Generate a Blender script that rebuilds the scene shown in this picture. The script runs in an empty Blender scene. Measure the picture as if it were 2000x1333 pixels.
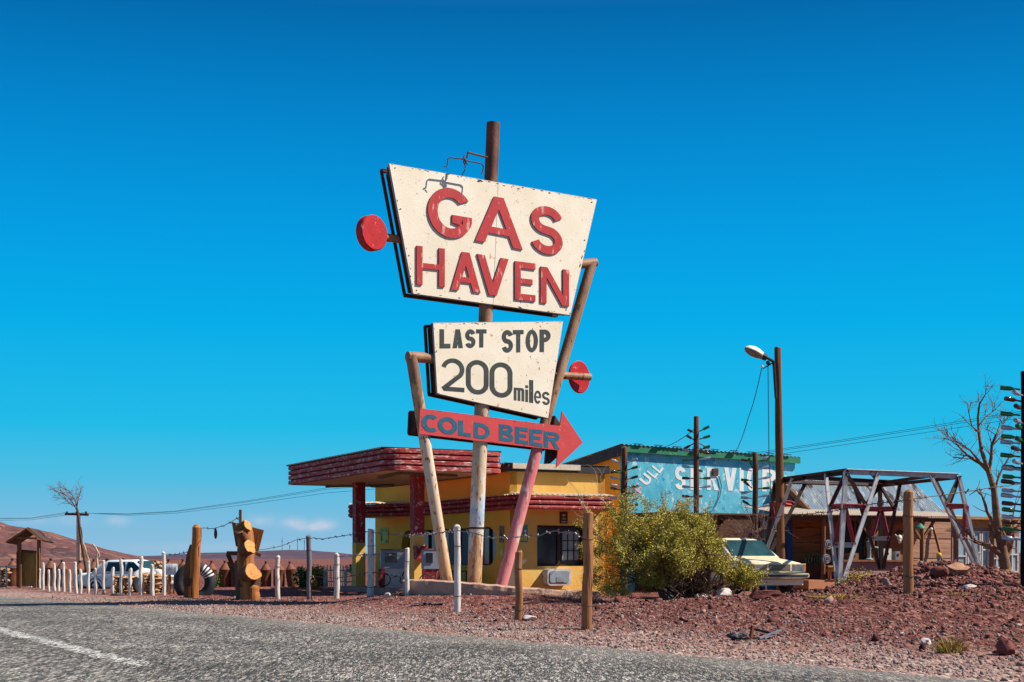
import bpy, math, random
import bmesh as bmesh_
import numpy as np
from mathutils import Vector, Matrix, noise
from mathutils.geometry import tessellate_polygon
R = math.radians
random.seed(7)
rng = np.random.default_rng(11)
scene = bpy.context.scene
C = scene.collection

# ------------------------------------------------------------------ camera
F = 2778.0; HZ = 1090.0; CH = 1.0          # focal length, horizon row (2000 px frame), eye height
cd = bpy.data.cameras.new('camera'); cam = bpy.data.objects.new('camera', cd); C.objects.link(cam)
cam.location = (0, 0, CH); cam.rotation_euler = (R(90), 0, 0)
cd.sensor_width = 36; cd.lens = 50; cd.shift_y = (HZ - 666.5) / 2000.0
cd.clip_start = 0.1; cd.clip_end = 20000
cd.dof.use_dof = True; cd.dof.focus_distance = 31; cd.dof.aperture_fstop = 13.0
scene.camera = cam
scene.view_settings.view_transform = 'Standard'; scene.view_settings.look = 'None'
scene.view_settings.exposure = 0.6; scene.view_settings.gamma = 1
scene.cycles.use_denoising = True
scene.cycles.max_bounces = 6; scene.cycles.transparent_max_bounces = 8

# ------------------------------------------------------------------ sun and sky
SUN_AZ = R(88); SUN_EL = R(46)             # azimuth from the camera direction (-Y) towards +X
sdir = Vector((math.sin(SUN_AZ)*math.cos(SUN_EL), -math.cos(SUN_AZ)*math.cos(SUN_EL), math.sin(SUN_EL)))
sl = bpy.data.lights.new('sun', 'SUN'); sl.energy = 5.0; sl.angle = R(0.5); sl.color = (1.0, 0.93, 0.82)
so = bpy.data.objects.new('sun', sl); C.objects.link(so)
so.rotation_euler = sdir.to_track_quat('Z', 'Y').to_euler(); so.location = (30, -10, 40)

w = bpy.data.worlds.new('World'); scene.world = w; w.use_nodes = True
nt = w.node_tree; nt.nodes.clear()
def N(t, **k):
    n = nt.nodes.new(t)
    for a, b in k.items(): setattr(n, a, b)
    return n
def wm(op, a, b=None, c=None):
    n = N('ShaderNodeMath', operation=op)
    for i, v in enumerate((a, b, c)):
        if v is None: continue
        if isinstance(v, (int, float)): n.inputs[i].default_value = v
        else: nt.links.new(v, n.inputs[i])
    return n.outputs[0]
out = N('ShaderNodeOutputWorld'); bg = N('ShaderNodeBackground'); nt.links.new(bg.outputs[0], out.inputs[0])
sky = N('ShaderNodeTexSky', sky_type='NISHITA'); sky.sun_disc = False
sky.sun_elevation = SUN_EL; sky.sun_rotation = math.pi - SUN_AZ
sky.altitude = 1200; sky.air_density = 1.0; sky.dust_density = 0.3; sky.ozone_density = 2.0
tc = N('ShaderNodeTexCoord'); sep = N('ShaderNodeSeparateXYZ'); nt.links.new(tc.outputs['Generated'], sep.inputs[0])
# deep polarised blue of the desert sky, by elevation
ramp = N('ShaderNodeValToRGB'); nt.links.new(sep.outputs['Z'], ramp.inputs[0])
el = ramp.color_ramp.elements
stops = [(0.0, (.27, .48, .66)), (.02, (.20, .46, .67)), (.055, (.07, .465, .70)), (.09, (.012, .455, .74)), (.16, (0.0, .385, .75)),
         (.22, (0.0, .31, .70)), (.30, (.0, .205, .54)), (.36, (.0, .13, .38)), (.5, (.07, .12, .24)), (1.0, (.13, .14, .20))]
while len(el) < len(stops): el.new(0.5)
for e, (p, c) in zip(el, stops): e.position = p; e.color = (*c, 1)
skm = N('ShaderNodeMixRGB', blend_type='MIX'); skm.inputs[0].default_value = 0.985
scl = N('ShaderNodeMixRGB', blend_type='MULTIPLY'); scl.inputs[0].default_value = 1
nt.links.new(sky.outputs[0], scl.inputs[1]); scl.inputs[2].default_value = (.06, .06, .06, 1)
nt.links.new(scl.outputs[0], skm.inputs[1]); nt.links.new(ramp.outputs[0], skm.inputs[2])
# a few small fair-weather clouds low over the hills
az = wm('DIVIDE', sep.outputs['X'], wm('MAXIMUM', sep.outputs['Y'], .01))
elv = wm('DIVIDE', sep.outputs['Z'], wm('MAXIMUM', sep.outputs['Y'], .01))
nz = N('ShaderNodeTexNoise'); nz.inputs['Scale'].default_value = 110; nz.inputs['Detail'].default_value = 5
nt.links.new(tc.outputs['Generated'], nz.inputs['Vector'])
tot = None
for (cx, cy, rx, ry, s) in [(-.1765, .0262, .009, .0038, .5), (-.154, .0245, .008, .0036, .6), (-.146, .0225, .006, .0030, .6), (-.1335, .0232, .008, .0036, .9), (-.141, .0215, .006, .0025, .4),
                            (-.277, .026, .008, .0035, .5), (-.309, .027, .012, .004, .3), (-.337, .026, .012, .003, .25), (-.21, .0075, .05, .003, .2)]:
    dx = wm('POWER', wm('ABSOLUTE', wm('DIVIDE', wm('SUBTRACT', az, cx), rx)), 2)
    dy = wm('POWER', wm('ABSOLUTE', wm('DIVIDE', wm('SUBTRACT', elv, cy), ry)), 2)
    g = wm('MULTIPLY', wm('POWER', 2.718, wm('MULTIPLY', wm('ADD', dx, dy), -1.0)), s)
    tot = g if tot is None else wm('ADD', tot, g)
cm = wm('MULTIPLY', tot, wm('MULTIPLY', nz.outputs['Fac'], 1.35)); cm = wm('MINIMUM', cm, .6)
cl = N('ShaderNodeMixRGB'); nt.links.new(cm, cl.inputs[0]); nt.links.new(skm.outputs[0], cl.inputs[1])
cl.inputs[2].default_value = (.62, .62, .70, 1)
nt.links.new(cl.outputs[0], bg.inputs['Color']); bg.inputs['Strength'].default_value = 0.72

# ------------------------------------------------------------------ helpers: points
def P(px, py, Y): return Vector(((px-1000)*Y/F, Y, CH-(py-HZ)*Y/F))
def smooth(a, b, x):
    t = min(1, max(0, (x-a)/(b-a))); return t*t*(3-2*t)
RN = (.832, .555); RT = (-.555, .832)
def road_ds(x, y): return RN[0]*x + RN[1]*(y-17.4), RT[0]*x + RT[1]*(y-17.4)
def gz0(x, y):
    d, s = road_ds(x, y)
    if d < -1: return -.04
    m = smooth(1.6, 7.5, d)*(1-smooth(.5, 10.5, s))*.44
    z = m*(1-smooth(34, 39, y)*.7)
    z += .52*math.exp(-(((x-7.9)/1.75)**2 + ((y-26.2)/1.7)**2))          # rubble heap
    ex = abs((x+.35)/3.3); ey = (y-31.6)/(3.3 if y > 31.6 else 4.4)
    r = math.sqrt(ex**2.4 + abs(ey)**2.4 + 1e-6)
    z += .27*(1-smooth(.40, 1.22, r))*(1-.6*smooth(.3, 2.6, x))            # mound under the sign
    z *= smooth(-.2, 1.5, d)
    if d < 0: z = -.04*smooth(0, .4, -d)
    return z
def gz(x, y):
    z = gz0(x, y); d, s = road_ds(x, y)
    if d > 0:
        k = smooth(0, 2, d)
        near = 1 if y < 60 else 0.3
        z += k*near*(.035*noise.noise(Vector((x*.9, y*.9, 0))) + .018*noise.noise(Vector((x*3.1, y*3.1, 5))))
    return z
def G(px, Y, dz=0):
    x = (px-1000)*Y/F; return Vector((x, Y, gz(x, Y)+dz))

# ------------------------------------------------------------------ helpers: materials
_mats = {}
def mat(name, c1, c2=None, scale=4, rough=.75, bump=0, bscale=30, metal=0, spots=None, sscale=12, sth=.6, stretch=(1, 1, 1), trans=0, island=False, detail=6, spec=.3, sw=.06):
    if name in _mats: return _mats[name]
    m = bpy.data.materials.new(name); m.use_nodes = True; t = m.node_tree
    b = t.nodes['Principled BSDF']; b.inputs['Roughness'].default_value = rough; b.inputs['Metallic'].default_value = metal
    b.inputs['Specular IOR Level'].default_value = spec
    if trans: b.inputs['Transmission Weight'].default_value = trans
    tcn = t.nodes.new('ShaderNodeTexCoord'); mp = t.nodes.new('ShaderNodeMapping'); mp.inputs['Scale'].default_value = stretch
    t.links.new(tcn.outputs['Object'], mp.inputs[0])
    c2 = c2 or c1
    mx = t.nodes.new('ShaderNodeMixRGB'); mx.inputs[1].default_value = (*c1, 1); mx.inputs[2].default_value = (*c2, 1)
    if island:
        g = t.nodes.new('ShaderNodeNewGeometry'); t.links.new(g.outputs['Random Per Island'], mx.inputs[0])
    else:
        n = t.nodes.new('ShaderNodeTexNoise'); n.inputs['Scale'].default_value = scale; n.inputs['Detail'].default_value = detail
        t.links.new(mp.outputs[0], n.inputs['Vector'])
        r = t.nodes.new('ShaderNodeMapRange'); r.inputs['From Min'].default_value = .32; r.inputs['From Max'].default_value = .68
        t.links.new(n.outputs['Fac'], r.inputs['Value']); t.links.new(r.outputs[0], mx.inputs[0])
    col = mx.outputs[0]
    if spots:
        for k, sp in enumerate(spots if isinstance(spots[0], (tuple, list)) else [spots]):
            n2 = t.nodes.new('ShaderNodeTexNoise'); n2.inputs['Scale'].default_value = sscale*(1+.7*k); n2.inputs['Detail'].default_value = 9; n2.inputs['Roughness'].default_value = .65
            mp2 = t.nodes.new('ShaderNodeMapping'); mp2.inputs['Location'].default_value = (3.7*k+1.3, 9.1*k, 2.2); mp2.inputs['Scale'].default_value = stretch
            t.links.new(tcn.outputs['Object'], mp2.inputs[0]); t.links.new(mp2.outputs[0], n2.inputs['Vector'])
            r2 = t.nodes.new('ShaderNodeMapRange'); r2.inputs['From Min'].default_value = sth; r2.inputs['From Max'].default_value = sth+sw
            t.links.new(n2.outputs['Fac'], r2.inputs['Value'])
            m2 = t.nodes.new('ShaderNodeMixRGB'); t.links.new(r2.outputs[0], m2.inputs[0]); t.links.new(col, m2.inputs[1]); m2.inputs[2].default_value = (*sp, 1)
            col = m2.outputs[0]
    t.links.new(col, b.inputs['Base Color'])
    if bump:
        n3 = t.nodes.new('ShaderNodeTexNoise'); n3.inputs['Scale'].default_value = bscale; n3.inputs['Detail'].default_value = 5
        t.links.new(mp.outputs[0], n3.inputs['Vector'])
        bp = t.nodes.new('ShaderNodeBump'); bp.inputs['Strength'].default_value = bump; bp.inputs['Distance'].default_value = .02
        t.links.new(n3.outputs['Fac'], bp.inputs['Height']); t.links.new(bp.outputs[0], b.inputs['Normal'])
    _mats[name] = m; return m

M = {}
M['cream'] = mat('cream_panel_paint', (.82, .74, .61), (.74, .64, .49), 1.4, .6, .15, 25, spots=[(.46, .24, .09), (.10, .06, .045)], sscale=6.5, sth=.632)
M['letter_red'] = mat('red_letter_paint', (.48, .030, .032), (.38, .022, .026), 3, .6, .2, 40, spots=(.66, .30, .27), sscale=9, sth=.585, stretch=(1, 1, .35))
M['letter_side'] = mat('letter_side_shade', (.05, .03, .03), (.10, .03, .03), 6)  # shade of the raised letter sides put into a near-black colour
M['letter_dark'] = mat('charcoal_letter_paint', (.028, .036, .034), (.05, .06, .055), 6, .7, spots=(.35, .32, .26), sscale=14, sth=.66)
M['arrow_red'] = mat('faded_red_arrow_paint', (.58, .055, .06), (.50, .05, .05), 2.5, .6, .15, 40, spots=(.66, .22, .2), sscale=10, sth=.63)
M['letter_blue'] = mat('blue_letter_paint', (.012, .075, .15), (.02, .12, .19), 8, .7, spots=(.35, .1, .1), sscale=16, sth=.64)
M['box_wood'] = mat('dark_stained_wood', (.030, .013, .010), (.075, .03, .02), 5, .8, .3, 30, spots=(.18, .09, .02), sscale=4, sth=.68)
M['trim_rust'] = mat('rusty_frame_iron', (.10, .035, .02), (.05, .02, .015), 7, .8, .2)
M['pole_rust'] = mat('rust_brown_pipe', (.085, .03, .02), (.17, .07, .04), 6, .6, .3, 40, spots=(.25, .14, .08), sscale=7, sth=.62, stretch=(1, 1, .4))
M['pole_cream'] = mat('peeling_cream_pipe', (.66, .46, .27), (.72, .58, .40), 3, .6, .3, 30, spots=[(.22, .08, .03), (.06, .035, .025)], sscale=6, sth=.585, stretch=(1, 1, .5))
M['pole_pink'] = mat('faded_pink_pipe', (.62, .13, .14), (.66, .25, .25), 2.2, .55, .2, 30, spots=[(.66, .46, .42), (.30, .10, .08)], sscale=5, sth=.575, stretch=(1, 1, .3))
M['pole_tan'] = mat('tan_rust_pipe', (.40, .22, .12), (.24, .10, .05), 3, .6, .3, 30, spots=(.08, .035, .02), sscale=6, sth=.58, stretch=(1, 1, .4))
M['disc_red'] = mat('faded_red_disc', (.46, .010, .013), (.34, .008, .010), 5, .5, .15, spots=[(.55, .22, .20), (.12, .03, .02)], sscale=8, sth=.63)
M['maroon'] = mat('maroon_board_paint', (.24, .016, .020), (.33, .030, .030), 2.5, .65, .25, 20, spots=[(.46, .20, .18), (.60, .42, .38)], sscale=5, sth=.585)
M['soffit'] = mat('pale_soffit_plaster', (.80, .60, .38), (.70, .50, .30), 1.5, .8, .2)
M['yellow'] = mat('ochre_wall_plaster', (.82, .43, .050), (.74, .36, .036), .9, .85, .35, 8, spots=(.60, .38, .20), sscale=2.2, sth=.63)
M['yellow2'] = mat('pale_ochre_sunlit_tone', (.80, .49, .12), (.72, .39, .085), 1.3, .85, .35, 8, spots=(.62, .48, .32), sscale=3, sth=.61)  # paler ochre copy with sunlit tone put into its colour; column bases share it
M['tin_dark'] = mat('black_tarred_tin', (.022, .022, .026), (.045, .04, .04), 4, .6, .2, spots=(.3, .28, .25), sscale=4, sth=.68)
M['tin'] = mat('weathered_galvanised_tin', (.34, .42, .50), (.46, .52, .56), 1.6, .45, .1, 20, metal=.35, spots=[(.16, .12, .10), (.70, .71, .70)], sscale=2.6, sth=.54, stretch=(1.6, .45, .45))
M['tin_pale'] = mat('pale_dusty_tin', (.62, .53, .42), (.50, .41, .32), 2.5, .6, .1, metal=.1, spots=(.35, .2, .12), sscale=4, sth=.62)
M['green_trim'] = mat('green_fascia_paint', (.022, .17, .085), (.03, .22, .12), 4, .6, .2, spots=(.28, .26, .16), sscale=6, sth=.62)
M['white_paint'] = mat('white_wall_paint', (.82, .82, .80), (.68, .74, .78), 3, .8, .1, spots=(.26, .58, .72), sscale=10, sth=.64)
M['pink_paint'] = mat('pale_pink_wall_paint', (.72, .42, .52), (.62, .45, .58), 4, .8)
M['glass'] = mat('dark_window_glass', (.012, .015, .025), (.03, .035, .05), 1.2, .12, spec=.6)
M['glass_teal'] = mat('teal_car_glass', (.008, .038, .050), (.02, .075, .09), 3, .25, spec=.35)
M['frame_dark'] = mat('dark_window_frame', (.035, .012, .010), (.05, .02, .02), 5, .6)
M['metal_grey'] = mat('dull_grey_steel', (.34, .35, .36), (.24, .24, .25), 6, .5, .1, metal=.4, spots=(.22, .10, .06), sscale=5, sth=.62)
M['steel_white'] = mat('flaking_white_steel', (.56, .56, .56), (.42, .42, .44), 4, .55, spots=(.25, .11, .08), sscale=5, sth=.60)
M['steel_red'] = mat('faded_red_steel', (.42, .06, .07), (.34, .05, .06), 4, .6, spots=(.5, .25, .25), sscale=6, sth=.62)
M['steel_dark'] = mat('dark_primer_steel', (.060, .026, .022), (.03, .018, .016), 5, .6, spots=(.24, .09, .08), sscale=5, sth=.64)
M['post_white'] = mat('whitewashed_post_wood', (.70, .65, .59), (.50, .45, .41), 8, .8, .5, 25, spots=[(.34, .25, .19), (.07, .06, .055)], sscale=10, sth=.60, stretch=(1, 1, .25))
M['post_brown'] = mat('bare_brown_post_wood', (.40, .185, .078), (.22, .085, .032), 9, .8, .8, 30, spots=(.045, .02, .012), sscale=10, sth=.57, stretch=(1, 1, .07))
M['post_grey'] = mat('bluish_grey_post_wood', (.12, .12, .14), (.19, .18, .2), 7, .8, .5, 25, stretch=(1, 1, .15))
M['post_dark'] = mat('dark_tarred_pole_wood', (.065, .022, .012), (.13, .046, .02), 5, .75, .5, 30, spots=(.03, .015, .01), sscale=6, sth=.6, stretch=(1, 1, .12))
M['pole_brown'] = mat('orange_brown_pole_wood', (.19, .070, .022), (.095, .032, .012), 5, .75, .5, 30, spots=(.05, .02, .012), sscale=6, sth=.6, stretch=(1, 1, .1))
M['pole_black'] = mat('black_post_wood', (.007, .006, .006), (.012, .01, .01), 5, .9, .3, spec=.1)
M['log'] = mat('peeled_orange_log', (.50, .19, .05), (.27, .085, .020), 8, .75, .8, 22, spots=(.085, .03, .012), sscale=9, sth=.57, stretch=(1, 1, .09))
M['log_dark'] = mat('weathered_brown_slab', (.15, .06, .025), (.24, .10, .04), 6, .8, .6, 22, stretch=(1, 1, .15))
M['log_cut'] = mat('pale_cut_log_end', (.70, .33, .10), (.54, .21, .05), 14, .75, .5, 40, spots=(.24, .09, .03), sscale=16, sth=.58)
M['board_tan'] = mat('tan_sawn_board', (.44, .22, .07), (.34, .15, .045), 5, .75, .3, 30)
M['rope'] = mat('rusted_wire_binding', (.13, .05, .025), (.07, .028, .018), 30, .8, .5, 60)
M['rust'] = mat('brown_rusted_iron', (.17, .056, .024), (.11, .034, .017), 4, .8, .3, 25, spots=(.08, .03, .02), sscale=4, sth=.62)
M['rust_light'] = mat('pale_rusted_cone', (.24, .090, .055), (.17, .058, .033), 5, .8, .3, 25)
M['rust_dark'] = mat('dark_rusted_iron', (.06, .025, .02), (.10, .04, .025), 6, .8, .3)
M['rubber'] = mat('black_tyre_rubber', (.016, .018, .022), (.03, .033, .04), 6, .7, .3, 30)
M['tyre_white'] = mat('white_tyre_paint', (.72, .70, .68), (.55, .53, .52), 6, .7, .2, spots=(.05, .05, .05), sscale=9, sth=.60)
M['car_cream'] = mat('cream_car_paint', (.84, .72, .50), (.76, .63, .41), 2, .35, spec=.5, spots=[(.55, .40, .24), (.34, .22, .14)], sscale=6, sth=.62)
M['car_white'] = mat('chalky_white_car_paint', (.70, .80, .84), (.62, .74, .80), 2, .45, spots=[(.45, .36, .3), (.25, .12, .08)], sscale=6, sth=.62)
M['chrome'] = mat('dull_bumper_metal', (.66, .58, .42), (.52, .45, .32), 3, .45, metal=.1, spots=(.3, .2, .12), sscale=6, sth=.62)
M['black_plastic'] = mat('black_plastic', (.012, .012, .013), (.02, .02, .02), 6, .5)
M['lamp_lens'] = mat('headlight_glass', (.10, .11, .12), (.22, .23, .24), 14, .08, spec=.8)
M['amber'] = mat('amber_lens', (.55, .20, .05), None, 5, .3)
M['plank'] = mat('brown_plank_wall', (.35, .13, .042), (.22, .072, .022), 3, .8, .5, 22, spots=(.045, .018, .01), sscale=4, sth=.58, stretch=(.22, .22, 1.6))
M['plank_pale'] = mat('pinkish_plank_wall', (.47, .26, .17), (.34, .17, .11), 3, .8, .5, 22, spots=(.09, .035, .02), sscale=4, sth=.60, stretch=(.22, .22, 1.6))
M['deck'] = mat('terracotta_deck_boards', (.50, .22, .11), (.42, .17, .085), 4, .8, .3)
M['adobe'] = mat('dusty_pink_adobe', (.36, .22, .19), (.28, .15, .13), 3, .9, .5, 14)
M['stone'] = mat('tan_dry_stone', (.50, .31, .16), (.34, .17, .08), 5, .9, .6, 18, island=True)
M['stone_red'] = mat('red_brown_dry_stone', (.30, .12, .08), (.20, .07, .05), 5, .9, .6, 18, island=True)
M['boulder_tan'] = mat('tan_boulder_stone', (.48, .26, .16), (.36, .17, .11), 6, .9, .7, 14)
M['boulder_pale'] = mat('pale_grey_boulder', (.62, .55, .52), (.46, .36, .33), 6, .9, .7, 14)
M['boulder_red'] = mat('dark_red_boulder', (.20, .055, .045), (.12, .035, .03), 6, .9, .7, 14)
M['picket'] = mat('bleached_picket_wood', (.66, .58, .46), (.54, .46, .36), 8, .8, .3)
M['kerb'] = mat('pale_concrete_kerb', (.50, .33, .24), (.38, .22, .16), 4, .9, .7, 16, spots=(.28, .14, .10), sscale=6, sth=.6)
M['bark'] = mat('tan_tree_bark', (.27, .14, .072), (.13, .062, .036), 8, .85, .6, 30)  # the bark's own tan, mottled darker at random
M['twig_grey'] = mat('grey_brown_twig', (.24, .15, .13), (.15, .085, .075), 8, .85)
M['twig_dark'] = mat('dark_stem_bark', (.075, .042, .028), (.14, .08, .05), 8, .85)
M['bleached'] = mat('bleached_dead_branch', (.60, .44, .30), (.46, .30, .20), 8, .85)
M['leaf'] = mat('olive_shrub_leaf', (.13, .135, .014), (.62, .50, .085), rough=.7, island=True)
M['leaf_dry'] = mat('golden_dry_grass', (.42, .30, .07), (.24, .15, .03), rough=.8, island=True)
M['leaf_green'] = mat('green_garden_leaf', (.04, .10, .015), (.10, .16, .03), rough=.7, island=True)
M['wire'] = mat('rusty_barbed_wire', (.04, .03, .026), (.07, .05, .04), 20, .6, metal=.3)
M['wire_bright'] = mat('bare_galvanised_wire', (.30, .28, .26), (.16, .13, .12), 20, .5, metal=.4)
M['cable'] = mat('black_cable', (.015, .016, .02), None, 20, .6)
M['bottle_green'] = mat('green_bottle_glass', (.02, .22, .05), (.03, .16, .03), 4, .08, trans=.55, spec=.6)
M['bottle_brown'] = mat('brown_bottle_glass', (.06, .022, .012), (.09, .03, .015), 4, .08, trans=.4, spec=.6)
M['bottle_clear'] = mat('clear_bottle_glass', (.55, .60, .66), (.45, .5, .58), 4, .08, trans=.55, spec=.6)
M['lamp_white'] = mat('white_lamp_shell', (.85, .84, .80), (.78, .77, .73), 3, .35)
M['lamp_under'] = mat('grey_lamp_bowl', (.20, .15, .13), (.26, .18, .13), 5, .3)
M['pump_white'] = mat('stained_white_pump_enamel', (.62, .60, .54), (.50, .48, .42), 3, .4, spots=(.22, .12, .08), sscale=5, sth=.62)
M['pump_grey'] = mat('blue_grey_pump_enamel', (.30, .34, .40), (.22, .25, .30), 3, .4, spots=(.55, .55, .55), sscale=5, sth=.66)
M['teal'] = mat('teal_furniture_paint', (.01, .13, .12), (.015, .18, .15), 5, .5)
M['poster_green'] = mat('yellow_green_poster', (.42, .50, .02), (.26, .36, .02), 7, .5)
M['poster_black'] = mat('black_poster_ink', (.02, .025, .01), (.05, .03, .01), 9, .5)
M['poster_blue'] = mat('blue_green_poster', (.02, .26, .34), (.02, .30, .20), 6, .5)
M['poster_yellow'] = mat('yellow_poster_ink', (.62, .55, .08), (.45, .5, .05), 9, .5)
M['poster_white'] = mat('white_poster_ink', (.7, .7, .62), None, 9, .5)
M['sign_brown'] = mat('dark_maroon_sign', (.06, .015, .012), None, 9, .5)
M['sign_gold'] = mat('gold_sign_paint', (.55, .36, .10), None, 9, .5)
M['pump_iron'] = mat('grey_green_cast_iron', (.18, .24, .24), (.26, .32, .31), 6, .5, .2)
M['bone'] = mat('bleached_bone', (.72, .64, .54), (.6, .5, .4), 9, .8)
M['ball_yellow'] = mat('yellow_plastic', (.75, .42, .01), (.65, .32, .01), 6, .4)
M['hub'] = mat('blue_grey_wheel_disc', (.30, .32, .42), (.18, .16, .22), 14, .5, metal=.2)
M['window_white'] = mat('flaking_white_joinery', (.62, .60, .56), (.46, .42, .38), 6, .7, spots=(.22, .12, .08), sscale=6, sth=.6)
M['pane_pale'] = mat('dusty_pale_glass', (.30, .38, .42), (.20, .26, .30), 3, .15, spec=.6)
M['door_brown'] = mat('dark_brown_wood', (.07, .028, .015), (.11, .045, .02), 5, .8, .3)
M['yellow_crate'] = mat('yellow_crate_plastic', (.65, .36, .02), None, 5, .5)
M['plastic_scrap'] = mat('dark_blue_plastic_scrap', (.03, .04, .05), (.07, .08, .10), 8, .4)
M['hill_left'] = mat('red_brown_hillside', (.15, .056, .045), (.085, .034, .034), .05, .95, spots=[(.055, .028, .035), (.26, .125, .085)], sscale=.06, sth=.54, stretch=(.35, .8, 4))
M['hill_far'] = mat('purple_brown_far_ridge', (.085, .045, .062), (.05, .034, .062), .004, .95, spots=[(.034, .032, .072), (.12, .058, .055)], sscale=.006, sth=.56, stretch=(.5, 1, 6))
M['shelter_dark'] = mat('dark_weathered_roof_boards', (.05, .026, .018), (.09, .045, .03), 6, .85, .3)
M['maroon_faded'] = mat('sun_bleached_maroon_boards', (.26, .020, .024), (.36, .045, .042), 2.5, .65, .25, 20, spots=[(.50, .21, .19), (.66, .46, .41)], sscale=4.5, sth=.535, stretch=(.6, .6, 2.2), sw=.12)
M['curtain'] = mat('dim_grey_curtain', (.075, .085, .11), (.035, .04, .055), 4, .5, stretch=(5, 5, .3))
M['strip'] = mat('dark_olive_strip_metal', (.10, .085, .05), (.14, .11, .07), 5, .6)
M['mast'] = mat('grey_mast_steel', (.2, .2, .24), None, 1, .6)

def zpaint(name, stops, z0, z1):
    m = bpy.data.materials.new(name); m.use_nodes = True; t = m.node_tree; L = t.links.new; b = t.nodes['Principled BSDF']; b.inputs['Roughness'].default_value = .6
    tcn = t.nodes.new('ShaderNodeTexCoord'); sp = t.nodes.new('ShaderNodeSeparateXYZ'); L(tcn.outputs['Object'], sp.inputs[0])
    n = t.nodes.new('ShaderNodeTexNoise'); n.inputs['Scale'].default_value = 3.2; n.inputs['Detail'].default_value = 8; n.inputs['Roughness'].default_value = .7
    mp = t.nodes.new('ShaderNodeMapping'); mp.inputs['Scale'].default_value = (1.6, 1.6, .6); L(tcn.outputs['Object'], mp.inputs[0]); L(mp.outputs[0], n.inputs['Vector'])
    mr = t.nodes.new('ShaderNodeMapRange'); mr.inputs['From Min'].default_value = z0; mr.inputs['From Max'].default_value = z1; L(sp.outputs['Z'], mr.inputs['Value'])
    a = t.nodes.new('ShaderNodeMath'); a.operation = 'MULTIPLY_ADD'; L(n.outputs['Fac'], a.inputs[0]); a.inputs[1].default_value = .75; L(mr.outputs[0], a.inputs[2])
    a2 = t.nodes.new('ShaderNodeMath'); a2.operation = 'SUBTRACT'; L(a.outputs[0], a2.inputs[0]); a2.inputs[1].default_value = .375
    r = t.nodes.new('ShaderNodeValToRGB'); L(a2.outputs[0], r.inputs[0]); e = r.color_ramp.elements
    while len(e) < len(stops): e.new(.5)
    for k, (p, c) in zip(e, stops): k.position = p; k.color = (*c, 1)
    n2 = t.nodes.new('ShaderNodeTexNoise'); n2.inputs['Scale'].default_value = 9; n2.inputs['Detail'].default_value = 8; L(mp.outputs[0], n2.inputs['Vector'])
    r2 = t.nodes.new('ShaderNodeMapRange'); r2.inputs['From Min'].default_value = .60; r2.inputs['From Max'].default_value = .66; L(n2.outputs['Fac'], r2.inputs['Value'])
    mx = t.nodes.new('ShaderNodeMixRGB'); L(r2.outputs[0], mx.inputs[0]); L(r.outputs[0], mx.inputs[1]); mx.inputs[2].default_value = (.22, .085, .04, 1)
    L(mx.outputs[0], b.inputs['Base Color']); return m
M['pole_centre'] = zpaint('peeling_cream_and_blue_pipe', [(0, (.40, .17, .07)), (.13, (.58, .36, .18)), (.18, (.38, .16, .07)), (.24, (.62, .50, .36)), (.30, (.55, .56, .55)), (.36, (.30, .40, .52)), (.44, (.50, .56, .60)), (.50, (.62, .58, .50)), (.56, (.62, .36, .16)), (.60, (.58, .47, .33)), (.8, (.52, .40, .26)), (1, (.40, .25, .14))], .0, 4.4)
M['pole_slant'] = zpaint('peeling_cream_and_rust_pipe', [(0, (.44, .20, .07)), (.12, (.62, .36, .16)), (.25, (.66, .46, .28)), (.5, (.70, .54, .40)), (.66, (.66, .52, .38)), (.74, (.30, .13, .06)), (.82, (.50, .33, .18)), (.90, (.20, .085, .045)), (1, (.26, .12, .07))], .0, 4.9)

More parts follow.
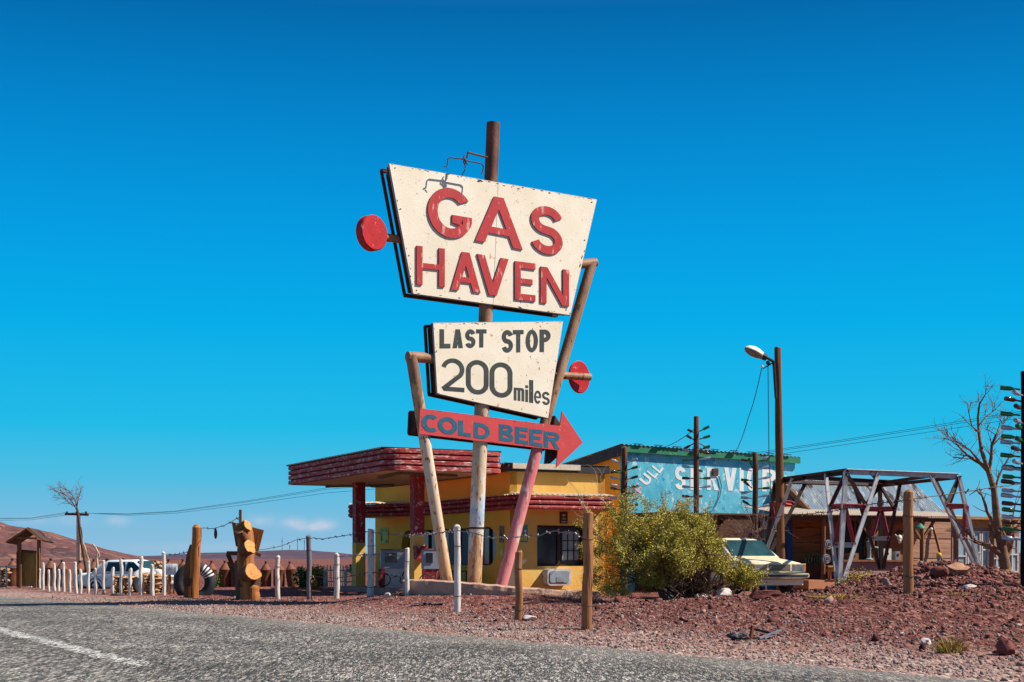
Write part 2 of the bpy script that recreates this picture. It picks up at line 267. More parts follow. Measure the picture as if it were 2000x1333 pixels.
# ------------------------------------------------------------------ helpers: meshes
class MB:
    def __init__(s): s.v = []; s.f = []
    def add(s, vs, fs):
        o = len(s.v); s.v += [Vector(v) for v in vs]; s.f += [tuple(i+o for i in f) for f in fs]; return s
    def box(s, c, size, rot=None, taper=1.0):
        x, y, z = size[0]/2, size[1]/2, size[2]/2; c = Vector(c)
        vs = [Vector((a*x*(taper if d > 0 else 1), b*y*(taper if d > 0 else 1), d*z)) for d in (-1, 1) for a, b in ((-1, -1), (1, -1), (1, 1), (-1, 1))]
        if rot is not None: vs = [rot @ v for v in vs]
        return s.add([v+c for v in vs], [(3, 2, 1, 0), (4, 5, 6, 7), (0, 1, 5, 4), (1, 2, 6, 5), (2, 3, 7, 6), (3, 0, 4, 7)])
    def beam(s, p, q, w, h=None, up=(0, 0, 1)):
        p, q = Vector(p), Vector(q); h = h or w; d = (q-p).normalized(); up = Vector(up)
        if abs(d.dot(up)) > .98: up = Vector((0, 1, 0))
        a = d.cross(up).normalized()*w/2; b = a.cross(d).normalized()*h/2
        vs = [p-a-b, p+a-b, p+a+b, p-a+b, q-a-b, q+a-b, q+a+b, q-a+b]
        return s.add(vs, [(0, 1, 2, 3), (7, 6, 5, 4), (0, 4, 5, 1), (1, 5, 6, 2), (2, 6, 7, 3), (3, 7, 4, 0)])
    def angle(s, p, q, w, t=.012):                     # L-section steel
        p, q = Vector(p), Vector(q); d = (q-p).normalized(); up = Vector((0, -1, 0.2))
        a = d.cross(up).normalized(); b = a.cross(d).normalized()
        prof = [(0, 0), (w, 0), (w, t), (t, t), (t, w), (0, w)]
        vs = [e + a*(x-w/2) + b*(y-w/2) for e in (p, q) for x, y in prof]; n = 6
        fs = [(i, (i+1) % n, n+(i+1) % n, n+i) for i in range(n)] + [(0, 3, 2, 1), (0, 5, 4, 3), (n, n+1, n+2, n+3), (n, n+3, n+4, n+5)]
        return s.add(vs, fs)
    def tube(s, pts, rad, n=8, cap=True):
        pts = [Vector(p) for p in pts]; m = len(pts)
        if not hasattr(rad, '__len__'): rad = [rad]*m
        vs = []; prev = None
        for i, p in enumerate(pts):
            d = (pts[min(i+1, m-1)]-pts[max(i-1, 0)])
            if d.length < 1e-9: d = Vector((0, 0, 1))
            d.normalize()
            if prev is None:
                ref = Vector((0, 0, 1)) if abs(d.z) < .9 else Vector((1, 0, 0)); a = d.cross(ref).normalized()
            else:
                a = prev - d*prev.dot(d)
                a = a.normalized() if a.length > 1e-6 else d.cross(Vector((0, 0, 1))).normalized()
            prev = a; b = d.cross(a)
            for k in range(n):
                t = 2*math.pi*k/n; vs.append(p + (a*math.cos(t)+b*math.sin(t))*rad[i])
        fs = [(i*n+k, i*n+(k+1) % n, (i+1)*n+(k+1) % n, (i+1)*n+k) for i in range(m-1) for k in range(n)]
        if cap: fs += [tuple(range(n-1, -1, -1)), tuple((m-1)*n+k for k in range(n))]
        return s.add(vs, fs)
    def lathe(s, prof, n=16, c=(0, 0, 0), mtx=None, cap=True):      # prof: (radius, z)
        c = Vector(c); vs = []
        for r, z in prof:
            for k in range(n):
                t = 2*math.pi*k/n; v = Vector((r*math.cos(t), r*math.sin(t), z)); vs.append((mtx @ v if mtx is not None else v)+c)
        m = len(prof)
        fs = [(i*n+k, i*n+(k+1) % n, (i+1)*n+(k+1) % n, (i+1)*n+k) for i in range(m-1) for k in range(n)]
        if cap: fs += [tuple(range(n-1, -1, -1)), tuple((m-1)*n+k for k in range(n))]
        return s.add(vs, fs)
    def prism(s, loops, fmap, th):                     # loops: outer + holes in 2-D, fmap(u, v, w); front w=th, back w=0
        flat = [p for l in loops for p in l]; n = len(flat)
        tri = tessellate_polygon([[Vector((p[0], p[1], 0)) for p in l] for l in loops])
        vs = [fmap(p[0], p[1], th) for p in flat] + [fmap(p[0], p[1], 0) for p in flat]
        fs = []
        for t in tri:
            a, b, c = (flat[i] for i in t)
            if (b[0]-a[0])*(c[1]-a[1])-(b[1]-a[1])*(c[0]-a[0]) < 0: t = (t[0], t[2], t[1])
            fs.append(tuple(t)); fs.append(tuple(n+i for i in reversed(t)))
        o = 0
        for li, l in enumerate(loops):
            m = len(l); area = sum(l[i][0]*l[(i+1) % m][1]-l[(i+1) % m][0]*l[i][1] for i in range(m))
            ccw = (area > 0) == (li == 0)
            for i in range(m):
                a, b = o+i, o+(i+1) % m
                fs.append((a, n+a, n+b, b) if ccw else (a, b, n+b, n+a))
            o += m
        return s.add(vs, fs)
    def sweep(s, path, prof, closed=False):            # path: plan points; prof: (outward, z), outward is to the right of travel
        m = len(path); pts = [Vector((p[0], p[1])) for p in path]; vs = []; k = len(prof)
        for i in range(m):
            a = pts[i]-pts[i-1] if (i > 0 or closed) else pts[1]-pts[0]
            b = pts[(i+1) % m]-pts[i] if (i < m-1 or closed) else pts[-1]-pts[-2]
            na = Vector((a.y, -a.x)).normalized(); nb = Vector((b.y, -b.x)).normalized(); nn = (na+nb)
            nn = nn/(max(.3, nn.length_squared/2)) if nn.length > 1e-6 else na
            for o, z in prof: vs.append((pts[i].x+nn.x*o, pts[i].y+nn.y*o, z))
        fs = []
        for i in range(m if closed else m-1):
            j = (i+1) % m
            fs += [(i*k+q, j*k+q, j*k+q+1, i*k+q+1) for q in range(k-1)]
        return s.add(vs, fs)
    def sphere(s, c, r, n=10, m=7, sq=(1, 1, 1)):
        c = Vector(c); vs = [(c.x, c.y, c.z-r*sq[2])]
        for i in range(1, m):
            t = math.pi*i/m
            for k in range(n):
                p = 2*math.pi*k/n; vs.append((c.x+r*sq[0]*math.sin(t)*math.cos(p), c.y+r*sq[1]*math.sin(t)*math.sin(p), c.z-r*sq[2]*math.cos(t)))
        vs.append((c.x, c.y, c.z+r*sq[2])); L = len(vs)-1
        fs = [(0, 1+(k+1) % n, 1+k) for k in range(n)]
        for i in range(m-2):
            a = 1+i*n; b = a+n
            fs += [(a+k, a+(k+1) % n, b+(k+1) % n, b+k) for k in range(n)]
        a = 1+(m-2)*n; fs += [(a+k, a+(k+1) % n, L) for k in range(n)]
        return s.add(vs, fs)
    def torus(s, c, Rr, r, mtx, n=28, m=10, a0=0, a1=2*math.pi, wid=1.0):
        c = Vector(c); full = abs(a1-a0-2*math.pi) < 1e-4; nn = n if full else n+1; vs = []
        for i in range(nn):
            t = a0+(a1-a0)*i/n
            for k in range(m):
                p = 2*math.pi*k/m; q = Rr+r*math.cos(p); vs.append(mtx @ Vector((q*math.cos(t), q*math.sin(t), r*wid*math.sin(p)))+c)
        fs = []
        for i in range(n):
            j = (i+1) % nn
            fs += [(i*m+k, j*m+k, j*m+(k+1) % m, i*m+(k+1) % m) for k in range(m)]
        return s.add(vs, fs)
    def rock(s, c, r, sq=(1, 1, 1), seed=0, sub=True):
        t = (1+5**.5)/2; rr = random.Random(seed)
        vs = [Vector(v).normalized() for v in [(-1, t, 0), (1, t, 0), (-1, -t, 0), (1, -t, 0), (0, -1, t), (0, 1, t), (0, -1, -t), (0, 1, -t), (t, 0, -1), (t, 0, 1), (-t, 0, -1), (-t, 0, 1)]]
        fs = [(0, 11, 5), (0, 5, 1), (0, 1, 7), (0, 7, 10), (0, 10, 11), (1, 5, 9), (5, 11, 4), (11, 10, 2), (10, 7, 6), (7, 1, 8), (3, 9, 4), (3, 4, 2), (3, 2, 6), (3, 6, 8), (3, 8, 9), (4, 9, 5), (2, 4, 11), (6, 2, 10), (8, 6, 7), (9, 8, 1)]
        if sub:
            mid = {}; nf = []
            def md(a, b):
                k = (min(a, b), max(a, b))
                if k not in mid: mid[k] = len(vs); vs.append(((vs[a]+vs[b])/2).normalized())
                return mid[k]
            for a, b, c2 in fs:
                x, y, z = md(a, b), md(b, c2), md(c2, a); nf += [(a, x, z), (b, y, x), (c2, z, y), (x, y, z)]
            fs = nf
            if r > .04 and sub != 1:
                mid = {}; nf = []
                for a, b, c2 in fs:
                    x, y, z = md(a, b), md(b, c2), md(c2, a); nf += [(a, x, z), (b, y, x), (c2, z, y), (x, y, z)]
                fs = nf
        off = Vector((rr.random()*50, rr.random()*50, rr.random()*50)); c = Vector(c)
        vv = []
        for v in vs:
            k = 1+.55*noise.noise(v*1.3+off)+.28*noise.noise(v*2.6+off)+.14*noise.noise(v*6+off)
            vv.append(Vector((v.x*sq[0], v.y*sq[1], v.z*sq[2]))*r*k+c)
        return s.add(vv, fs)

ROOT = {}
def mesh(name, mb, smooth=False):
    me = bpy.data.meshes.new(name); me.from_pydata([tuple(v) for v in mb.v], [], mb.f); me.validate(); me.update()
    if smooth: me.shade_smooth() if smooth is True else me.set_sharp_from_angle(angle=R(smooth))
    return me
def finish(me, smooth):
    if 3 < len(me.polygons) < 20000:
        bm = bmesh_.new(); bm.from_mesh(me); bmesh_.ops.recalc_face_normals(bm, faces=bm.faces); bm.to_mesh(me); bm.free()
    if smooth:
        for p in me.polygons: p.use_smooth = True
        if smooth is not True: me.set_sharp_from_angle(angle=R(smooth))
def thing(name, label, cat, loc=(0, 0, 0), group=None, rz=0):
    o = bpy.data.objects.new(name, None); o.empty_display_size = .3; C.objects.link(o)
    o.location = loc; o.rotation_euler = (0, 0, rz); o['label'] = label; o['category'] = cat
    if group: o['group'] = group
    ROOT[o.name] = Vector(loc); return o
def part(name, mb, m, parent, label=None, smooth=False, local=False, stuff=False):
    root = Vector((0, 0, 0)) if local else ROOT[parent.name]
    me = bpy.data.meshes.new(name); me.from_pydata([tuple(v-root) for v in mb.v], [], mb.f); me.update(); finish(me, smooth)
    me.materials.append(m)
    o = bpy.data.objects.new(name, me); C.objects.link(o); o.parent = parent; ROOT[o.name] = root
    if label: o['label'] = label
    if stuff: o['kind'] = 'stuff'
    return o
def solo(name, mb, m, label, cat, loc, group=None, smooth=False):
    loc = Vector(loc); me = bpy.data.meshes.new(name); me.from_pydata([tuple(v-loc) for v in mb.v], [], mb.f); me.update(); finish(me, smooth)
    me.materials.append(m); o = bpy.data.objects.new(name, me); C.objects.link(o); o.location = loc
    o['label'] = label; o['category'] = cat
    if group: o['group'] = group
    ROOT[o.name] = loc; return o
def struct(name, me_or_mb, m, kind='structure', smooth=False, label=None, cat=None):
    if isinstance(me_or_mb, MB):
        me = bpy.data.meshes.new(name); me.from_pydata([tuple(v) for v in me_or_mb.v], [], me_or_mb.f); me.update()
    else: me = me_or_mb
    finish(me, smooth); me.materials.append(m); o = bpy.data.objects.new(name, me); C.objects.link(o); o['kind'] = kind
    if label: o['label'] = label; o['category'] = cat
    return o
def copy_tree(o, parent=None):
    c = o.copy(); C.objects.link(c)
    if parent: c.parent = parent
    for ch in list(o.children): copy_tree(ch, c)
    return c
def np_mesh(name, V, Fq):
    me = bpy.data.meshes.new(name); me.from_pydata(V.tolist() if hasattr(V, 'tolist') else V, [], Fq.tolist() if hasattr(Fq, 'tolist') else Fq); me.update(); return me

# ------------------------------------------------------------------ ground, road, hills
def axis(segs):
    o = []
    for a, b, st in segs:
        n = max(1, int(round(abs(b-a)/st))); o += [a+(b-a)*i/n for i in range(n)]
    o.append(segs[-1][1]); return o
xs = axis([(-6000, -400, 800), (-400, -60, 40), (-60, -24, 3), (-24, -6, .25), (-6, 12, .13), (12, 20, .4), (20, 60, 5), (60, 400, 40), (400, 6000, 800)])
ys = axis([(-300, -20, 40), (-20, 6, 2), (6, 10, .3), (10, 36, .13), (36, 52, .3), (52, 80, 2), (80, 400, 20), (400, 9000, 600)])
V = [(x, y, gz(x, y)) for y in ys for x in xs]; nx = len(xs)
Fq = [(j*nx+i, j*nx+i+1, (j+1)*nx+i+1, (j+1)*nx+i) for j in range(len(ys)-1) for i in range(nx-1)]

def gravel_material():
    m = bpy.data.materials.new('red_gravel_ground'); m.use_nodes = True; t = m.node_tree; L = t.links.new
    b = t.nodes['Principled BSDF']; b.inputs['Roughness'].default_value = .95; b.inputs['Specular IOR Level'].default_value = .1
    tcn = t.nodes.new('ShaderNodeTexCoord'); sp = t.nodes.new('ShaderNodeSeparateXYZ'); L(tcn.outputs['Object'], sp.inputs[0])
    def mth(op, a, b2, c=None):
        n = t.nodes.new('ShaderNodeMath'); n.operation = op
        for i, v in enumerate((a, b2, c)):
            if v is None: continue
            if isinstance(v, (int, float)): n.inputs[i].default_value = v
            else: L(v, n.inputs[i])
        return n.outputs[0]
    d = mth('ADD', mth('MULTIPLY', sp.outputs[0], RN[0]), mth('MULTIPLY', mth('SUBTRACT', sp.outputs[1], 17.4), RN[1]))
    wob = t.nodes.new('ShaderNodeTexNoise'); wob.inputs['Scale'].default_value = .7; wob.inputs['Detail'].default_value = 5; L(tcn.outputs['Object'], wob.inputs['Vector'])
    d2 = mth('ADD', d, mth('MULTIPLY', mth('SUBTRACT', wob.outputs['Fac'], .5), 3.0))
    mr = t.nodes.new('ShaderNodeMapRange'); mr.inputs['From Min'].default_value = 1.0; mr.inputs['From Max'].default_value = 3.4; L(d2, mr.inputs['Value'])
    def cells(scale, cols):
        mpv = t.nodes.new('ShaderNodeMapping'); mpv.inputs['Scale'].default_value = (1, .3, 1); L(tcn.outputs['Object'], mpv.inputs[0])
        vo = t.nodes.new('ShaderNodeTexVoronoi'); vo.inputs['Scale'].default_value = scale; L(mpv.outputs[0], vo.inputs['Vector'])
        s2 = t.nodes.new('ShaderNodeSeparateColor'); L(vo.outputs['Color'], s2.inputs[0])
        rp = t.nodes.new('ShaderNodeValToRGB'); L(s2.outputs[0], rp.inputs[0]); e = rp.color_ramp.elements
        while len(e) < len(cols): e.new(.5)
        for q, (k, c) in enumerate(zip(e, cols)): k.position = q/(len(cols)-1); k.color = (*c, 1)
        return rp.outputs[0], vo.outputs['Distance']
    ca, da = cells(26, [(.10, .048, .045), (.28, .165, .145), (.40, .28, .245), (.17, .085, .078), (.54, .44, .39)])
    cb, db = cells(19, [(.040, .014, .013), (.165, .054, .044), (.10, .031, .027), (.30, .14, .118), (.07, .021, .019)])
    mx = t.nodes.new('ShaderNodeMixRGB'); L(mr.outputs[0], mx.inputs[0]); L(ca, mx.inputs[1]); L(cb, mx.inputs[2])
    big = t.nodes.new('ShaderNodeTexNoise'); big.inputs['Scale'].default_value = .35; big.inputs['Detail'].default_value = 6; L(tcn.outputs['Object'], big.inputs['Vector'])
    mr2 = t.nodes.new('ShaderNodeMapRange'); mr2.inputs['From Min'].default_value = .52; mr2.inputs['From Max'].default_value = .70; mr2.inputs['To Max'].default_value = .55; L(big.outputs['Fac'], mr2.inputs['Value'])
    mx2 = t.nodes.new('ShaderNodeMixRGB'); L(mr2.outputs[0], mx2.inputs[0]); L(mx.outputs[0], mx2.inputs[1]); mx2.inputs[2].default_value = (.30, .135, .095, 1)
    L(mx2.outputs[0], b.inputs['Base Color'])
    bp = t.nodes.new('ShaderNodeBump'); bp.inputs['Strength'].default_value = .9; bp.inputs['Distance'].default_value = .02; bp.invert = True
    L(mth('ADD', da, mth('MULTIPLY', db, .7)), bp.inputs['Height']); L(bp.outputs[0], b.inputs['Normal'])
    return m
struct('ground', np_mesh('ground', V, Fq), gravel_material(), smooth=True)

def asphalt_material():
    m = bpy.data.materials.new('coarse_chip_asphalt'); m.use_nodes = True; t = m.node_tree; L = t.links.new
    b = t.nodes['Principled BSDF']; b.inputs['Roughness'].default_value = .85; b.inputs['Specular IOR Level'].default_value = .25
    tcn = t.nodes.new('ShaderNodeTexCoord')
    outs = []
    for sc, seed, st in ((88, 0, .16), (54, 3, .13)):
        mp = t.nodes.new('ShaderNodeMapping'); mp.inputs['Location'].default_value = (seed, seed, 0); mp.inputs['Scale'].default_value = (1, st, 1); L(tcn.outputs['Object'], mp.inputs[0])
        vo = t.nodes.new('ShaderNodeTexVoronoi'); vo.inputs['Scale'].default_value = sc; L(mp.outputs[0], vo.inputs['Vector'])
        s2 = t.nodes.new('ShaderNodeSeparateColor'); L(vo.outputs['Color'], s2.inputs[0])
        rp = t.nodes.new('ShaderNodeValToRGB'); L(s2.outputs[0], rp.inputs[0]); e = rp.color_ramp.elements
        cols = [(0, (.010, .013, .015)), (.38, (.045, .05, .05)), (.58, (.088, .088, .084)), (.74, (.18, .122, .104)), (.86, (.40, .375, .34)), (1, (.70, .66, .59))]
        while len(e) < len(cols): e.new(.5)
        for k, (p, c) in zip(e, cols): k.position = p; k.color = (*c, 1)
        outs.append((rp.outputs[0], vo.outputs['Distance']))
    mx = t.nodes.new('ShaderNodeMixRGB'); mx.inputs[0].default_value = .45; L(outs[0][0], mx.inputs[1]); L(outs[1][0], mx.inputs[2])
    n = t.nodes.new('ShaderNodeTexNoise'); n.inputs['Scale'].default_value = .55; n.inputs['Detail'].default_value = 5; L(tcn.outputs['Object'], n.inputs['Vector'])
    mr = t.nodes.new('ShaderNodeMapRange'); mr.inputs['From Min'].default_value = .35; mr.inputs['From Max'].default_value = .7; mr.inputs['To Min'].default_value = .75; mr.inputs['To Max'].default_value = 1.25; L(n.outputs['Fac'], mr.inputs['Value'])
    mu = t.nodes.new('ShaderNodeMixRGB'); mu.blend_type = 'MULTIPLY'; mu.inputs[0].default_value = 1; L(mx.outputs[0], mu.inputs[1]); L(mr.outputs[0], mu.inputs[2])
    def mth(op, a, c):
        q = t.nodes.new('ShaderNodeMath'); q.operation = op
        for i, v in enumerate((a, c)):
            if isinstance(v, (int, float)): q.inputs[i].default_value = v
            else: L(v, q.inputs[i])
        return q.outputs[0]
    sp = t.nodes.new('ShaderNodeSeparateXYZ'); L(tcn.outputs['Object'], sp.inputs[0])
    d = mth('ADD', mth('MULTIPLY', sp.outputs[0], RN[0]), mth('MULTIPLY', mth('SUBTRACT', sp.outputs[1], 17.4), RN[1]))
    d = mth('ADD', d, mth('MULTIPLY', mth('SUBTRACT', n.outputs['Fac'], .5), 1.6))
    me_ = t.nodes.new('ShaderNodeMapRange'); me_.inputs['From Min'].default_value = -1.5; me_.inputs['From Max'].default_value = .1; me_.inputs['To Max'].default_value = .55; L(d, me_.inputs['Value'])
    md_ = t.nodes.new('ShaderNodeMixRGB'); L(me_.outputs[0], md_.inputs[0]); L(mu.outputs[0], md_.inputs[1]); md_.inputs[2].default_value = (.22, .19, .17, 1)
    wv = mth('ADD', 1.0, mth('MULTIPLY', mth('SINE', mth('MULTIPLY', d, 3.4), 0), -.10))
    mw = t.nodes.new('ShaderNodeMixRGB'); mw.blend_type = 'MULTIPLY'; mw.inputs[0].default_value = 1; L(md_.outputs[0], mw.inputs[1]); L(wv, mw.inputs[2])
    L(mw.outputs[0], b.inputs['Base Color'])
    bp = t.nodes.new('ShaderNodeBump'); bp.inputs['Strength'].default_value = 1.0; bp.inputs['Distance'].default_value = .012; bp.invert = True
    L(outs[0][1], bp.inputs['Height']); L(bp.outputs[0], b.inputs['Normal'])
    return m
def rp(d, s, z): return (RN[0]*d+RT[0]*s, 17.4+RN[1]*d+RT[1]*s, z)
ss = axis([(-60, -20, 4), (-20, 40, .12), (40, 400, 10)])
V = []; 
for s_ in ss:
    e = .10*noise.noise(Vector((s_*.8, 0, 0)))+.05*noise.noise(Vector((s_*4, 0, 3)))+.025*noise.noise(Vector((s_*11, 0, 3)))
    for k, (d_, z_) in enumerate([(-13, -.02), (-8, .0), (-5, .012), (-2, .008), (-.6, .004)]): V.append(rp(d_, s_, z_))
    V.append(rp(e-.05, s_, .0)); V.append(rp(e, s_, -.035))
k = 7
Fq = [(i*k+q, (i+1)*k+q, (i+1)*k+q+1, i*k+q+1) for i in range(len(ss)-1) for q in range(k-1)]
Fq = [f[::-1] for f in Fq]
struct('road', np_mesh('road', V, Fq), asphalt_material())
def line_mat():
    m = bpy.data.materials.new('worn_white_road_paint'); m.use_nodes = True; t = m.node_tree; L = t.links.new
    b = t.nodes['Principled BSDF']; b.inputs['Roughness'].default_value = .8; b.inputs['Base Color'].default_value = (.50, .49, .46, 1)
    tcn = t.nodes.new('ShaderNodeTexCoord'); mpv = t.nodes.new('ShaderNodeMapping'); mpv.inputs['Scale'].default_value = (1, .15, 1); L(tcn.outputs['Object'], mpv.inputs[0])
    vo = t.nodes.new('ShaderNodeTexVoronoi'); vo.inputs['Scale'].default_value = 70; L(mpv.outputs[0], vo.inputs['Vector'])
    s2 = t.nodes.new('ShaderNodeSeparateColor'); L(vo.outputs['Color'], s2.inputs[0])
    n = t.nodes.new('ShaderNodeTexNoise'); n.inputs['Scale'].default_value = 2.2; n.inputs['Detail'].default_value = 6; L(tcn.outputs['Object'], n.inputs['Vector'])
    at = t.nodes.new('ShaderNodeAttribute'); at.attribute_name = 'paint'
    def mth(op, a, c):
        q = t.nodes.new('ShaderNodeMath'); q.operation = op
        for i, v in enumerate((a, c)):
            if isinstance(v, (int, float)): q.inputs[i].default_value = v
            else: L(v, q.inputs[i])
        return q.outputs[0]
    keep = mth('ADD', mth('MULTIPLY', at.outputs['Fac'], .95), mth('SUBTRACT', n.outputs['Fac'], .78))
    hit = mth('LESS_THAN', s2.outputs[1], keep)
    tr = t.nodes.new('ShaderNodeBsdfTransparent'); mx = t.nodes.new('ShaderNodeMixShader'); L(hit, mx.inputs[0]); L(tr.outputs[0], mx.inputs[1]); L(b.outputs[0], mx.inputs[2])
    L(mx.outputs[0], t.nodes['Material Output'].inputs['Surface']); return m
# dash of the centre line
da, sa = road_ds(*P(295, 1308, F*1.0/(1308-HZ)).xy); db, sb = road_ds(*P(0, 1233, F*1.0/(1233-HZ)).xy)
lm = MB(); n = 260
A = Vector((da, sa)); B = Vector((db, sb)); B = A+(B-A)*1.25
for i in range(n+1):
    q = A+(B-A)*i/n; wv = .125+.05*noise.noise(Vector((i*.7, 0, 9)))
    o = .04*noise.noise(Vector((i*.9, 4, 0)))
    zz = .0125+.006
    lm.v += [Vector(rp(q.x+wv*1.7*(kk/2-1)+o, q.y, zz)) for kk in range(5)]
lm.f = [(5*i+kk, 5*i+5+kk, 5*i+6+kk, 5*i+1+kk)[::-1] for i in range(n) for kk in range(4)]
ro = struct('road_line', lm, line_mat()); pa = ro.data.attributes.new('paint', 'FLOAT', 'POINT')
pa.data.foreach_set('value', [(0, .75, 1, .75, 0)[kk]*min(1, i/10) for i in range(n+1) for kk in range(5)])

def ridge(name, D, prof, depth, m, seed, rough, step=6):
    xs_ = [p[0] for p in prof]; 
    def top(px):
        for (a, ya), (b, yb) in zip(prof, prof[1:]):
            if a <= px <= b:
                t = (px-a)/(b-a); return ya+(yb-ya)*(t*t*(3-2*t)*.5+t*.5)
        return HZ
    cols = [xs_[0]+i*step for i in range(int((xs_[-1]-xs_[0])/step)+1)]; rows = 26; V = []
    for j in range(rows+6):
        for px in cols:
            t = j/rows; hcrest = max(0, (HZ-top(px))*D/F)+CH
            if t <= 1: y = D-depth*(1-t); k = (t**1.15)
            else: y = D+depth*(t-1)*1.5; k = max(0, 1-(t-1)*3.5)
            x = (px-1000)*y/F if t <= 1 else (px-1000)*D/F
            g = rough*(noise.noise(Vector((x/(D*.012), y/(D*.03), seed)))*.6+noise.noise(Vector((x/(D*.004), y/(D*.012), seed+5)))*.4)
            V.append((x, y, hcrest*k+g*hcrest*min(1, 4*t*(1-t)+.04)-(.5 if t == 0 else 0)))
    nx_ = len(cols)
    Fq = [(j*nx_+i, j*nx_+i+1, (j+1)*nx_+i+1, (j+1)*nx_+i) for j in range(rows+5) for i in range(nx_-1)]
    struct(name, np_mesh(name, V, Fq), m, smooth=True)
ridge('hill', 520, [(-900, 1000), (-500, 965), (-200, 985), (-60, 1008), (0, 1020), (20, 1027), (55, 1032), (100, 1040), (135, 1051), (170, 1066), (200, 1077), (235, 1088), (270, 1092)], 230, M['hill_left'], 2, .28)
ridge('far_ridge', 3200, [(-1500, 1080), (100, 1084), (235, 1087), (300, 1086), (350, 1083), (400, 1080), (470, 1079), (520, 1076), (560, 1074.5), (600, 1075), (640, 1078), (690, 1083), (800, 1084), (950, 1080), (1300, 1083), (1700, 1078), (2300, 1082), (3400, 1080)], 1500, M['hill_far'], 9, .30, 10)

# ------------------------------------------------------------------ loose stone
def scatter_rocks(name, pts, sizes, m, flat=.6, label=None, cat=None):
    t = (1+5**.5)/2
    base = np.array([(-1, t, 0), (1, t, 0), (-1, -t, 0), (1, -t, 0), (0, -1, t), (0, 1, t), (0, -1, -t), (0, 1, -t), (t, 0, -1), (t, 0, 1), (-t, 0, -1), (-t, 0, 1)], float); base /= np.linalg.norm(base[0])
    fs = np.array([(0, 11, 5), (0, 5, 1), (0, 1, 7), (0, 7, 10), (0, 10, 11), (1, 5, 9), (5, 11, 4), (11, 10, 2), (10, 7, 6), (7, 1, 8), (3, 9, 4), (3, 4, 2), (3, 2, 6), (3, 6, 8), (3, 8, 9), (4, 9, 5), (2, 4, 11), (6, 2, 10), (8, 6, 7), (9, 8, 1)])
    n = len(pts); pts = np.array(pts); sizes = np.array(sizes)
    Vv = base[None]*(1+rng.uniform(-.55, .42, (n, 12, 1)))
    Vv = Vv*np.stack([rng.uniform(.7, 1.5, n), rng.uniform(.6, 1.1, n), rng.uniform(.35, .35+flat, n)], 1)[:, None]
    ax = rng.normal(size=(n, 3)); ax[:, 2] *= 1.5; ax /= np.linalg.norm(ax, axis=1)[:, None]; an = rng.uniform(0, 6.28, n)
    c, s = np.cos(an)[:, None, None], np.sin(an)[:, None, None]; A = ax[:, None]
    Vv = Vv*c + np.cross(np.broadcast_to(A, Vv.shape), Vv)*s + A*(A*Vv).sum(-1, keepdims=True)*(1-c)
    Vv = Vv*sizes[:, None, None] + pts[:, None]
    Ff = (fs[None]+12*np.arange(n)[:, None, None]).reshape(-1, 3)
    me = bpy.data.meshes.new(name); Vv = Vv.reshape(-1, 3)
    me.vertices.add(len(Vv)); me.vertices.foreach_set('co', Vv.astype(np.float32).ravel())
    me.loops.add(len(Ff)*3); me.loops.foreach_set('vertex_index', Ff.astype(np.int32).ravel())
    me.polygons.add(len(Ff)); me.polygons.foreach_set('loop_start', np.arange(0, len(Ff)*3, 3, dtype=np.int32))
    me.update(calc_edges=True); me.validate()
    return struct(name, me, m, 'stuff', label=label, cat=cat)
def rock_mat(name, cols):
    m = bpy.data.materials.new(name); m.use_nodes = True; t = m.node_tree; b = t.nodes['Principled BSDF']; b.inputs['Roughness'].default_value = .9; b.inputs['Specular IOR Level'].default_value = .15
    g = t.nodes.new('ShaderNodeNewGeometry'); r = t.nodes.new('ShaderNodeValToRGB'); t.links.new(g.outputs['Random Per Island'], r.inputs[0]); e = r.color_ramp.elements
    while len(e) < len(cols): e.new(.5)
    for i, (k, c) in enumerate(zip(e, cols)): k.position = i/(len(cols)-1); k.color = (*c, 1)
    n = t.nodes.new('ShaderNodeTexNoise'); n.inputs['Scale'].default_value = 35; tcn = t.nodes.new('ShaderNodeTexCoord'); t.links.new(tcn.outputs['Object'], n.inputs['Vector'])
    mu = t.nodes.new('ShaderNodeMixRGB'); mu.blend_type = 'MULTIPLY'; mu.inputs[0].default_value = .5; t.links.new(r.outputs[0], mu.inputs[1]); t.links.new(n.outputs['Color'], mu.inputs[2])
    t.links.new(mu.outputs[0], b.inputs['Base Color']); return m
M_rub = rock_mat('mixed_red_rubble', [(.052, .016, .014), (.18, .058, .049), (.28, .108, .090), (.105, .031, .027), (.38, .19, .16), (.08, .024, .021), (.21, .074, .062), (.46, .29, .25)])
M_grv = rock_mat('mixed_pale_gravel', [(.20, .11, .10), (.38, .26, .23), (.50, .41, .37), (.27, .15, .13), (.43, .31, .28), (.14, .08, .08), (.56, .50, .46)])
pts, sz = [], []
while len(pts) < 42000:                                   # bank of red rubble on the right, thickest on the heap
    x = random.uniform(-1.5, 12.5); y = random.uniform(12, 35); d, s = road_ds(x, y)
    if d < 1.3 or s > 12: continue
    hp = math.exp(-(((x-7.9)/2.2)**2+((y-26.2)/2.2)**2))
    dens = smooth(1.3, 4, d)*(1-smooth(1, 11, s))*.8+hp*1.3+.1
    if random.random() > dens: continue
    r = min(.085, .0098*math.exp(random.gauss(0, .60)+.75*hp+.3*smooth(4, 9, d)*(1-smooth(0, 6, s)))); pts.append((x, y, gz(x, y)+r*.15)); sz.append(r)
scatter_rocks('red_rubble', pts, sz, M_rub, label='loose dark red rubble covering the bank and heap at right', cat='rubble')
pts, sz = [], []
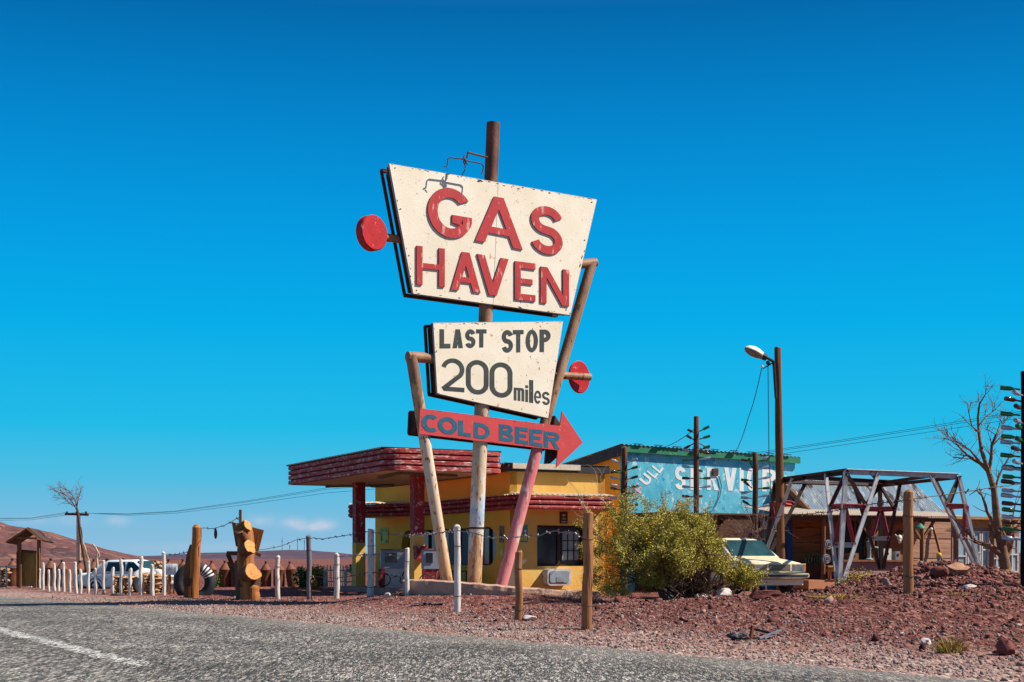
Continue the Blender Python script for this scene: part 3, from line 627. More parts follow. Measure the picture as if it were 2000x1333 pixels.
while len(pts) < 30000:                                   # paler gravel of the verge and the mound
    x = random.uniform(-12, 6); y = random.uniform(11, 36); d, s = road_ds(x, y)
    if d < .05 or d > 9 or s > 26: continue
    if d > 4.5 and (s < 4 or random.random() < .3): continue
    if random.random() > math.exp(-d*.22)*min(1, 22/y): continue
    r = min(.038, .0094*math.exp(random.gauss(0, .5))); pts.append((x, y, gz(x, y)+r*.15)); sz.append(r)
scatter_rocks('verge_gravel', pts, sz, M_grv, label='pale pinkish gravel strewn along the edge of the road', cat='gravel')

def boulder(px, Y, r, m, label, sq=(1.2, 1, .7), sink=.3, seed=1):
    p = G(px, Y); mb = MB().rock(p+Vector((0, 0, r*sq[2]*(1-sink)*.8)), r, sq, seed)
    solo('boulder', mb, m, label, 'boulder', p, 'boulders lying on the gravel', smooth=35)
boulder(1871, 25.0, .15, M['boulder_tan'], 'large tan boulder on the front of the red rubble heap', (1.25, 1, .72), .2, 3)
boulder(1836, 24.9, .13, M['boulder_red'], 'dark red boulder just left of the large tan one on the heap', (1.1, 1, .9), .2, 8)
boulder(1826, 21.6, .10, M['boulder_red'], 'small flat red rock below the tan boulder, right of the thick post', (1.6, 1, .5), .2, 12)
boulder(1415, 27.6, .13, M['boulder_pale'], 'rounded pale boulder at the foot of the big shrub', (1.25, 1, 1), .15, 5)
boulder(1368, 27.8, .10, M['boulder_pale'], 'pale rock among the shrub stems, left of its rounded boulder', (1.2, 1, .9), .2, 25)
boulder(1440, 27.9, .10, M['boulder_pale'], 'whitish flat rock under the right side of the big shrub', (1.7, 1, .5), .2, 6)
boulder(1478, 28.2, .07, M['boulder_pale'], 'small whitish rock beside the right edge of the big shrub', (1.2, 1, .8), .2, 16)
boulder(1497, 22.3, .14, M['boulder_red'], 'dark flat red slab tilted on the bank below the shrub', (1.9, 1, .55), .2, 22)
boulder(1966, 14.5, .10, M['boulder_red'], 'dark red boulder near the right edge beside the dry grass tuft', (1.0, 1, 1.0), .25, 36)
boulder(1808, 15.6, .055, M['boulder_pale'], 'small pale stone left of the dry grass tuft', (1.1, 1, .9), .25, 38)
boulder(757, 29.6, .07, M['boulder_pale'], 'pale stone lying on the slope between two white posts', (1.1, 1, .9), .2, 41)
boulder(1033, 21.8, .07, M['boulder_pale'], 'pale stone beside the foot of the short brown post', (1.5, 1, .7), .2, 43)
boulder(1895, 23.6, .08, M['boulder_pale'], 'whitish rock at the right foot of the rubble heap', (1.5, 1, .6), .2, 47)
boulder(1206, 26.5, .07, M['boulder_red'], 'dark red stone right of the tall brown post', (1, 1, 1.1), .2, 51)

# ------------------------------------------------------------------ lettering
def arc(cx, cy, rx, ry, a0, a1, n=14): return [(cx+rx*math.cos(R(a0+(a1-a0)*i/n)), cy+ry*math.sin(R(a0+(a1-a0)*i/n))) for i in range(n+1)]
def stroke(pts, w):
    L, Rr = [], []; m = len(pts)
    for i, p in enumerate(pts):
        a = Vector(pts[i])-Vector(pts[i-1]) if i else None; b = Vector(pts[i+1])-Vector(p) if i < m-1 else None
        a = a or b; b = b or a; na = Vector((-a.y, a.x)).normalized(); nb = Vector((-b.y, b.x)).normalized(); nn = na+nb
        nn = nn/max(.35, nn.length_squared/2)
        L.append((p[0]+nn.x*w/2, p[1]+nn.y*w/2)); Rr.append((p[0]-nn.x*w/2, p[1]-nn.y*w/2))
    return Rr+L[::-1]
def glyph(ch, W=.8, w=.2):
    k = w*1.12; h = .56; rx = min(W*.55, h/2+.02)
    if ch == 'L': return [[[(0, 0), (W, 0), (W, w), (w, w), (w, 1), (0, 1)]]]
    if ch == 'I': return [[[(0, 0), (W, 0), (W, 1), (0, 1)]]]
    if ch == 'l': return [[[(0, 0), (W, 0), (W, 1), (0, 1)]]]
    if ch == 'i': return [[[(0, 0), (W, 0), (W, .74), (0, .74)]], [[(0, .84), (W, .84), (W, 1), (0, 1)]]]
    if ch == 'T': return [[[((W-w)/2, 0), ((W+w)/2, 0), ((W+w)/2, 1-w), (W, 1-w), (W, 1), (0, 1), (0, 1-w), ((W-w)/2, 1-w)]]]
    if ch == 'H': return [[[(0, 0), (w, 0), (w, .5-w*.45), (W-w, .5-w*.45), (W-w, 0), (W, 0), (W, 1), (W-w, 1), (W-w, .5+w*.45), (w, .5+w*.45), (w, 1), (0, 1)]]]
    if ch == 'E': return [[[(0, 0), (W, 0), (W, w), (w, w), (w, .5-w*.42), (W*.86, .5-w*.42), (W*.86, .5+w*.42), (w, .5+w*.42), (w, 1-w), (W, 1-w), (W, 1), (0, 1)]]]
    if ch == 'F': return [[[(0, 0), (w, 0), (w, .5-w*.42), (W*.86, .5-w*.42), (W*.86, .5+w*.42), (w, .5+w*.42), (w, 1-w), (W, 1-w), (W, 1), (0, 1)]]]
    if ch == 'V':
        y = 1-(W/2-k)/(W/2-k/2)
        return [[[(0, 1), (W/2-k/2, 0), (W/2+k/2, 0), (W, 1), (W-k, 1), (W/2, y), (k, 1)]]]
    if ch == 'A':
        q = W/2-k/2; c0, c1 = .22, .22+w*.8; y = (W/2-k)/q
        return [[[(0, 0), (k, 0), (k+q*c0, c0), (W-k-q*c0, c0), (W-k, 0), (W, 0), (W/2+k/2, 1), (W/2-k/2, 1)], [(k+q*c1, c1), (W-k-q*c1, c1), (W/2, y)]]]
    if ch == 'N':
        y1 = 1-(W-2.15*w)/(W-1.15*w)
        return [[[(0, 0), (w, 0), (w, 1-y1), (W-1.15*w, 0), (W, 0), (W, 1), (W-w, 1), (W-w, y1), (1.15*w, 1), (0, 1)]]]
    if ch == 'O': return [[arc(W/2, .5, W/2, .5, 0, 360, 36)[:-1], arc(W/2, .5, W/2-w, .5-w, 0, 360, 36)[:-1]]]
    if ch == '0':
        r = W/2; q = r-w
        return [[arc(r, 1-r, r, r, 0, 180, 14)+arc(r, r, r, r, 180, 360, 14), arc(r, 1-r, q, q, 0, 180, 14)+arc(r, r, q, q, 180, 360, 14)]]
    if ch == 'D':
        r = W*.62
        return [[[(0, 0)]+arc(W-r, .5, r, .5, -90, 90, 18)+[(0, 1)], [(w, w)]+arc(W-r, .5, r-w, .5-w, -90, 90, 18)+[(w, 1-w)]]]
    if ch == 'C': return [[stroke(arc(W/2, .5, (W-w)/2, (1-w)/2, 48, 312, 26), w)]]
    if ch == 'G':
        xi = W*.98-w*.95; ai = math.degrees(math.acos((xi-W/2)/(W/2-w))); ao = math.degrees(math.acos(.96)); yb_ = .47
        return [[arc(W/2, .5, W/2, .5, 36, 360-ao, 30)+[(W*.98, yb_), (W*.54, yb_), (W*.54, yb_-w*.85), (xi, yb_-w*.85)]+arc(W/2, .5, W/2-w, .5-w, 360-ai, 44, 28)]]
    if ch in 'Ss':
        ry = (1-w)/4; rx_ = (W-w)/2
        return [[stroke(arc(W/2, 1-w/2-ry, rx_, ry, 15, 250, 18)+arc(W/2, w/2+ry, rx_, ry, 70, -165, 18), w)]]
    if ch == 'U': return [[stroke([(w/2, 1)]+arc(W/2, W/2, (W-w)/2, (W-w)/2, 180, 360, 14)+[(W-w/2, 1)], w)]]
    if ch == '2':
        r = (W-w)/2; return [[stroke(arc(W/2, 1-w/2-r, r, r, 165, -38, 18)+[(w*.75, w/2+.03), (w*.9, w/2), (W, w/2)], w)]]
    if ch == 'P': return [[[(0, 0), (w, 0), (w, 1-h)]+arc(W-rx, 1-h/2, rx, h/2, -90, 90, 14)+[(0, 1)], [(w, 1-h+w)]+arc(W-rx, 1-h/2, max(.03, rx-w), h/2-w, -90, 90, 12)+[(w, 1-w)]]]
    if ch == 'R': return [[[(0, 0), (w, 0), (w, 1-h), (W*.42, 1-h), (W-1.15*w, 0), (W, 0), (W-rx*.75, 1-h)]+arc(W-rx, 1-h/2, rx, h/2, -70, 90, 14)+[(0, 1)], [(w, 1-h+w)]+arc(W-rx, 1-h/2, max(.03, rx-w), h/2-w, -90, 90, 12)+[(w, 1-w)]]]
    if ch == 'B':
        r1 = min(.25, W*.45); 
        return [[[(0, 0)]+arc(W-r1, .26, r1, .26, -90, 80, 12)+arc(W-r1-.03, .76, r1, .24, -80, 90, 12)+[(0, 1)],
                 [(w, w)]+arc(W-r1, .26, max(.03, r1-w), max(.03, .26-w), -90, 90, 8)+[(w, .52-w*.45)], [(w, .52+w*.4)]+arc(W-r1-.03, .76, max(.03, r1-w), max(.03, .24-w), -90, 90, 8)+[(w, 1-w)]]]
    if ch == 'm':
        a, b = (W-w)/2, (W+w)/2; t = w*.8; r = .16
        return [[[(0, 0), (w, 0), (w, 1-t), (a-.04, 1-t), (a, 1-t-.06), (a, 0), (b, 0), (b, 1-t), (W-w-.04, 1-t), (W-w, 1-t-.08), (W-w, 0), (W, 0), (W, 1-r), (W-r*.6, 1), (0, 1)]]]
    if ch == 'e': return [[stroke(arc(W/2, .5, (W-w)/2, (1-w)/2, 2, 318, 24), w)], [[(w*.9, .5-w*.35), (W-w*.2, .5-w*.35), (W-w*.2, .5+w*.35), (w*.9, .5+w*.35)]]]
    raise KeyError(ch)
def letter_mesh(ch, quad, onplane, base, th, W=.8, w=.2, crop=(760, 220, 1)):
    """glyph stretched over a quad given in photo pixels, standing on a plane"""
    mb = MB(); g = glyph(ch, W, w)
    al = [p for pc in g for l in pc for p in l]; x0 = min(p[0] for p in al); x1 = max(p[0] for p in al); y0 = min(p[1] for p in al); y1 = max(p[1] for p in al)
    tl, tr, br, bl = (Vector(q) for q in quad)
    for k, pc in enumerate(g):
        def fm(u, v, ww):
            a = (u-x0)/(x1-x0); b = (v-y0)/(y1-y0)
            q = bl*(1-a)*(1-b)+br*a*(1-b)+tr*a*b+tl*(1-a)*b
            return onplane(q.x, q.y, base+ww*(1+.15*k))
        mb.prism(pc, fm, th)
    return mb
def vplane(o, ang):
    """vertical plane through o facing the camera's side, turned by ang: returns pixel -> point with an offset towards the viewer"""
    n = Vector((math.sin(ang), -math.cos(ang), 0)); o = Vector(o); eye = Vector((0, 0, CH))
    def f(px, py, off=0):
        d = Vector(((px-1000)/F, 1, -(py-HZ)/F)); t = (o-eye).dot(n)/d.dot(n); return eye+d*t+n*off
    f.n = n; return f
def extrude_px(mb, poly, pl, o0, o1):
    """solid slab from a pixel outline on a plane, between two offsets"""
    mb.prism([[(p[0], -p[1]) for p in poly]], lambda u, v, ww: pl(u, -v, o0+ww), o1-o0); return mb

# ------------------------------------------------------------------ the roadside sign
SA = R(35)
S0 = P(1000, 1000, 31.2)
pl = vplane(S0, SA); bk = -pl.n
sroot = P(940, 1133, 31.2); sroot.z = gz(sroot.x, sroot.y)
sign = thing('roadside_sign', 'tall tilting roadside sign with GAS HAVEN board, LAST STOP board and red arrow', 'sign', sroot)
def shrink(poly, k, dx=0, dy=0):
    c = sum((Vector(p) for p in poly), Vector((0, 0)))/len(poly); return [tuple(c+(Vector(p)-c)*k+Vector((dx, dy))) for p in poly]
def board(name, poly, m, label, depth, inset=.975, frame_name='frame', gap=.10):
    mb = MB(); extrude_px(mb, poly, pl, 0, .03); b = part(name, mb, m, sign, label)
    inn = shrink(poly, inset); core = shrink(poly, inset-.05)
    fr = MB(); extrude_px(fr, core, pl, -depth+.02, -.002)
    for z0, z1 in ((-depth, -depth+.10), (-gap-.05, -gap+.02)):            # timber battens round the box
        nn = len(inn)
        for i in range(nn):
            p, q = inn[i], inn[(i+1) % nn]
            a, c = pl(*p, (z0+z1)/2), pl(*q, (z0+z1)/2); fr.beam(a, c, abs(z1-z0), .07, up=Vector((0, 0, 1)) if abs((c-a).normalized().z) < .7 else Vector((1, 0, 0)))
    part(frame_name, fr, M['box_wood'], b)
    return b
gas = [(759, 321), (1164, 391), (1112, 616), (806, 574)]
last = [(845, 632), (1098, 629), (1069, 817), (853, 769)]
arrow = [(819, 798), (1092, 832.5), (1096, 803.5), (1137, 865), (1085, 914), (1088, 880), (817, 848)]
gb = board('name_board', gas, M['cream'], 'large cream board with raised red GAS HAVEN letters', .46)
lb = board('distance_board', last, M['cream'], 'smaller cream board painted LAST STOP 200 miles in charcoal', .42)
# the arrow: panel plus box
ab_ = MB(); extrude_px(ab_, arrow, pl, 0, .03); ab = part('arrow_board', ab_, M['arrow_red'], sign, 'red arrow board pointing right, painted COLD BEER')
fr = MB(); shaft = [(823, 802), (1088, 836), (1084, 876), (821, 845)]
extrude_px(fr, shaft, pl, -.47, -.20)
head = shrink([(1092, 833), (1096, 808), (1131, 865), (1086, 908)], .94, -1)
extrude_px(fr, head, pl, -.46, -.21)
inn = shrink(shaft, 1.01)
for i in range(4):
    a, c = pl(*inn[i], -.45), pl(*inn[(i+1) % 4], -.45); fr.beam(a, c, .06, .06)
for x_, y0_, y1_ in ((834, 806, 838), (940, 820, 850), (1068, 838, 868)): fr.beam(pl(x_, (y0_+y1_)/2, -.22), pl(x_, (y0_+y1_)/2, .0), .10, .30)
part('frame', fr, M['box_wood'], ab)
# thin pale edge strips on the boards
for poly, par in ((gas, gb), (last, lb)):
    e = MB(); nn = len(poly)
    for i in range(nn):
        a, c = pl(*poly[i], .0), pl(*poly[(i+1) % nn], .0); e.beam(a, c, .035, .03)
    part('edge_strip', e, M['metal_grey'], par)
def flakes(poly, pairs, n, seed, sz=1.0):
    rr_ = random.Random(seed); mb = MB()
    for _ in range(n):
        i = rr_.choice(pairs); a, b_ = Vector(poly[i]), Vector(poly[(i+1) % len(poly)]); t = rr_.random(); c = sum((Vector(p) for p in poly), Vector((0, 0)))/len(poly)
        p = a.lerp(b_, t); inn_ = (c-p).normalized(); p = p+inn_*abs(rr_.gauss(0, 2.2))+inn_*.8; k = rr_.randint(5, 8); r = rr_.uniform(.5, 1.7)*sz; e = (b_-a).normalized(); el_ = rr_.uniform(1, 3.2)
        pts = [tuple(p+e*(r*el_*math.cos(6.283*j/k)*rr_.uniform(.6, 1.2))+inn_*(r*.8*math.sin(6.283*j/k)*rr_.uniform(.5, 1.2))) for j in range(k)]
        try: extrude_px(mb, pts, pl, .0305+.0004*rr_.random(), .0318+.0004*rr_.random())
        except Exception: pass
    return mb
for poly, par, sd in ((gas, gb, 3), (last, lb, 4), (arrow, ab, 5)):
    part('rust_flakes', flakes(poly, [0, 0, 0, 1, 2, 3] if par != ab else [0, 5, 5, 6], 70 if par == gb else 36, sd, 1.0 if par == gb else .8), M['trim_rust'], par, stuff=True)
mb = MB(); extrude_px(mb, [(971.0, 358.5), (971.9, 358.5), (962.0, 596), (961.1, 596)], pl, .0304, .0312); part('panel_seam', mb, M['metal_grey'], gb)
for x, y in ((770, 329), (781, 409), (812, 568), (1154, 396), (1140, 470), (1104, 606), (797, 500)):
    mb = MB(); extrude_px(mb, [(x+1.3*math.cos(R(a_)), y+1.3*math.sin(R(a_))) for a_ in range(0, 360, 45)], pl, .0306, .036); part('bolt', mb, M['black_plastic'], gb)
# letters
def q4(x0, x1, tl, tr, br, bl): return [(x0, tl), (x1, tr), (x1, br), (x0, bl)]
for ch, qd, W_, w_ in [('G', q4(833, 919, 361.5, 376, 473, 458.5), .88, .19), ('A', q4(925, 1018, 379, 394.5, 489, 471), .98, .175), ('S', q4(1034.5, 1096, 399, 410, 504, 491.5), .70, .175),
                   ('H', q4(811, 866, 481, 487, 562, 557), .74, .155), ('A', q4(878, 936, 490.5, 497.5, 573.5, 566.5), .78, .175), ('V', q4(929, 990.5, 497, 507.5, 581, 575), .80, .175),
                   ('E', q4(1003, 1043, 511, 516, 590, 586), .58, .165), ('N', q4(1053, 1108.5, 521.5, 528.5, 600, 592), .74, .155)]:
    l = part('letter', letter_mesh(ch, qd, pl, .03, .030, W_, w_), M['letter_red'], gb)
    l.data.materials.append(M['letter_side'])
    for p in l.data.polygons:
        if abs(p.normal.dot(pl.n)) < .7: p.material_index = 1
def c8(x0, x1, y0l, y0r, y1r, y1l): s = .2303; return [(740+x0*s, 480+y0l*s), (740+x1*s, 480+y0r*s), (740+x1*s, 480+y1r*s), (740+x0*s, 480+y1l*s)]
for ch, qd, W_, w_ in [('L', c8(508, 600, 710, 714, 872, 873), .58, .24), ('A', c8(618, 706, 712, 712, 870, 871), .58, .22), ('S', c8(726, 812, 712, 712, 868, 872), .56, .22), ('T', c8(818, 906, 712, 712, 864, 866), .56, .22),
                   ('S', c8(1036, 1130, 716, 720, 907, 911), .54, .20), ('T', c8(1130, 1220, 718, 717, 905, 908), .50, .19), ('O', c8(1238, 1342, 715, 715, 904, 908), .56, .19), ('P', c8(1356, 1449, 714, 714, 902, 904), .50, .20),
                   ('2', c8(524, 718, 955, 962, 1245, 1230), .68, .13), ('0', c8(732, 924, 968, 976, 1272, 1255), .62, .13), ('0', c8(932, 1126, 988, 996, 1298, 1282), .62, .13),
                   ('m', c8(1138, 1226, 1205, 1212, 1322, 1312), .80, .20), ('i', c8(1236, 1258, 1185, 1187, 1328, 1325), .2, .2), ('l', c8(1268, 1302, 1140, 1143, 1336, 1331), .2, .2),
                   ('e', c8(1310, 1370, 1228, 1233, 1345, 1338), .66, .17), ('s', c8(1378, 1442, 1238, 1244, 1356, 1348), .62, .17)]:
    part('letter', letter_mesh(ch, qd, pl, .031, .004, W_, w_), M['letter_dark'], lb)
def c1(x0, x1, y0l, y0r, y1r, y1l): s = .2851; return [(760+x0*s, 780+y0l*s), (760+x1*s, 780+y0r*s), (760+x1*s, 780+y1r*s), (760+x0*s, 780+y1l*s)]
for ch, qd, W_, w_ in [('C', c1(215, 324, 98, 110, 232, 220), .80, .23), ('O', c1(328, 462, 115, 131, 250, 233), .98, .24), ('L', c1(468, 553, 145, 152, 262, 248), .62, .25), ('D', c1(574, 686, 158, 172, 283, 265), .88, .24),
                   ('B', c1(747, 846, 170, 184, 298, 284), .78, .22), ('E', c1(857, 946, 188, 198, 314, 300), .68, .23), ('E', c1(955, 1044, 203, 212, 330, 316), .68, .23), ('R', c1(1054, 1162, 218, 232, 344, 330), .82, .22)]:
    part('letter', letter_mesh(ch, qd, pl, .031, .004, W_, w_), M['letter_blue'], ab)
# poles
off = -.17
_pls = {}
def pp(px, py, o=off):
    if o not in _pls: _pls[o] = vplane(S0+pl.n*o, SA)
    return _pls[o](px, py)
def polepts(a, b, n, o=off): return [pp(a[0]+(b[0]-a[0])*i/n, a[1]+(b[1]-a[1])*i/n, o) for i in range(n+1)]
mb = MB(); mb.tube(polepts((926, 1145), (944, 720), 10), .158, 20); cp = part('pole', mb, M['pole_centre'], sign, 'thick centre pole with peeling cream, blue and rust paint', smooth=50)
mb = MB(); mb.tube(polepts((944, 720), (958, 375), 8), .150, 20); part('pole', mb, M['pole_tan'], sign, 'tan rusty middle length of the centre pole', smooth=50)
mb = MB(); mb.tube(polepts((958, 375), (963.5, 241), 6), .148, 20); part('pole', mb, M['pole_rust'], sign, 'dark rust brown upper pole sticking out above the boards', smooth=50)
mb = MB(); mb.tube([pp(931, 1034), pp(931, 1030)], .163, 20); part('pole_band', mb, M['trim_rust'], cp)
mb = MB(); mb.tube(polepts((874, 1140), (803, 694), 10, -.13), .122, 18); lp = part('slanted_pole', mb, M['pole_slant'], sign, 'cream and rust slanted pole on the left', smooth=50)
mb = MB(); mb.tube([pp(796, 697, -.13), pp(852, 701, -.13)], .112, 16); part('elbow_arm', mb, M['pole_tan'], lp, smooth=50)
mb = MB(); mb.tube(polepts((979, 1146), (1049, 878), 8, -.15), .132, 18); rpk = part('slanted_pole', mb, M['pole_pink'], sign, 'faded pink lower half of the right slanted pole', smooth=50)
mb = MB(); mb.tube(polepts((1049, 878), (1156, 514), 8, -.15), .118, 18); rpt = part('slanted_pole', mb, M['pole_tan'], sign, 'tan and rust upper half of the right slanted pole', smooth=50)
mb = MB(); mb.tube([pp(1130, 517, -.15), pp(1163, 513, -.15)], .105, 16); part('elbow_arm', mb, M['pole_tan'], rpt, smooth=50)
# red discs on stub pipes
dm = Matrix.Rotation(SA+R(13), 3, 'Z') @ Matrix.Rotation(R(90), 3, 'X')
def disc(px, py, o, r, th, arm):
    mb = MB(); c = pp(px, py, o); mb.lathe([(r-.02, -th/2), (r, -th/2+.02), (r, th/2-.02), (r-.02, th/2)], 32, c, dm); d = part('disc', mb, M['disc_red'], sign, 'round red disc on a stub pipe', smooth=40)
    mb = MB(); mb.tube([pp(*arm[0], arm[2]), pp(*arm[1], arm[2])], .085, 14); part('stub_pipe', mb, M['pole_tan'], d, smooth=50)
disc(726, 456, -.05, .365, .20, ((735, 462), (800, 470), -.20))
disc(1131, 737, -.42, .375, .07, ((1082, 733), (1152, 737), -.18))
# old lamp bracket and loose wires at the top
mb = MB(); mb.tube([pp(957, 309, -.17), pp(932, 303, .1), pp(914, 298, .3)], .022, 6).tube([pp(914, 297, .3), pp(912, 309, .3)], .022, 6)
br = part('lamp_bracket', mb, M['rust_dark'], sign)
mb = MB()
mb.tube([pp(868, 326, .3), pp(873, 324, .3), pp(875, 310, .3), pp(878, 308, .3), pp(903, 311, .3), pp(909, 314, .3), pp(940, 320, .3), pp(944, 324, .3), pp(943, 334, .3), pp(940, 341, .3)], .014, 5)
mb.tube([pp(907, 303, .3), pp(904, 312, .32), pp(910, 318, .32), pp(906, 308, .3), pp(913, 322, .3), pp(909, 326, .3), pp(905, 316, .3), pp(911, 312, .3), pp(908, 324, .3)], .014, 5)
mb.tube([pp(909, 322, .3), pp(908, 332, .28), pp(902, 343, .2)], .011, 5).tube([pp(871, 327, .3), pp(876, 333, .3)], .008, 4)
part('wire', mb, M['rust_dark'], br)

# ------------------------------------------------------------------ kerb of the mound
mb = MB(); kp = [(786, 1134, 29.9), (830, 1133, 29.4), (880, 1136, 29.1), (940, 1141, 28.9), (1000, 1147, 28.8), (1060, 1151, 28.9), (1120, 1154, 29.1), (1180, 1157, 29.5)]
path = []
for (a, b) in zip(kp, kp[1:]):
    for i in range(8):
        t = i/8; q = [a[j]+(b[j]-a[j])*t for j in range(3)]; x = (q[0]-1000)*q[2]/F; z = CH-(q[1]-HZ)*q[2]/F
        nn = noise.noise(Vector((x*4, 0, 1)))
        path.append((x, q[2]+.05*nn, z+.02*noise.noise(Vector((x*5, 3, 1)))))
k_ = 7
for (x, y, z) in path:
    j = .03*noise.noise(Vector((x*7, y*7, 0)))
    for (dy, dz) in ((0, -.5), (-.02+j, -.10), (0, -.02), (.05, 0), (.30, .01+j*.3), (.42, -.03), (.45, -.5)): mb.v.append(Vector((x, y+dy, z+dz)))
for i in range(len(path)-1): mb.f += [(i*k_+q, (i+1)*k_+q, (i+1)*k_+q+1, i*k_+q+1) for q in range(k_-1)]
for b_ in (0, len(path)-1): mb.f.append(tuple(b_*k_+q for q in range(k_)))
struct('kerb', mb, M['kerb'])

# ------------------------------------------------------------------ fuel canopy
AX = Vector((-.445, .895, 0)); BX = Vector((.893, .45, 0))
def rounded(pts, r, n=6):
    o = []; m = len(pts)
    for i in range(m):
        p = Vector(pts[i][:2]); a = (Vector(pts[i-1][:2])-p).normalized(); b = (Vector(pts[(i+1) % m][:2])-p).normalized()
        if r[i] <= 0: o.append(tuple(p)); continue
        s, e = p+a*r[i], p+b*r[i]
        for k in range(n+1):
            t = k/n; o.append(tuple(s*(1-t)**2+p*2*t*(1-t)+e*t*t))
    return o
C0 = Vector((-3.15, 36, 0)); C1 = C0+BX*3.30; C2 = C1+AX*8.3; C3 = C0+AX*8.3
zb, zt = 3.22, 3.80
can = thing('fuel_canopy', 'maroon slatted canopy with rounded corners over the fuel pumps', 'canopy', (C0+C2)/2)
loop = rounded([C0, C1, C2, C3], [.5, .45, .2, .2])
mb = MB(); hgt = (zt-zb)/4
for i in range(4):
    z0 = zb+i*hgt
    mb.sweep(loop, [(-.12, z0+.012), (.0+.012*(3-i), z0+.012), (.035, z0+.03), (.035, z0+hgt-.035), (.0, z0+hgt-.015), (-.12, z0+hgt-.015)], True)
part('fascia', mb, M['maroon_faded'], can)
mb = MB(); mb.sweep(loop, [(-.045, zb), (-.045, zt-.03)], True); part('fascia_backing', mb, M['letter_side'], can)
def ngon(mb, pts, z, up):
    mb.add([(p[0], p[1], z) for p in pts], [tuple(range(len(pts))) if up else tuple(range(len(pts)-1, -1, -1))]); return mb
mb = MB(); inner = [tuple(Vector(p)*.995+Vector(((C0+C2)/2).xy)*.005) for p in loop]
ngon(mb, inner, zb+.02, False); part('soffit', mb, M['soffit'], can)
def corrugated(mb, o, U, Vv, pitch=.08, amp=.018, nv=2, edge=.02, jag=0):
    o, U, Vv = Vector(o), Vector(U), Vector(Vv); n = max(4, int(U.length/pitch*4)); nrm = U.cross(Vv).normalized()
    if nrm.z < 0: nrm = -nrm
    vs = []
    for j in range(nv+1):
        for i in range(n+1):
            jj = jag*noise.noise(Vector((int(i/18)*3.3, j, 1))) if j in (0, nv) else 0
            vs.append(o+U*i/n+Vv*(j/nv)+Vv.normalized()*jj+nrm*amp*math.sin(i*math.pi/2+.4))
    m_ = n+1
    fs = [(j*m_+i, j*m_+i+1, (j+1)*m_+i+1, (j+1)*m_+i) for j in range(nv) for i in range(n)]
    L = len(vs); vs2 = [v-nrm*edge*.2 for v in vs]
    mb.add(vs+vs2, fs+[tuple(L+q for q in reversed(f)) for f in fs]+[(i, L+i, L+i+1, i+1) for i in range(n)]+[(nv*m_+i, nv*m_+i+1, L+nv*m_+i+1, L+nv*m_+i) for i in range(n)])
    return mb
mb = MB(); o = C0+AX*.25+BX*-.07+Vector((0, 0, zt+.01)); corrugated(mb, o, AX*8.0, BX*3.42, .12, .028)
part('roof_sheet', mb, M['tin_dark'], can)
mb = MB()
def onsoffit(px, py): Y = (zb+.005-CH)*F/(HZ-py); return P(px, py, Y)
for a, b in (((637, 949), (768, 946)), ((740, 931), (783, 922)), ((783, 922), (892, 927))):
    p, q = onsoffit(*a), onsoffit(*b); part('strip_light', MB().beam(p-Vector((0, 0, .03)), q-Vector((0, 0, .03)), .10, .06), M['strip'], can)
for px, t, zs in ((701, 6.4, 1.45), (815, 1.88, 1.62)):
    c = C0+BX*1.6+AX*t; rot = Matrix.Rotation(math.atan2(BX.y, BX.x), 3, 'Z')
    mb = MB().box((c.x, c.y, (zb+.02+zs)/2), (.30, .30, zb+.02-zs), rot); col = part('column', mb, M['maroon'], can)
    mb = MB().box((c.x, c.y, (zs-.2)/2), (.305, .305, zs+.2), rot); part('column_base', mb, M['yellow2'], col, 'yellow painted lower half')
c = C0+BX*1.6+AX*1.88
# planter box fixed on the column
mb = MB(); pc = c-BX*.02-AX*.26; mb.box((pc.x, pc.y, 1.14), (.28, .2, .36), Matrix.Rotation(math.atan2(BX.y, BX.x), 3, 'Z'), 1.2)
solo('planter_box', mb, M['maroon'], 'small faded maroon planter box hung on the right canopy column', 'planter', (pc.x, pc.y, .96))
# pump island
cI = C0+BX*1.6+AX*3.2; rot = Matrix.Rotation(math.atan2(BX.y, BX.x), 3, 'Z')
mb = MB().box((cI.x, cI.y, .05), (1.1, 7.6, .22), rot)
solo('pump_island', mb, M['adobe'], 'low raised concrete island under the fuel canopy', 'pump island', (cI.x, cI.y, 0))
def fuel_pump(t, label, body, lower, wdt, face):
    c = C0+BX*1.6+AX*t; c.z = .16; o = thing('fuel_pump', label, 'fuel pump', c, 'fuel pumps')
    rot = Matrix.Rotation(face, 3, 'Z'); f = lambda x, y, z: c+rot @ Vector((x, y, z))
    part('cabinet', MB().box(f(0, 0, .27), (wdt, .42, .54), rot), lower, o)
    part('display_head', MB().box(f(0, 0, .80), (wdt*1.06, .46, .50), rot).box(f(0, 0, .56), (wdt*.96, .38, .05), rot), body, o)
    part('top_cap', MB().box(f(0, 0, 1.065), (wdt*1.04, .48, .03), rot), M['maroon'], o)
    pane = MB().box(f(-wdt*.18, -.24, .84), (wdt*.42, .02, .26), rot); part('dial_window', pane, M['glass'], o)
    part('side_stripe', MB().box(f(-wdt*.5, -.22, .27), (wdt*.22, .03, .52), rot), M['maroon'], o)
    hz = MB(); hz.tube([f(wdt*.5, -.05, .62), f(wdt*.62, -.12, .55), f(wdt*.42, -.3, .18), f(wdt*.3, -.34, .05), f(wdt*.12, -.34, .2), f(wdt*.3, -.3, .50)], .018, 6); part('hose', hz, M['black_plastic'], o, smooth=True)
    hz = MB(); hz.torus(f(-wdt*.42, -.31, .24), .17, .014, rot @ Matrix.Rotation(R(90), 3, 'X'), 20, 6); part('hose', hz, M['black_plastic'], o, smooth=True)
    part('nozzle', MB().box(f(wdt*.54, -.05, .70), (.05, .09, .2), rot), M['black_plastic'], o)
fuel_pump(3.45, 'wide white fuel pump with grey head beside the left canopy column', M['pump_grey'], M['pump_white'], .80, R(8))
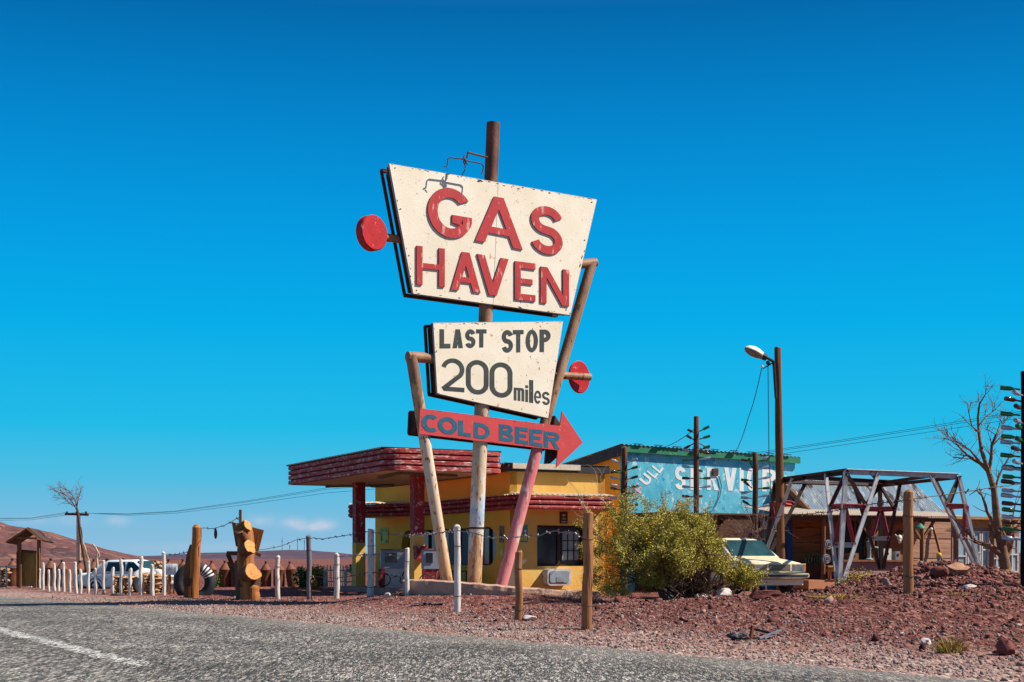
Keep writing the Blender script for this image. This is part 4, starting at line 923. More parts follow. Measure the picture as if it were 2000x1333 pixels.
fuel_pump(.95, 'maroon fuel pump with grey display just left of the right canopy column', M['pump_grey'], M['maroon'], .42, R(12))

# ------------------------------------------------------------------ yellow gas station
Wc = Vector((-.06, 38.7, 0)); W1 = Wc+AX*10.2; W4 = Wc+BX*3.0
st = thing('gas_station', 'ochre yellow station building with maroon slatted eaves and long rounded window', 'building', (Wc+W1)/2)
zw = 3.36
aL = lambda u, v, ww: Wc+AX*u+Vector((0, 0, v))-BX*ww        # left face, u runs away from the corner
def aLf(u, v, ww): return Wc+AX*(10.2-u)+Vector((0, 0, v))-BX*(ww-.22)
aRf = lambda u, v, ww: Wc+BX*u+Vector((0, 0, v))-AX*(ww-.22)
win = arc(10.2-7.86+.54, 1.33, .54, .54, 90, 270, 14)+arc(10.2-.82-.54, 1.33, .54, .54, -90, 90, 14)
mb = MB(); mb.prism([[(0, -.3), (10.2, -.3), (10.2, zw), (0, zw)], win[::-1]], aLf, .22)
part('wall', mb, M['yellow'], st, 'shaded left wall with the long rounded window')
mb = MB(); mb.prism([[(.002, -.3), (3.0, -.3), (3.0, zw), (.002, zw)], [(.84, .77), (.84, 1.9), (2.41, 1.9), (2.41, .77)]], lambda u, v, ww: aRf(u, v, ww), .22)
part('wall', mb, M['yellow2'], st, 'sunlit right wall with the square window')
mb = MB(); mb.prism([[(0, -.3), (9, -.3), (9, zw), (0, zw)]], lambda u, v, ww: W4+AX*u+Vector((0, 0, v))+BX*(ww-.22), .22)
part('wall', mb, M['yellow'], st, 'plain end wall')
part('wall', MB().prism([[(.2, -.3), (2.8, -.3), (2.8, zw), (.2, zw)]], lambda u, v, ww: W1+BX*u+Vector((0, 0, v))-AX*ww*.9, .2), M['yellow'], st, 'plain rear wall')
# roof: slightly sloped slab with black tarred edges and tin sheets
mb = MB(); mb.prism([[(-.12, -.12), (3.1, -.12), (3.1, 10.3), (-.12, 10.3)]], lambda u, v, ww: Wc+BX*u+AX*v+Vector((0, 0, zw+.005+ww)), .17)
rf = part('roof', mb, M['tin_dark'], st)
mb = MB(); corrugated(mb, Wc-BX*.2-AX*.12+Vector((0, 0, zw+.20)), AX*10.4, BX*3.3, .13, .03); part('roof_sheet', mb, M['tin_dark'], rf)
mb = MB().beam(Wc-AX*.17+BX*.0+Vector((0, 0, zw+.14)), Wc-AX*.17+BX*2.1+Vector((0, 0, zw+.14)), .06, .15); part('edge_board', mb, M['picket'], rf, 'pale board nailed along the sunlit roof edge')
# eaves band
F3 = Vector((.164, 38, 0)); F4 = F3+BX*2.95; P2 = F3+AX*6.58; F1 = Vector((-5.17, 45.2, 0)); F0 = F1+AX*1.5+BX*.6
ez0, ez1 = 2.30, 2.70
plan = rounded([F0, F1, P2, F3, F4, F4+AX*.9], [0, .25, .9, .45, .12, 0])
mb = MB(); hh = (ez1-ez0)/3
for i in range(3):
    z0 = ez0+i*hh; mb.sweep(plan, [(-.10, z0+.01), (.01, z0+.01), (.045, z0+.03), (.05, z0+hh*.5), (.045, z0+hh-.035), (.01, z0+hh-.012), (-.10, z0+hh-.012)])
eb = part('eaves_band', mb, M['maroon'], st, smooth=50)
mb = MB(); mb.sweep(plan, [(-.03, ez0+.005), (-.03, ez1-.02)]); part('band_backing', mb, M['letter_side'], eb)
pl_in = [F0, F1, P2, F3, F4, F4+AX*.9, Wc+BX*2.95+AX*.1, Wc+BX*.1+AX*.1, Wc+AX*9.5+BX*.1]
mb = MB(); ngon(mb, [p.xy for p in pl_in], ez0+.012, False); ngon(mb, [p.xy for p in pl_in], ez1-.012, True); part('eaves_soffit', mb, M['soffit'], st)
mb = MB()
for a, b, nn in ((F1, P2, BX), (P2, F3, BX), (F3, F4, AX)):
    corrugated(mb, a+Vector((0, 0, ez1+.008))-nn*.06, (b-a), nn*.55+Vector((0, 0, .07)), .16, .016, jag=.03)
part('eaves_sheet', mb, M['tin_pale'], st, 'pale tin sheets on top of the eaves')
# windows
mb = MB(); mb.prism([win], lambda u, v, ww: aLf(u, v, ww-.10), .012); wo = part('window', mb, M['glass'], st, 'long dark window with rounded ends')
mb = MB()
for u in (1.0, 1.9, 3.1, 4.3, 5.4, 6.3): mb.beam(aLf(10.2-.82-.02-u, .81, -.06), aLf(10.2-.82-.02-u, 1.85, -.06), .05, .05)
wi2 = [(((x-5.86)*.985)+5.86, ((y-1.33)*.93)+1.33) for x, y in win]
mb.prism([win, wi2[::-1]], lambda u, v, ww: aLf(u, v, ww-.085), .06); part('frame', mb, M['frame_dark'], wo)
mb = MB()
for u in (1.45, 2.6, 3.6): mb.prism([[(u2, .83) for u2 in (10.2-.82-u-.38, 10.2-.82-u)]+[(u2, 1.83) for u2 in (10.2-.82-u, 10.2-.82-u-.38)]], lambda a, b, c: aLf(a, b, c-.084), .003)
part('curtain', mb, M['curtain'], wo, 'grey curtains behind the glass')
mb = MB(); mb.prism([[(.84, .77), (2.41, .77), (2.41, 1.9), (.84, 1.9)]], lambda u, v, ww: aRf(u, v, ww-.12), .012); wo = part('window', mb, M['glass'], st, 'square dark window on the sunlit wall')
mb = MB()
for u0, u1, v0, v1 in ((.84, 2.41, 1.85, 1.9), (.84, 2.41, .77, .82), (.84, .90, .82, 1.85), (2.36, 2.41, .82, 1.85), (1.62, 1.70, .82, 1.85)):
    mb.prism([[(u0, v0), (u1, v0), (u1, v1), (u0, v1)]], lambda a, b, c: aRf(a, b, c-.105), .05)
part('frame', mb, M['frame_dark'], wo)
mb = MB().prism([[(1.78, .92), (2.34, .92), (2.34, 1.76), (1.78, 1.76)]], lambda a, b, c: aRf(a, b, c-.104), .004); part('pane', mb, M['pane_pale'], wo, 'pale reflecting panes behind the grille')
mb = MB()
for u in (1.78, 1.97, 2.16, 2.34): mb.prism([[(u-.012, .90), (u+.012, .90), (u+.012, 1.78), (u-.012, 1.78)]], lambda a, b, c: aRf(a, b, c-.098), .02)
for v in (.92, 1.20, 1.48, 1.76): mb.prism([[(1.77, v-.011), (2.35, v-.011), (2.35, v+.011), (1.77, v+.011)]], lambda a, b, c: aRf(a, b, c-.094), .02)
part('grille', mb, M['frame_dark'], wo)
part('sill', MB().prism([[(.74, .70), (2.1, .70), (2.1, .735), (.74, .735)]], lambda a, b, c: aRf(a, b, c-.02), .14), M['door_brown'], wo)
# door between the pole gap
part('door', MB().prism([[(9.45, .0), (9.78, .0), (9.78, .78), (9.45, .78)]], lambda a, b, c: aLf(a, b, c), .03), M['door_brown'], st, 'dark brown low door panel at the corner')

# small pictures on the walls
def on_left(u, v, w_): return Wc+AX*u+Vector((0, 0, v))-BX*w_
def on_right(u, v, w_): return Wc+BX*u+Vector((0, 0, v))-AX*w_
def text_mesh(txt, fmap, size):
    cu = bpy.data.curves.new('t', 'FONT'); cu.body = txt; cu.size = size; cu.offset = .004*size; cu.align_x = 'CENTER'
    ob = bpy.data.objects.new('t', cu); me = bpy.data.meshes.new_from_object(ob); mb = MB()
    mb.v = [fmap(v.co.x, v.co.y) for v in me.vertices]; mb.f = [tuple(p.vertices) for p in me.polygons]
    bpy.data.objects.remove(ob); bpy.data.curves.remove(cu); bpy.data.meshes.remove(me); return mb
def rect(u0, u1, v0, v1): return [(u0, v0), (u1, v0), (u1, v1), (u0, v1)]
fl = lambda a, b, c: on_left(-a, b, c)
mb = MB().prism([rect(-9.75, -8.98, 1.49, 2.0)], lambda a, b, c: fl(a, b, .004+c), .02); po = solo('wall_poster', mb, M['poster_green'], 'yellow green soft drink poster with dark bottle on the shaded wall', 'poster', on_left(9.36, 1.49, 0), 'pictures on the station walls')
part('lettering', text_mesh('Coca-Cola', lambda x, y: fl(-9.36+x, 1.87+y, .027), .155), M['poster_black'], po)
mb = MB().prism([[(-9.62, 1.55), (-9.48, 1.55), (-9.47, 1.70), (-9.52, 1.76), (-9.52, 1.83), (-9.57, 1.83), (-9.57, 1.76), (-9.63, 1.70)]], lambda a, b, c: fl(a, b, .024+c), .003).prism([rect(-9.18, -9.03, 1.51, 1.58)], lambda a, b, c: fl(a, b, .024+c), .003)
part('artwork', mb, M['poster_black'], po)
for v0, v1, lab in ((1.42, 1.88, 'narrow upper picture of a dark bottle left of the pink pole'), (.98, 1.36, 'narrow lower greenish picture behind the pink pole')):
    mb = MB().prism([rect(-.62, -.34, v0, v1)], lambda a, b, c: fl(a, b, .004+c), .02); po = solo('wall_poster', mb, M['poster_green'] if v0 < 1.2 else M['post_grey'], lab, 'poster', on_left(.48, v0, 0), 'pictures on the station walls')
    mb = MB().prism([[(-.54, v0+.08), (-.42, v0+.08), (-.42, v0+.22), (-.46, v0+.28), (-.46, v0+.34), (-.50, v0+.34), (-.50, v0+.28), (-.54, v0+.22)]], lambda a, b, c: fl(a, b, .024+c), .003); part('artwork', mb, M['poster_black'] if v0 > 1.2 else M['poster_yellow'], po)
mb = MB().prism([rect(.10, .54, 1.43, 1.90)], lambda a, b, c: on_right(a, b, .004+c), .02); po = solo('wall_poster', mb, M['poster_blue'], 'blue green picture with yellow bottles between pink pole and square window', 'poster', on_right(.32, 1.43, 0), 'pictures on the station walls')
for x in (.20, .34, .46):
    mb = MB().prism([[(x-.05, 1.47), (x+.05, 1.47), (x+.05, 1.60), (x+.015, 1.66), (x+.015, 1.72), (x-.015, 1.72), (x-.015, 1.66), (x-.05, 1.60)]], lambda a, b, c: on_right(a, b, .025+c), .003); bt = part('bottle_art', mb, M['poster_yellow'], po)
    part('cap_art', MB().prism([rect(x-.03, x+.03, 1.70, 1.76)], lambda a, b, c: on_right(a, b, .029+c), .003), M['poster_white'], bt)
mb = MB().prism([rect(1.54, 1.78, 1.95, 2.28)], lambda a, b, c: on_right(a, b, .004+c), .03); po = solo('hanging_sign', mb, M['sign_brown'], 'dark maroon upright sign with gold palm above the square window', 'sign', on_right(1.66, 1.95, 0))
mb = MB()
for a0 in (20, 60, 100, 140, 175): 
    mb.prism([stroke([(1.66, 2.17), (1.66+.045*math.cos(R(a0)), 2.17+.045*math.sin(R(a0))), (1.66+.075*math.cos(R(a0)), 2.165+.035*math.sin(R(a0)))], .014)], lambda a, b, c: on_right(a, b, .0345+c+a0*1e-5), .003)
mb.prism([rect(1.652, 1.668, 2.09, 2.17)], lambda a, b, c: on_right(a, b, .038+c), .003)
mb.prism([stroke([(1.59, 2.075), (1.63, 2.085), (1.66, 2.07), (1.70, 2.085), (1.73, 2.075)], .02)], lambda a, b, c: on_right(a, b, .0345+c), .003)
mb.prism([stroke([(1.58, 1.99), (1.62, 2.005), (1.66, 1.99), (1.70, 2.005), (1.74, 1.995)], .025)], lambda a, b, c: on_right(a, b, .0345+c), .003)
part('palm_emblem', mb, M['sign_gold'], po)
# old cooler body on the wall below the square window
cc = on_right(1.37, .5, .16)
def rrect(w_, h_, r, n=5): return arc(w_/2-r, h_/2-r, r, r, 0, 90, n)+arc(-w_/2+r, h_/2-r, r, r, 90, 180, n)+arc(-w_/2+r, -h_/2+r, r, r, 180, 270, n)+arc(w_/2-r, -h_/2+r, r, r, 270, 360, n)
fc = lambda a, b, c: cc+BX*a+Vector((0, 0, b))-AX*c
mb = MB().prism([rrect(.74, .46, .1)], lambda a, b, c: fc(a, b-.03, c-.15), .30); ck = solo('old_cooler', mb, M['window_white'], 'rusty white rounded cooler box below the square window', 'cooler', (cc.x, cc.y, .2))
part('front_panel', MB().prism([rrect(.60, .32, .06)], lambda a, b, c: fc(a, b-.02, c+.151), .02), M['pump_grey'], ck)
part('badge', MB().prism([rect(-.11, .14, -.16, -.03)], lambda a, b, c: fc(a, b, c+.172), .01), M['metal_grey'], ck)
# cream flared plinth by the corner, teal furniture by the long window
pc = P(1004, 1139, 36.6); mb = MB().prism([[(-.17, -.15), (.06, -.15), (.10, .30), (.34, .60), (-.22, .60)]], lambda a, b, c: Vector((pc.x+a, pc.y+c, pc.z+b)), .4)
solo('plinth', mb, M['soffit'], 'cream flared plinth standing behind the short brown post', 'plinth', pc)
def cafe_table(u, label):
    c = on_left(u, .0, .55); o = thing('cafe_table', label, 'table', c, 'teal furniture under the long window')
    part('table_top', MB().box(c+Vector((0, 0, .62)), (.75, .6, .04), rot), M['teal'], o)
    for a, b in ((-1, -1), (1, -1), (1, 1), (-1, 1)):
        p = c+rot @ Vector((a*.33, b*.25, 0)); part('leg', MB().beam(p, p+Vector((0, 0, .60)), .04), M['teal'], o)
    q = c+Vector((0, 0, .25)); part('stretcher', MB().beam(q-rot @ Vector((.33, .25, 0)), q+rot @ Vector((.33, -.25, 0)), .03), M['teal'], o)
cafe_table(4.6, 'teal table seen left of the slanted cream pole')
cafe_table(2.1, 'teal table seen between the slanted and the thick centre pole')

# ------------------------------------------------------------------ blue service building
O = Vector((3.37, 43, 0))
def bq(p, q, z=0): return O+BX*p+AX*q+Vector((0, 0, z))
bl = thing('service_building', 'tall building with pale blue front wall lettered FULL SERVICE and green roof edge', 'building', O)
zl, zr = 4.26, 4.10; LW = 6.46
mb = MB().prism([[(0, -.3), (LW, -.3), (LW, zr-.05), (0, zl-.05)]], lambda a, b, c: bq(a, .2-c, b), .2)
M['blue'] = mat('flaking_pale_blue_wall', (.060, .40, .56), (.15, .53, .67), 2.2, .85, .5, 7, spots=[(.44, .69, .76), (.03, .27, .42)], sscale=4.2, sth=.58, stretch=(1, 1, .7))
fw = part('wall', mb, M['blue'], bl, 'pale blue painted front wall')
for pw_ in (-.004, LW-.2): part('wall', MB().prism([[(.0, -.3), (5.5, -.3), (5.5, zl-.65), (0, zl-.05)]], lambda a, b, c: bq(pw_+c, a+.2, b), .2), M['yellow'], bl, 'ochre side wall')
part('wall', MB().prism([[(.2, -.3), (LW-.2, -.3), (LW-.2, zl-.7), (.2, zl-.7)]], lambda a, b, c: bq(a, 5.5+c, b), .2), M['yellow'], bl, 'ochre rear wall')
# deep overhanging green fascia, roof sheets behind
mb = MB().prism([[(-.10, zl-.06), (LW+.12, zr-.06), (LW+.12, zr+.14), (-.10, zl+.16)]], lambda a, b, c: bq(a, -.07-c, b), .05); part('fascia', mb, M['green_trim'], bl, 'green painted fascia board')
mb = MB().prism([[(-.13, zl-.16), (5.6, zl-.80), (5.6, zl-.50), (-.13, zl+.14)]], lambda a, b, c: bq(-.10-c, a, b), .05); part('fascia', mb, M['tin_dark'], bl, 'black tarred fascia on the left side')
mb = MB(); o_ = bq(-.16, -.15, zl+.17); U = bq(LW+.2, -.15, zr+.15)-o_; corrugated(mb, o_, U, AX*6.0+Vector((0, 0, -.62)), .15, .02, jag=.05); part('roof_sheet', mb, M['tin'], bl)
mb = MB()
for i in range(9):
    p = .3+i*.7; z = zl+(zr-zl)*p/LW+.2; a = bq(p, -.14-.04*(i % 2), z); mb.beam(a, a+BX*.28+Vector((0, 0, -.01)), .10, .015)
part('ridge_scrap', mb, M['tin_dark'], bl, 'dark tin scraps and stones lying along the roof edge')
# wall lettering: letters in photo pixels on the wall plane
wpl_o = bq(0, -.002, 0); wa = math.atan2(BX.y, BX.x); wpl = vplane(wpl_o, wa)
def c5(x0, x1, y0l, y0r, y1r, y1l): s = .175; return [(1210+x0*s, 860+y0l*s), (1210+x1*s, 860+y0r*s), (1210+x1*s, 860+y1r*s), (1210+x0*s, 860+y1l*s)]
for ch, qd, W_, w_ in [('S', c5(618, 738, 292, 298, 556, 550), .48, .175), ('E', c5(790, 902, 300, 304, 560, 554), .44, .175), ('R', c5(975, 1110, 306, 312, 562, 556), .52, .175), ('V', c5(1168, 1306, 308, 312, 568, 564), .56, .17),
                   ('I', c5(1338, 1385, 310, 312, 572, 570), .2, .2), ('C', c5(1418, 1520, 312, 318, 570, 566), .42, .17), ('R', c5(1592, 1750, 318, 326, 580, 572), .55, .17)]:
    part('letter', letter_mesh(ch, qd, wpl, .001, .004, W_, w_), M['white_paint'], fw)
def rot_quad(cx, cy, w_, h_, ang):
    c, s = math.cos(R(ang)), math.sin(R(ang)); o = []
    for x, y in ((-w_/2, -h_/2), (w_/2, -h_/2), (w_/2, h_/2), (-w_/2, h_/2)): o.append((1210+.175*(cx+x*c-y*s), 860+.175*(cy+x*s+y*c)))
    return o
for ch, cx, cy, w_, h_, m_ in (('F', 218, 540, 80, 120, M['pink_paint']), ('U', 292, 438, 100, 120, M['white_paint']), ('L', 368, 366, 62, 118, M['white_paint']), ('L', 425, 306, 70, 122, M['white_paint'])):
    part('letter', letter_mesh(ch, rot_quad(cx, cy, w_, h_, -50), wpl, .0013, .004, .62, .17), m_, fw)
part('wall_box', MB().prism([rect(0, 1, 0, 1)], lambda a, b, c: wpl(1391+a*10.5, 915.5+b*13, .006+c), .05), M['door_brown'], fw, 'small dark fuse box on the R')
mb = MB(); cpt = [(1397, 926), (1404, 933), (1408, 950), (1405, 968), (1399, 983), (1395, 992)]
mb.tube([wpl(x, y, .03) for x, y in cpt], .012, 5); part('wall_cable', mb, M['cable'], fw)
# ------------------------------------------------------------------ wooden shack with porch (right)
sh = thing('wooden_shack', 'brown plank shack with steep tin roof and long tin porch at right', 'building', bq(8, -1, 0))
wd = .0
mb = MB(); zf = .35
for (p0, p1) in ((5.3, 7.46), (8.6, 10.1)):                             # horizontal boards, gapped and slightly uneven
    mb = MB()
    for i in range(14):
        z0 = zf+i*.162; j = .006*((i*7) % 5); mb.prism([rect(p0, p1, z0+.003, z0+.158)], lambda a, b, c: bq(a, -1.0-c+j, b), .03)
    part('wall', mb, M['plank'], sh, 'brown horizontal plank front')
mb = MB()
for i in range(14):
    z0 = zf+i*.162
    j = .006*((i*5) % 4); mb.prism([rect(10.1, 12.3, z0+.003, z0+.158)], lambda a, b, c: bq(a, -1.0-c+j, b), .03)
part('wall', mb, M['plank_pale'], sh, 'pale pinkish plank wall at the right end')
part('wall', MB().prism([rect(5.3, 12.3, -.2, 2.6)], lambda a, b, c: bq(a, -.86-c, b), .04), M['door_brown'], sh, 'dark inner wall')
for gp in (5.72, 11.3): part('gable', MB().prism([[(-.9, -.2), (2.2, -.2), (2.2, 2.5), (.1, 3.42), (-.9, 2.6)]], lambda a, b, c: bq(gp+c, a, b), .05), M['log_dark'], sh)
mb = MB(); corrugated(mb, bq(5.85, -1.62, 2.42), BX*5.6, AX*1.55+Vector((0, 0, 1.10)), .11, .022, jag=.06); corrugated(mb, bq(5.85, -.07, 3.52), BX*5.6, AX*2.2+Vector((0, 0, -1.0)), .11, .022)
r_ = part('roof', mb, M['tin'], sh, 'steep weathered blue grey tin roof')
mb = MB().beam(bq(5.80, -1.66, 2.36), bq(5.80, -.05, 3.50), .06, .16); part('barge_board', mb, M['log_dark'], r_)
mb = MB(); corrugated(mb, bq(3.7, -2.95, 2.30), BX*7.4, AX*2.0+Vector((0, 0, .28)), .09, .018, jag=.07); pr = part('porch_roof', mb, M['tin_pale'], sh, 'low pale tin porch roof running along the front')
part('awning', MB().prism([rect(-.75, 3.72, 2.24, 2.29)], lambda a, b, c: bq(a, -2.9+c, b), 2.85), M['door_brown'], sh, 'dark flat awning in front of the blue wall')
part('shade_panel', MB().prism([rect(.4, 5.1, -.1, 2.22)], lambda a, b, c: bq(a, -.006-c, b), .05), M['door_brown'], sh, 'dark panel standing in for the shade under the awning')  # dark panel paints the awning's shade over the lower blue wall
part('porch_beam', MB().beam(bq(-.7, -2.72, 2.17), bq(11.0, -2.72, 2.20), .10, .12), M['door_brown'], pr)
for p in (1.2, 5.4, 7.3, 9.3, 11.0):
    a = bq(p, -2.72, 0); part('porch_post', MB().tube([a+Vector((0, 0, -.1)), a+Vector((.02, 0, 2.2))], .065, 9), M['log_dark'], sh)
for p in (7.3, 9.3):
    for s_ in (-1, 1): part('brace', MB().beam(bq(p, -2.72, 1.55), bq(p+s_*.55, -2.72, 2.2), .07), M['log_dark'], sh)
part('porch_deck', MB().prism([rect(4.4, 7.0, .08, .34)], lambda a, b, c: bq(a, -2.3-c, b), 1.0), M['deck'], sh, 'terracotta porch step')
part('plinth_course', MB().prism([rect(4.5, 7.0, -.2, .08)], lambda a, b, c: bq(a, -2.35-c, b), .8), M['adobe'], sh)
# door and openings
part('door', MB().prism([rect(6.70, 7.44, .36, 2.15)], lambda a, b, c: bq(a, -1.05-c, b), .04), M['plank'], sh, 'plank door panel carrying the wheel discs')
part('window', MB().prism([rect(7.48, 8.58, .36, 2.2)], lambda a, b, c: bq(a, -.93-c, b), .02), M['black_plastic'], sh, 'wide dark porch opening')
mb = MB()
for u in (7.46, 8.0, 8.56): mb.prism([rect(u, u+.06, .36, 2.2)], lambda a, b, c: bq(a, -1.03-c, b), .05)
mb.prism([rect(7.46, 8.6, 2.2, 2.28)], lambda a, b, c: bq(a, -1.032-c, b), .05)
part('window_frame', mb, M['log_dark'], sh)
part('corner_post', MB().prism([rect(5.05, 5.28, -.1, 2.35)], lambda a, b, c: bq(a, -1.2-c, b), .2), mat('dark_blue_post_paint', (.006, .045, .15), (.01, .06, .2), 4, .6), sh, 'dark blue post at the left corner')
# counter with things on it
ct = thing('counter', 'long dusty pink adobe counter under the porch', 'counter', bq(6.9, -3.2, 0))
part('base', MB().prism([rect(5.75, 8.2, 0, .88)], lambda a, b, c: bq(a, -3.1-c, b), .35), M['adobe'], ct)
part('counter_top', MB().prism([rect(5.5, 8.35, .885, .94)], lambda a, b, c: bq(a, -2.98-c, b), .6), M['log_dark'], ct)
def hubcap(px, py, Y, r, label):
    c = P(px, py, Y); mt = Matrix.Rotation(wa, 3, 'Z') @ Matrix.Rotation(R(90), 3, 'X'); o = thing('wheel_disc', label, 'wheel disc', c, 'wheel discs hung on the shack')
    part('rim', MB().lathe([(r, -.03), (r, .0), (r*.93, .03), (r*.80, .03), (r*.76, .0), (r*.76, -.03)], 24, c, mt), M['hub'], o)
    part('dish', MB().lathe([(r*.76, .0), (r*.6, .02), (r*.35, .03), (r*.3, .05), (r*.05, .055)], 24, c, mt), M['rust_dark'], o)
    part('ring', MB().torus(c+mt @ Vector((0, 0, .03)), r*.5, .018, mt, 24, 6), M['metal_grey'], o)
hubcap(1618, 1064, 42.6, .145, 'upper round blue grey wheel disc beside the doorway')
hubcap(1614, 1092, 42.6, .145, 'lower round blue grey wheel disc beside the doorway')
# hand pump on the counter
hp = bq(6.70, -3.28, .94); ho = thing('hand_pump', 'grey green cast iron hand water pump on the porch counter', 'pump', hp)
part('body', MB().lathe([(.13, 0), (.13, .03), (.07, .06), (.065, .30), (.075, .33), (.085, .52), (.10, .53), (.10, .56), (.04, .57), (.03, .64)], 14, hp), M['pump_iron'], ho, smooth=45)
part('spout', MB().tube([hp+Vector((.05, 0, .36)), hp+Vector((.20, 0, .37)), hp+Vector((.28, 0, .36)), hp+Vector((.31, 0, .29))], [.04, .04, .035, .035], 10), M['pump_iron'], ho, smooth=45)
part('handle', MB().tube([hp+Vector((.02, 0, .86)), hp+Vector((-.03, 0, .74)), hp+Vector((-.10, 0, .62)), hp+Vector((-.13, 0, .35)), hp+Vector((-.12, 0, .10))], [.035, .03, .025, .022, .03], 8), M['rust_dark'], ho, smooth=True)
part('pivot', MB().tube([hp+Vector((0, 0, .6)), hp+Vector((-.03, 0, .74)), hp+Vector((.02, 0, .80))], .03, 8), M['pump_iron'], ho)
# shelf with bottles, crate, stool by the doorway
sp = bq(6.2, -1.45, .34); so_ = thing('bottle_shelf', 'dark low shelf of empty bottles beside the shack doorway', 'shelf', sp)
part('frame', MB().box(sp+Vector((0, 0, .25)), (1.0, .3, .5), Matrix.Rotation(wa, 3, 'Z')), M['door_brown'], so_)
for i in range(9):
    a = sp+BX*(-.44+i*.11)+Vector((0, 0, .5)); part('bottle', MB().lathe([(.035, 0), (.035, .17), (.014, .22), (.014, .28)], 8, a), M['bottle_green'] if i % 3 else M['bottle_brown'], so_)
cp_ = bq(6.45, -1.9, .62); cr = MB().box(cp_, (.42, .3, .10), Matrix.Rotation(wa, 3, 'Z')); solo('crate', cr, M['yellow_crate'], 'yellow crate set below the bottles beside the doorway', 'crate', cp_)
tp = bq(5.75, -2.6, .34); stl = thing('stool', 'small pale wooden stool on the porch step beside the cream car', 'stool', tp)
part('seat', MB().box(tp+Vector((0, 0, .40)), (.34, .3, .05), Matrix.Rotation(wa, 3, 'Z')), M['deck'], stl)
for a, b in ((-1, -1), (1, -1), (1, 1), (-1, 1)): q = tp+Matrix.Rotation(wa, 3, 'Z') @ Vector((a*.13, b*.11, 0)); part('leg', MB().beam(q, q+Vector((0, 0, .38)), .05), M['deck'], stl)
for (p, hh_, ww_, mm, lab) in ((7.35, .34, .30, 'window_white', 'white bird box standing on the right end of the porch counter'), (7.75, .26, .20, 'post_grey', 'grey tin canister at the very end of the porch counter'), (6.05, .20, .34, 'log_dark', 'dark wooden crate on the left end of the porch counter')):
    a_ = bq(p, -3.25, .941); o_ = thing('counter_box', lab, 'box', a_); part('box', MB().box(a_+Vector((0, 0, hh_/2)), (ww_, .24, hh_), Matrix.Rotation(wa, 3, 'Z')), M[mm], o_); part('opening', MB().lathe([(.05, -.004), (.05, .004)], 12, a_-AX*.122+Vector((0, 0, hh_*.55)), Matrix.Rotation(wa, 3, 'Z') @ Matrix.Rotation(R(90), 3, 'X')), M['black_plastic'], o_)
for k, (p, tl, lab) in enumerate(((8.75, .25, 'pale plank leaning on the shack wall right of the dark porch opening'), (9.0, .12, 'darker plank leaning on the shack wall next to the pale one'), (11.6, -.3, 'long brown pole leaning on the pinkish plank wall'))):
    a_ = bq(p, -1.5, .1); solo('leaning_plank', MB().beam(a_, bq(p+tl, -1.06, 2.1), .13 if k < 2 else .07, .03 if k < 2 else .07), M[('picket', 'log_dark', 'post_brown')[k]], lab, 'plank', a_, 'planks leaning on the shack')
# hanging lamp, bulb, skull, yellow ball
q = P(1797, 1028, 42.2); hl = thing('hanging_lamp', 'dark green tin lamp shade hanging under the porch', 'lamp', q)
part('shade', MB().lathe([(.16, -.07), (.14, -.03), (.06, .05), (.03, .08)], 14, q), M['green_trim'], hl); part('cord', MB().tube([q+Vector((0, 0, .07)), q+Vector((0, 0, .33))], .008, 5), M['cable'], hl)
q = P(1819, 1034, 42.4); hb = thing('light_bulb', 'bare white bulb on a cord under the porch', 'bulb', q); part('bulb', MB().sphere(q, .05), M['lamp_white'], hb); part('cord', MB().tube([q+Vector((0, 0, .04)), q+Vector((0, 0, .4))], .008, 5), M['cable'], hb)
q = P(1757, 1053, 40.2); sk = MB().rock(q+Vector((0, 0, .03)), .085, (.9, .9, 1), 5).rock(q+Vector((-.01, -.06, -.07)), .05, (.9, 1, 1.4), 6).beam(q+Vector((-.07, 0, .07)), q+Vector((-.13, 0, .13)), .03).beam(q+Vector((.07, 0, .07)), q+Vector((.13, 0, .12)), .03); solo('animal_skull', sk, M['bone'], 'bleached animal skull hung on a porch post behind the thick wooden post', 'skull', q, smooth=True)
q = P(1834, 1083, 30.5); yl = thing('lantern', 'yellow topped lantern standing behind the rubble heap', 'lantern', q)
part('dome', MB().sphere(q+Vector((0, 0, -.02)), .058, 14, 8), M['ball_yellow'], yl, smooth=True); part('base', MB().lathe([(.06, -.60), (.06, -.2), (.04, -.12), (.06, -.05)], 12, q), M['pump_iron'], yl)

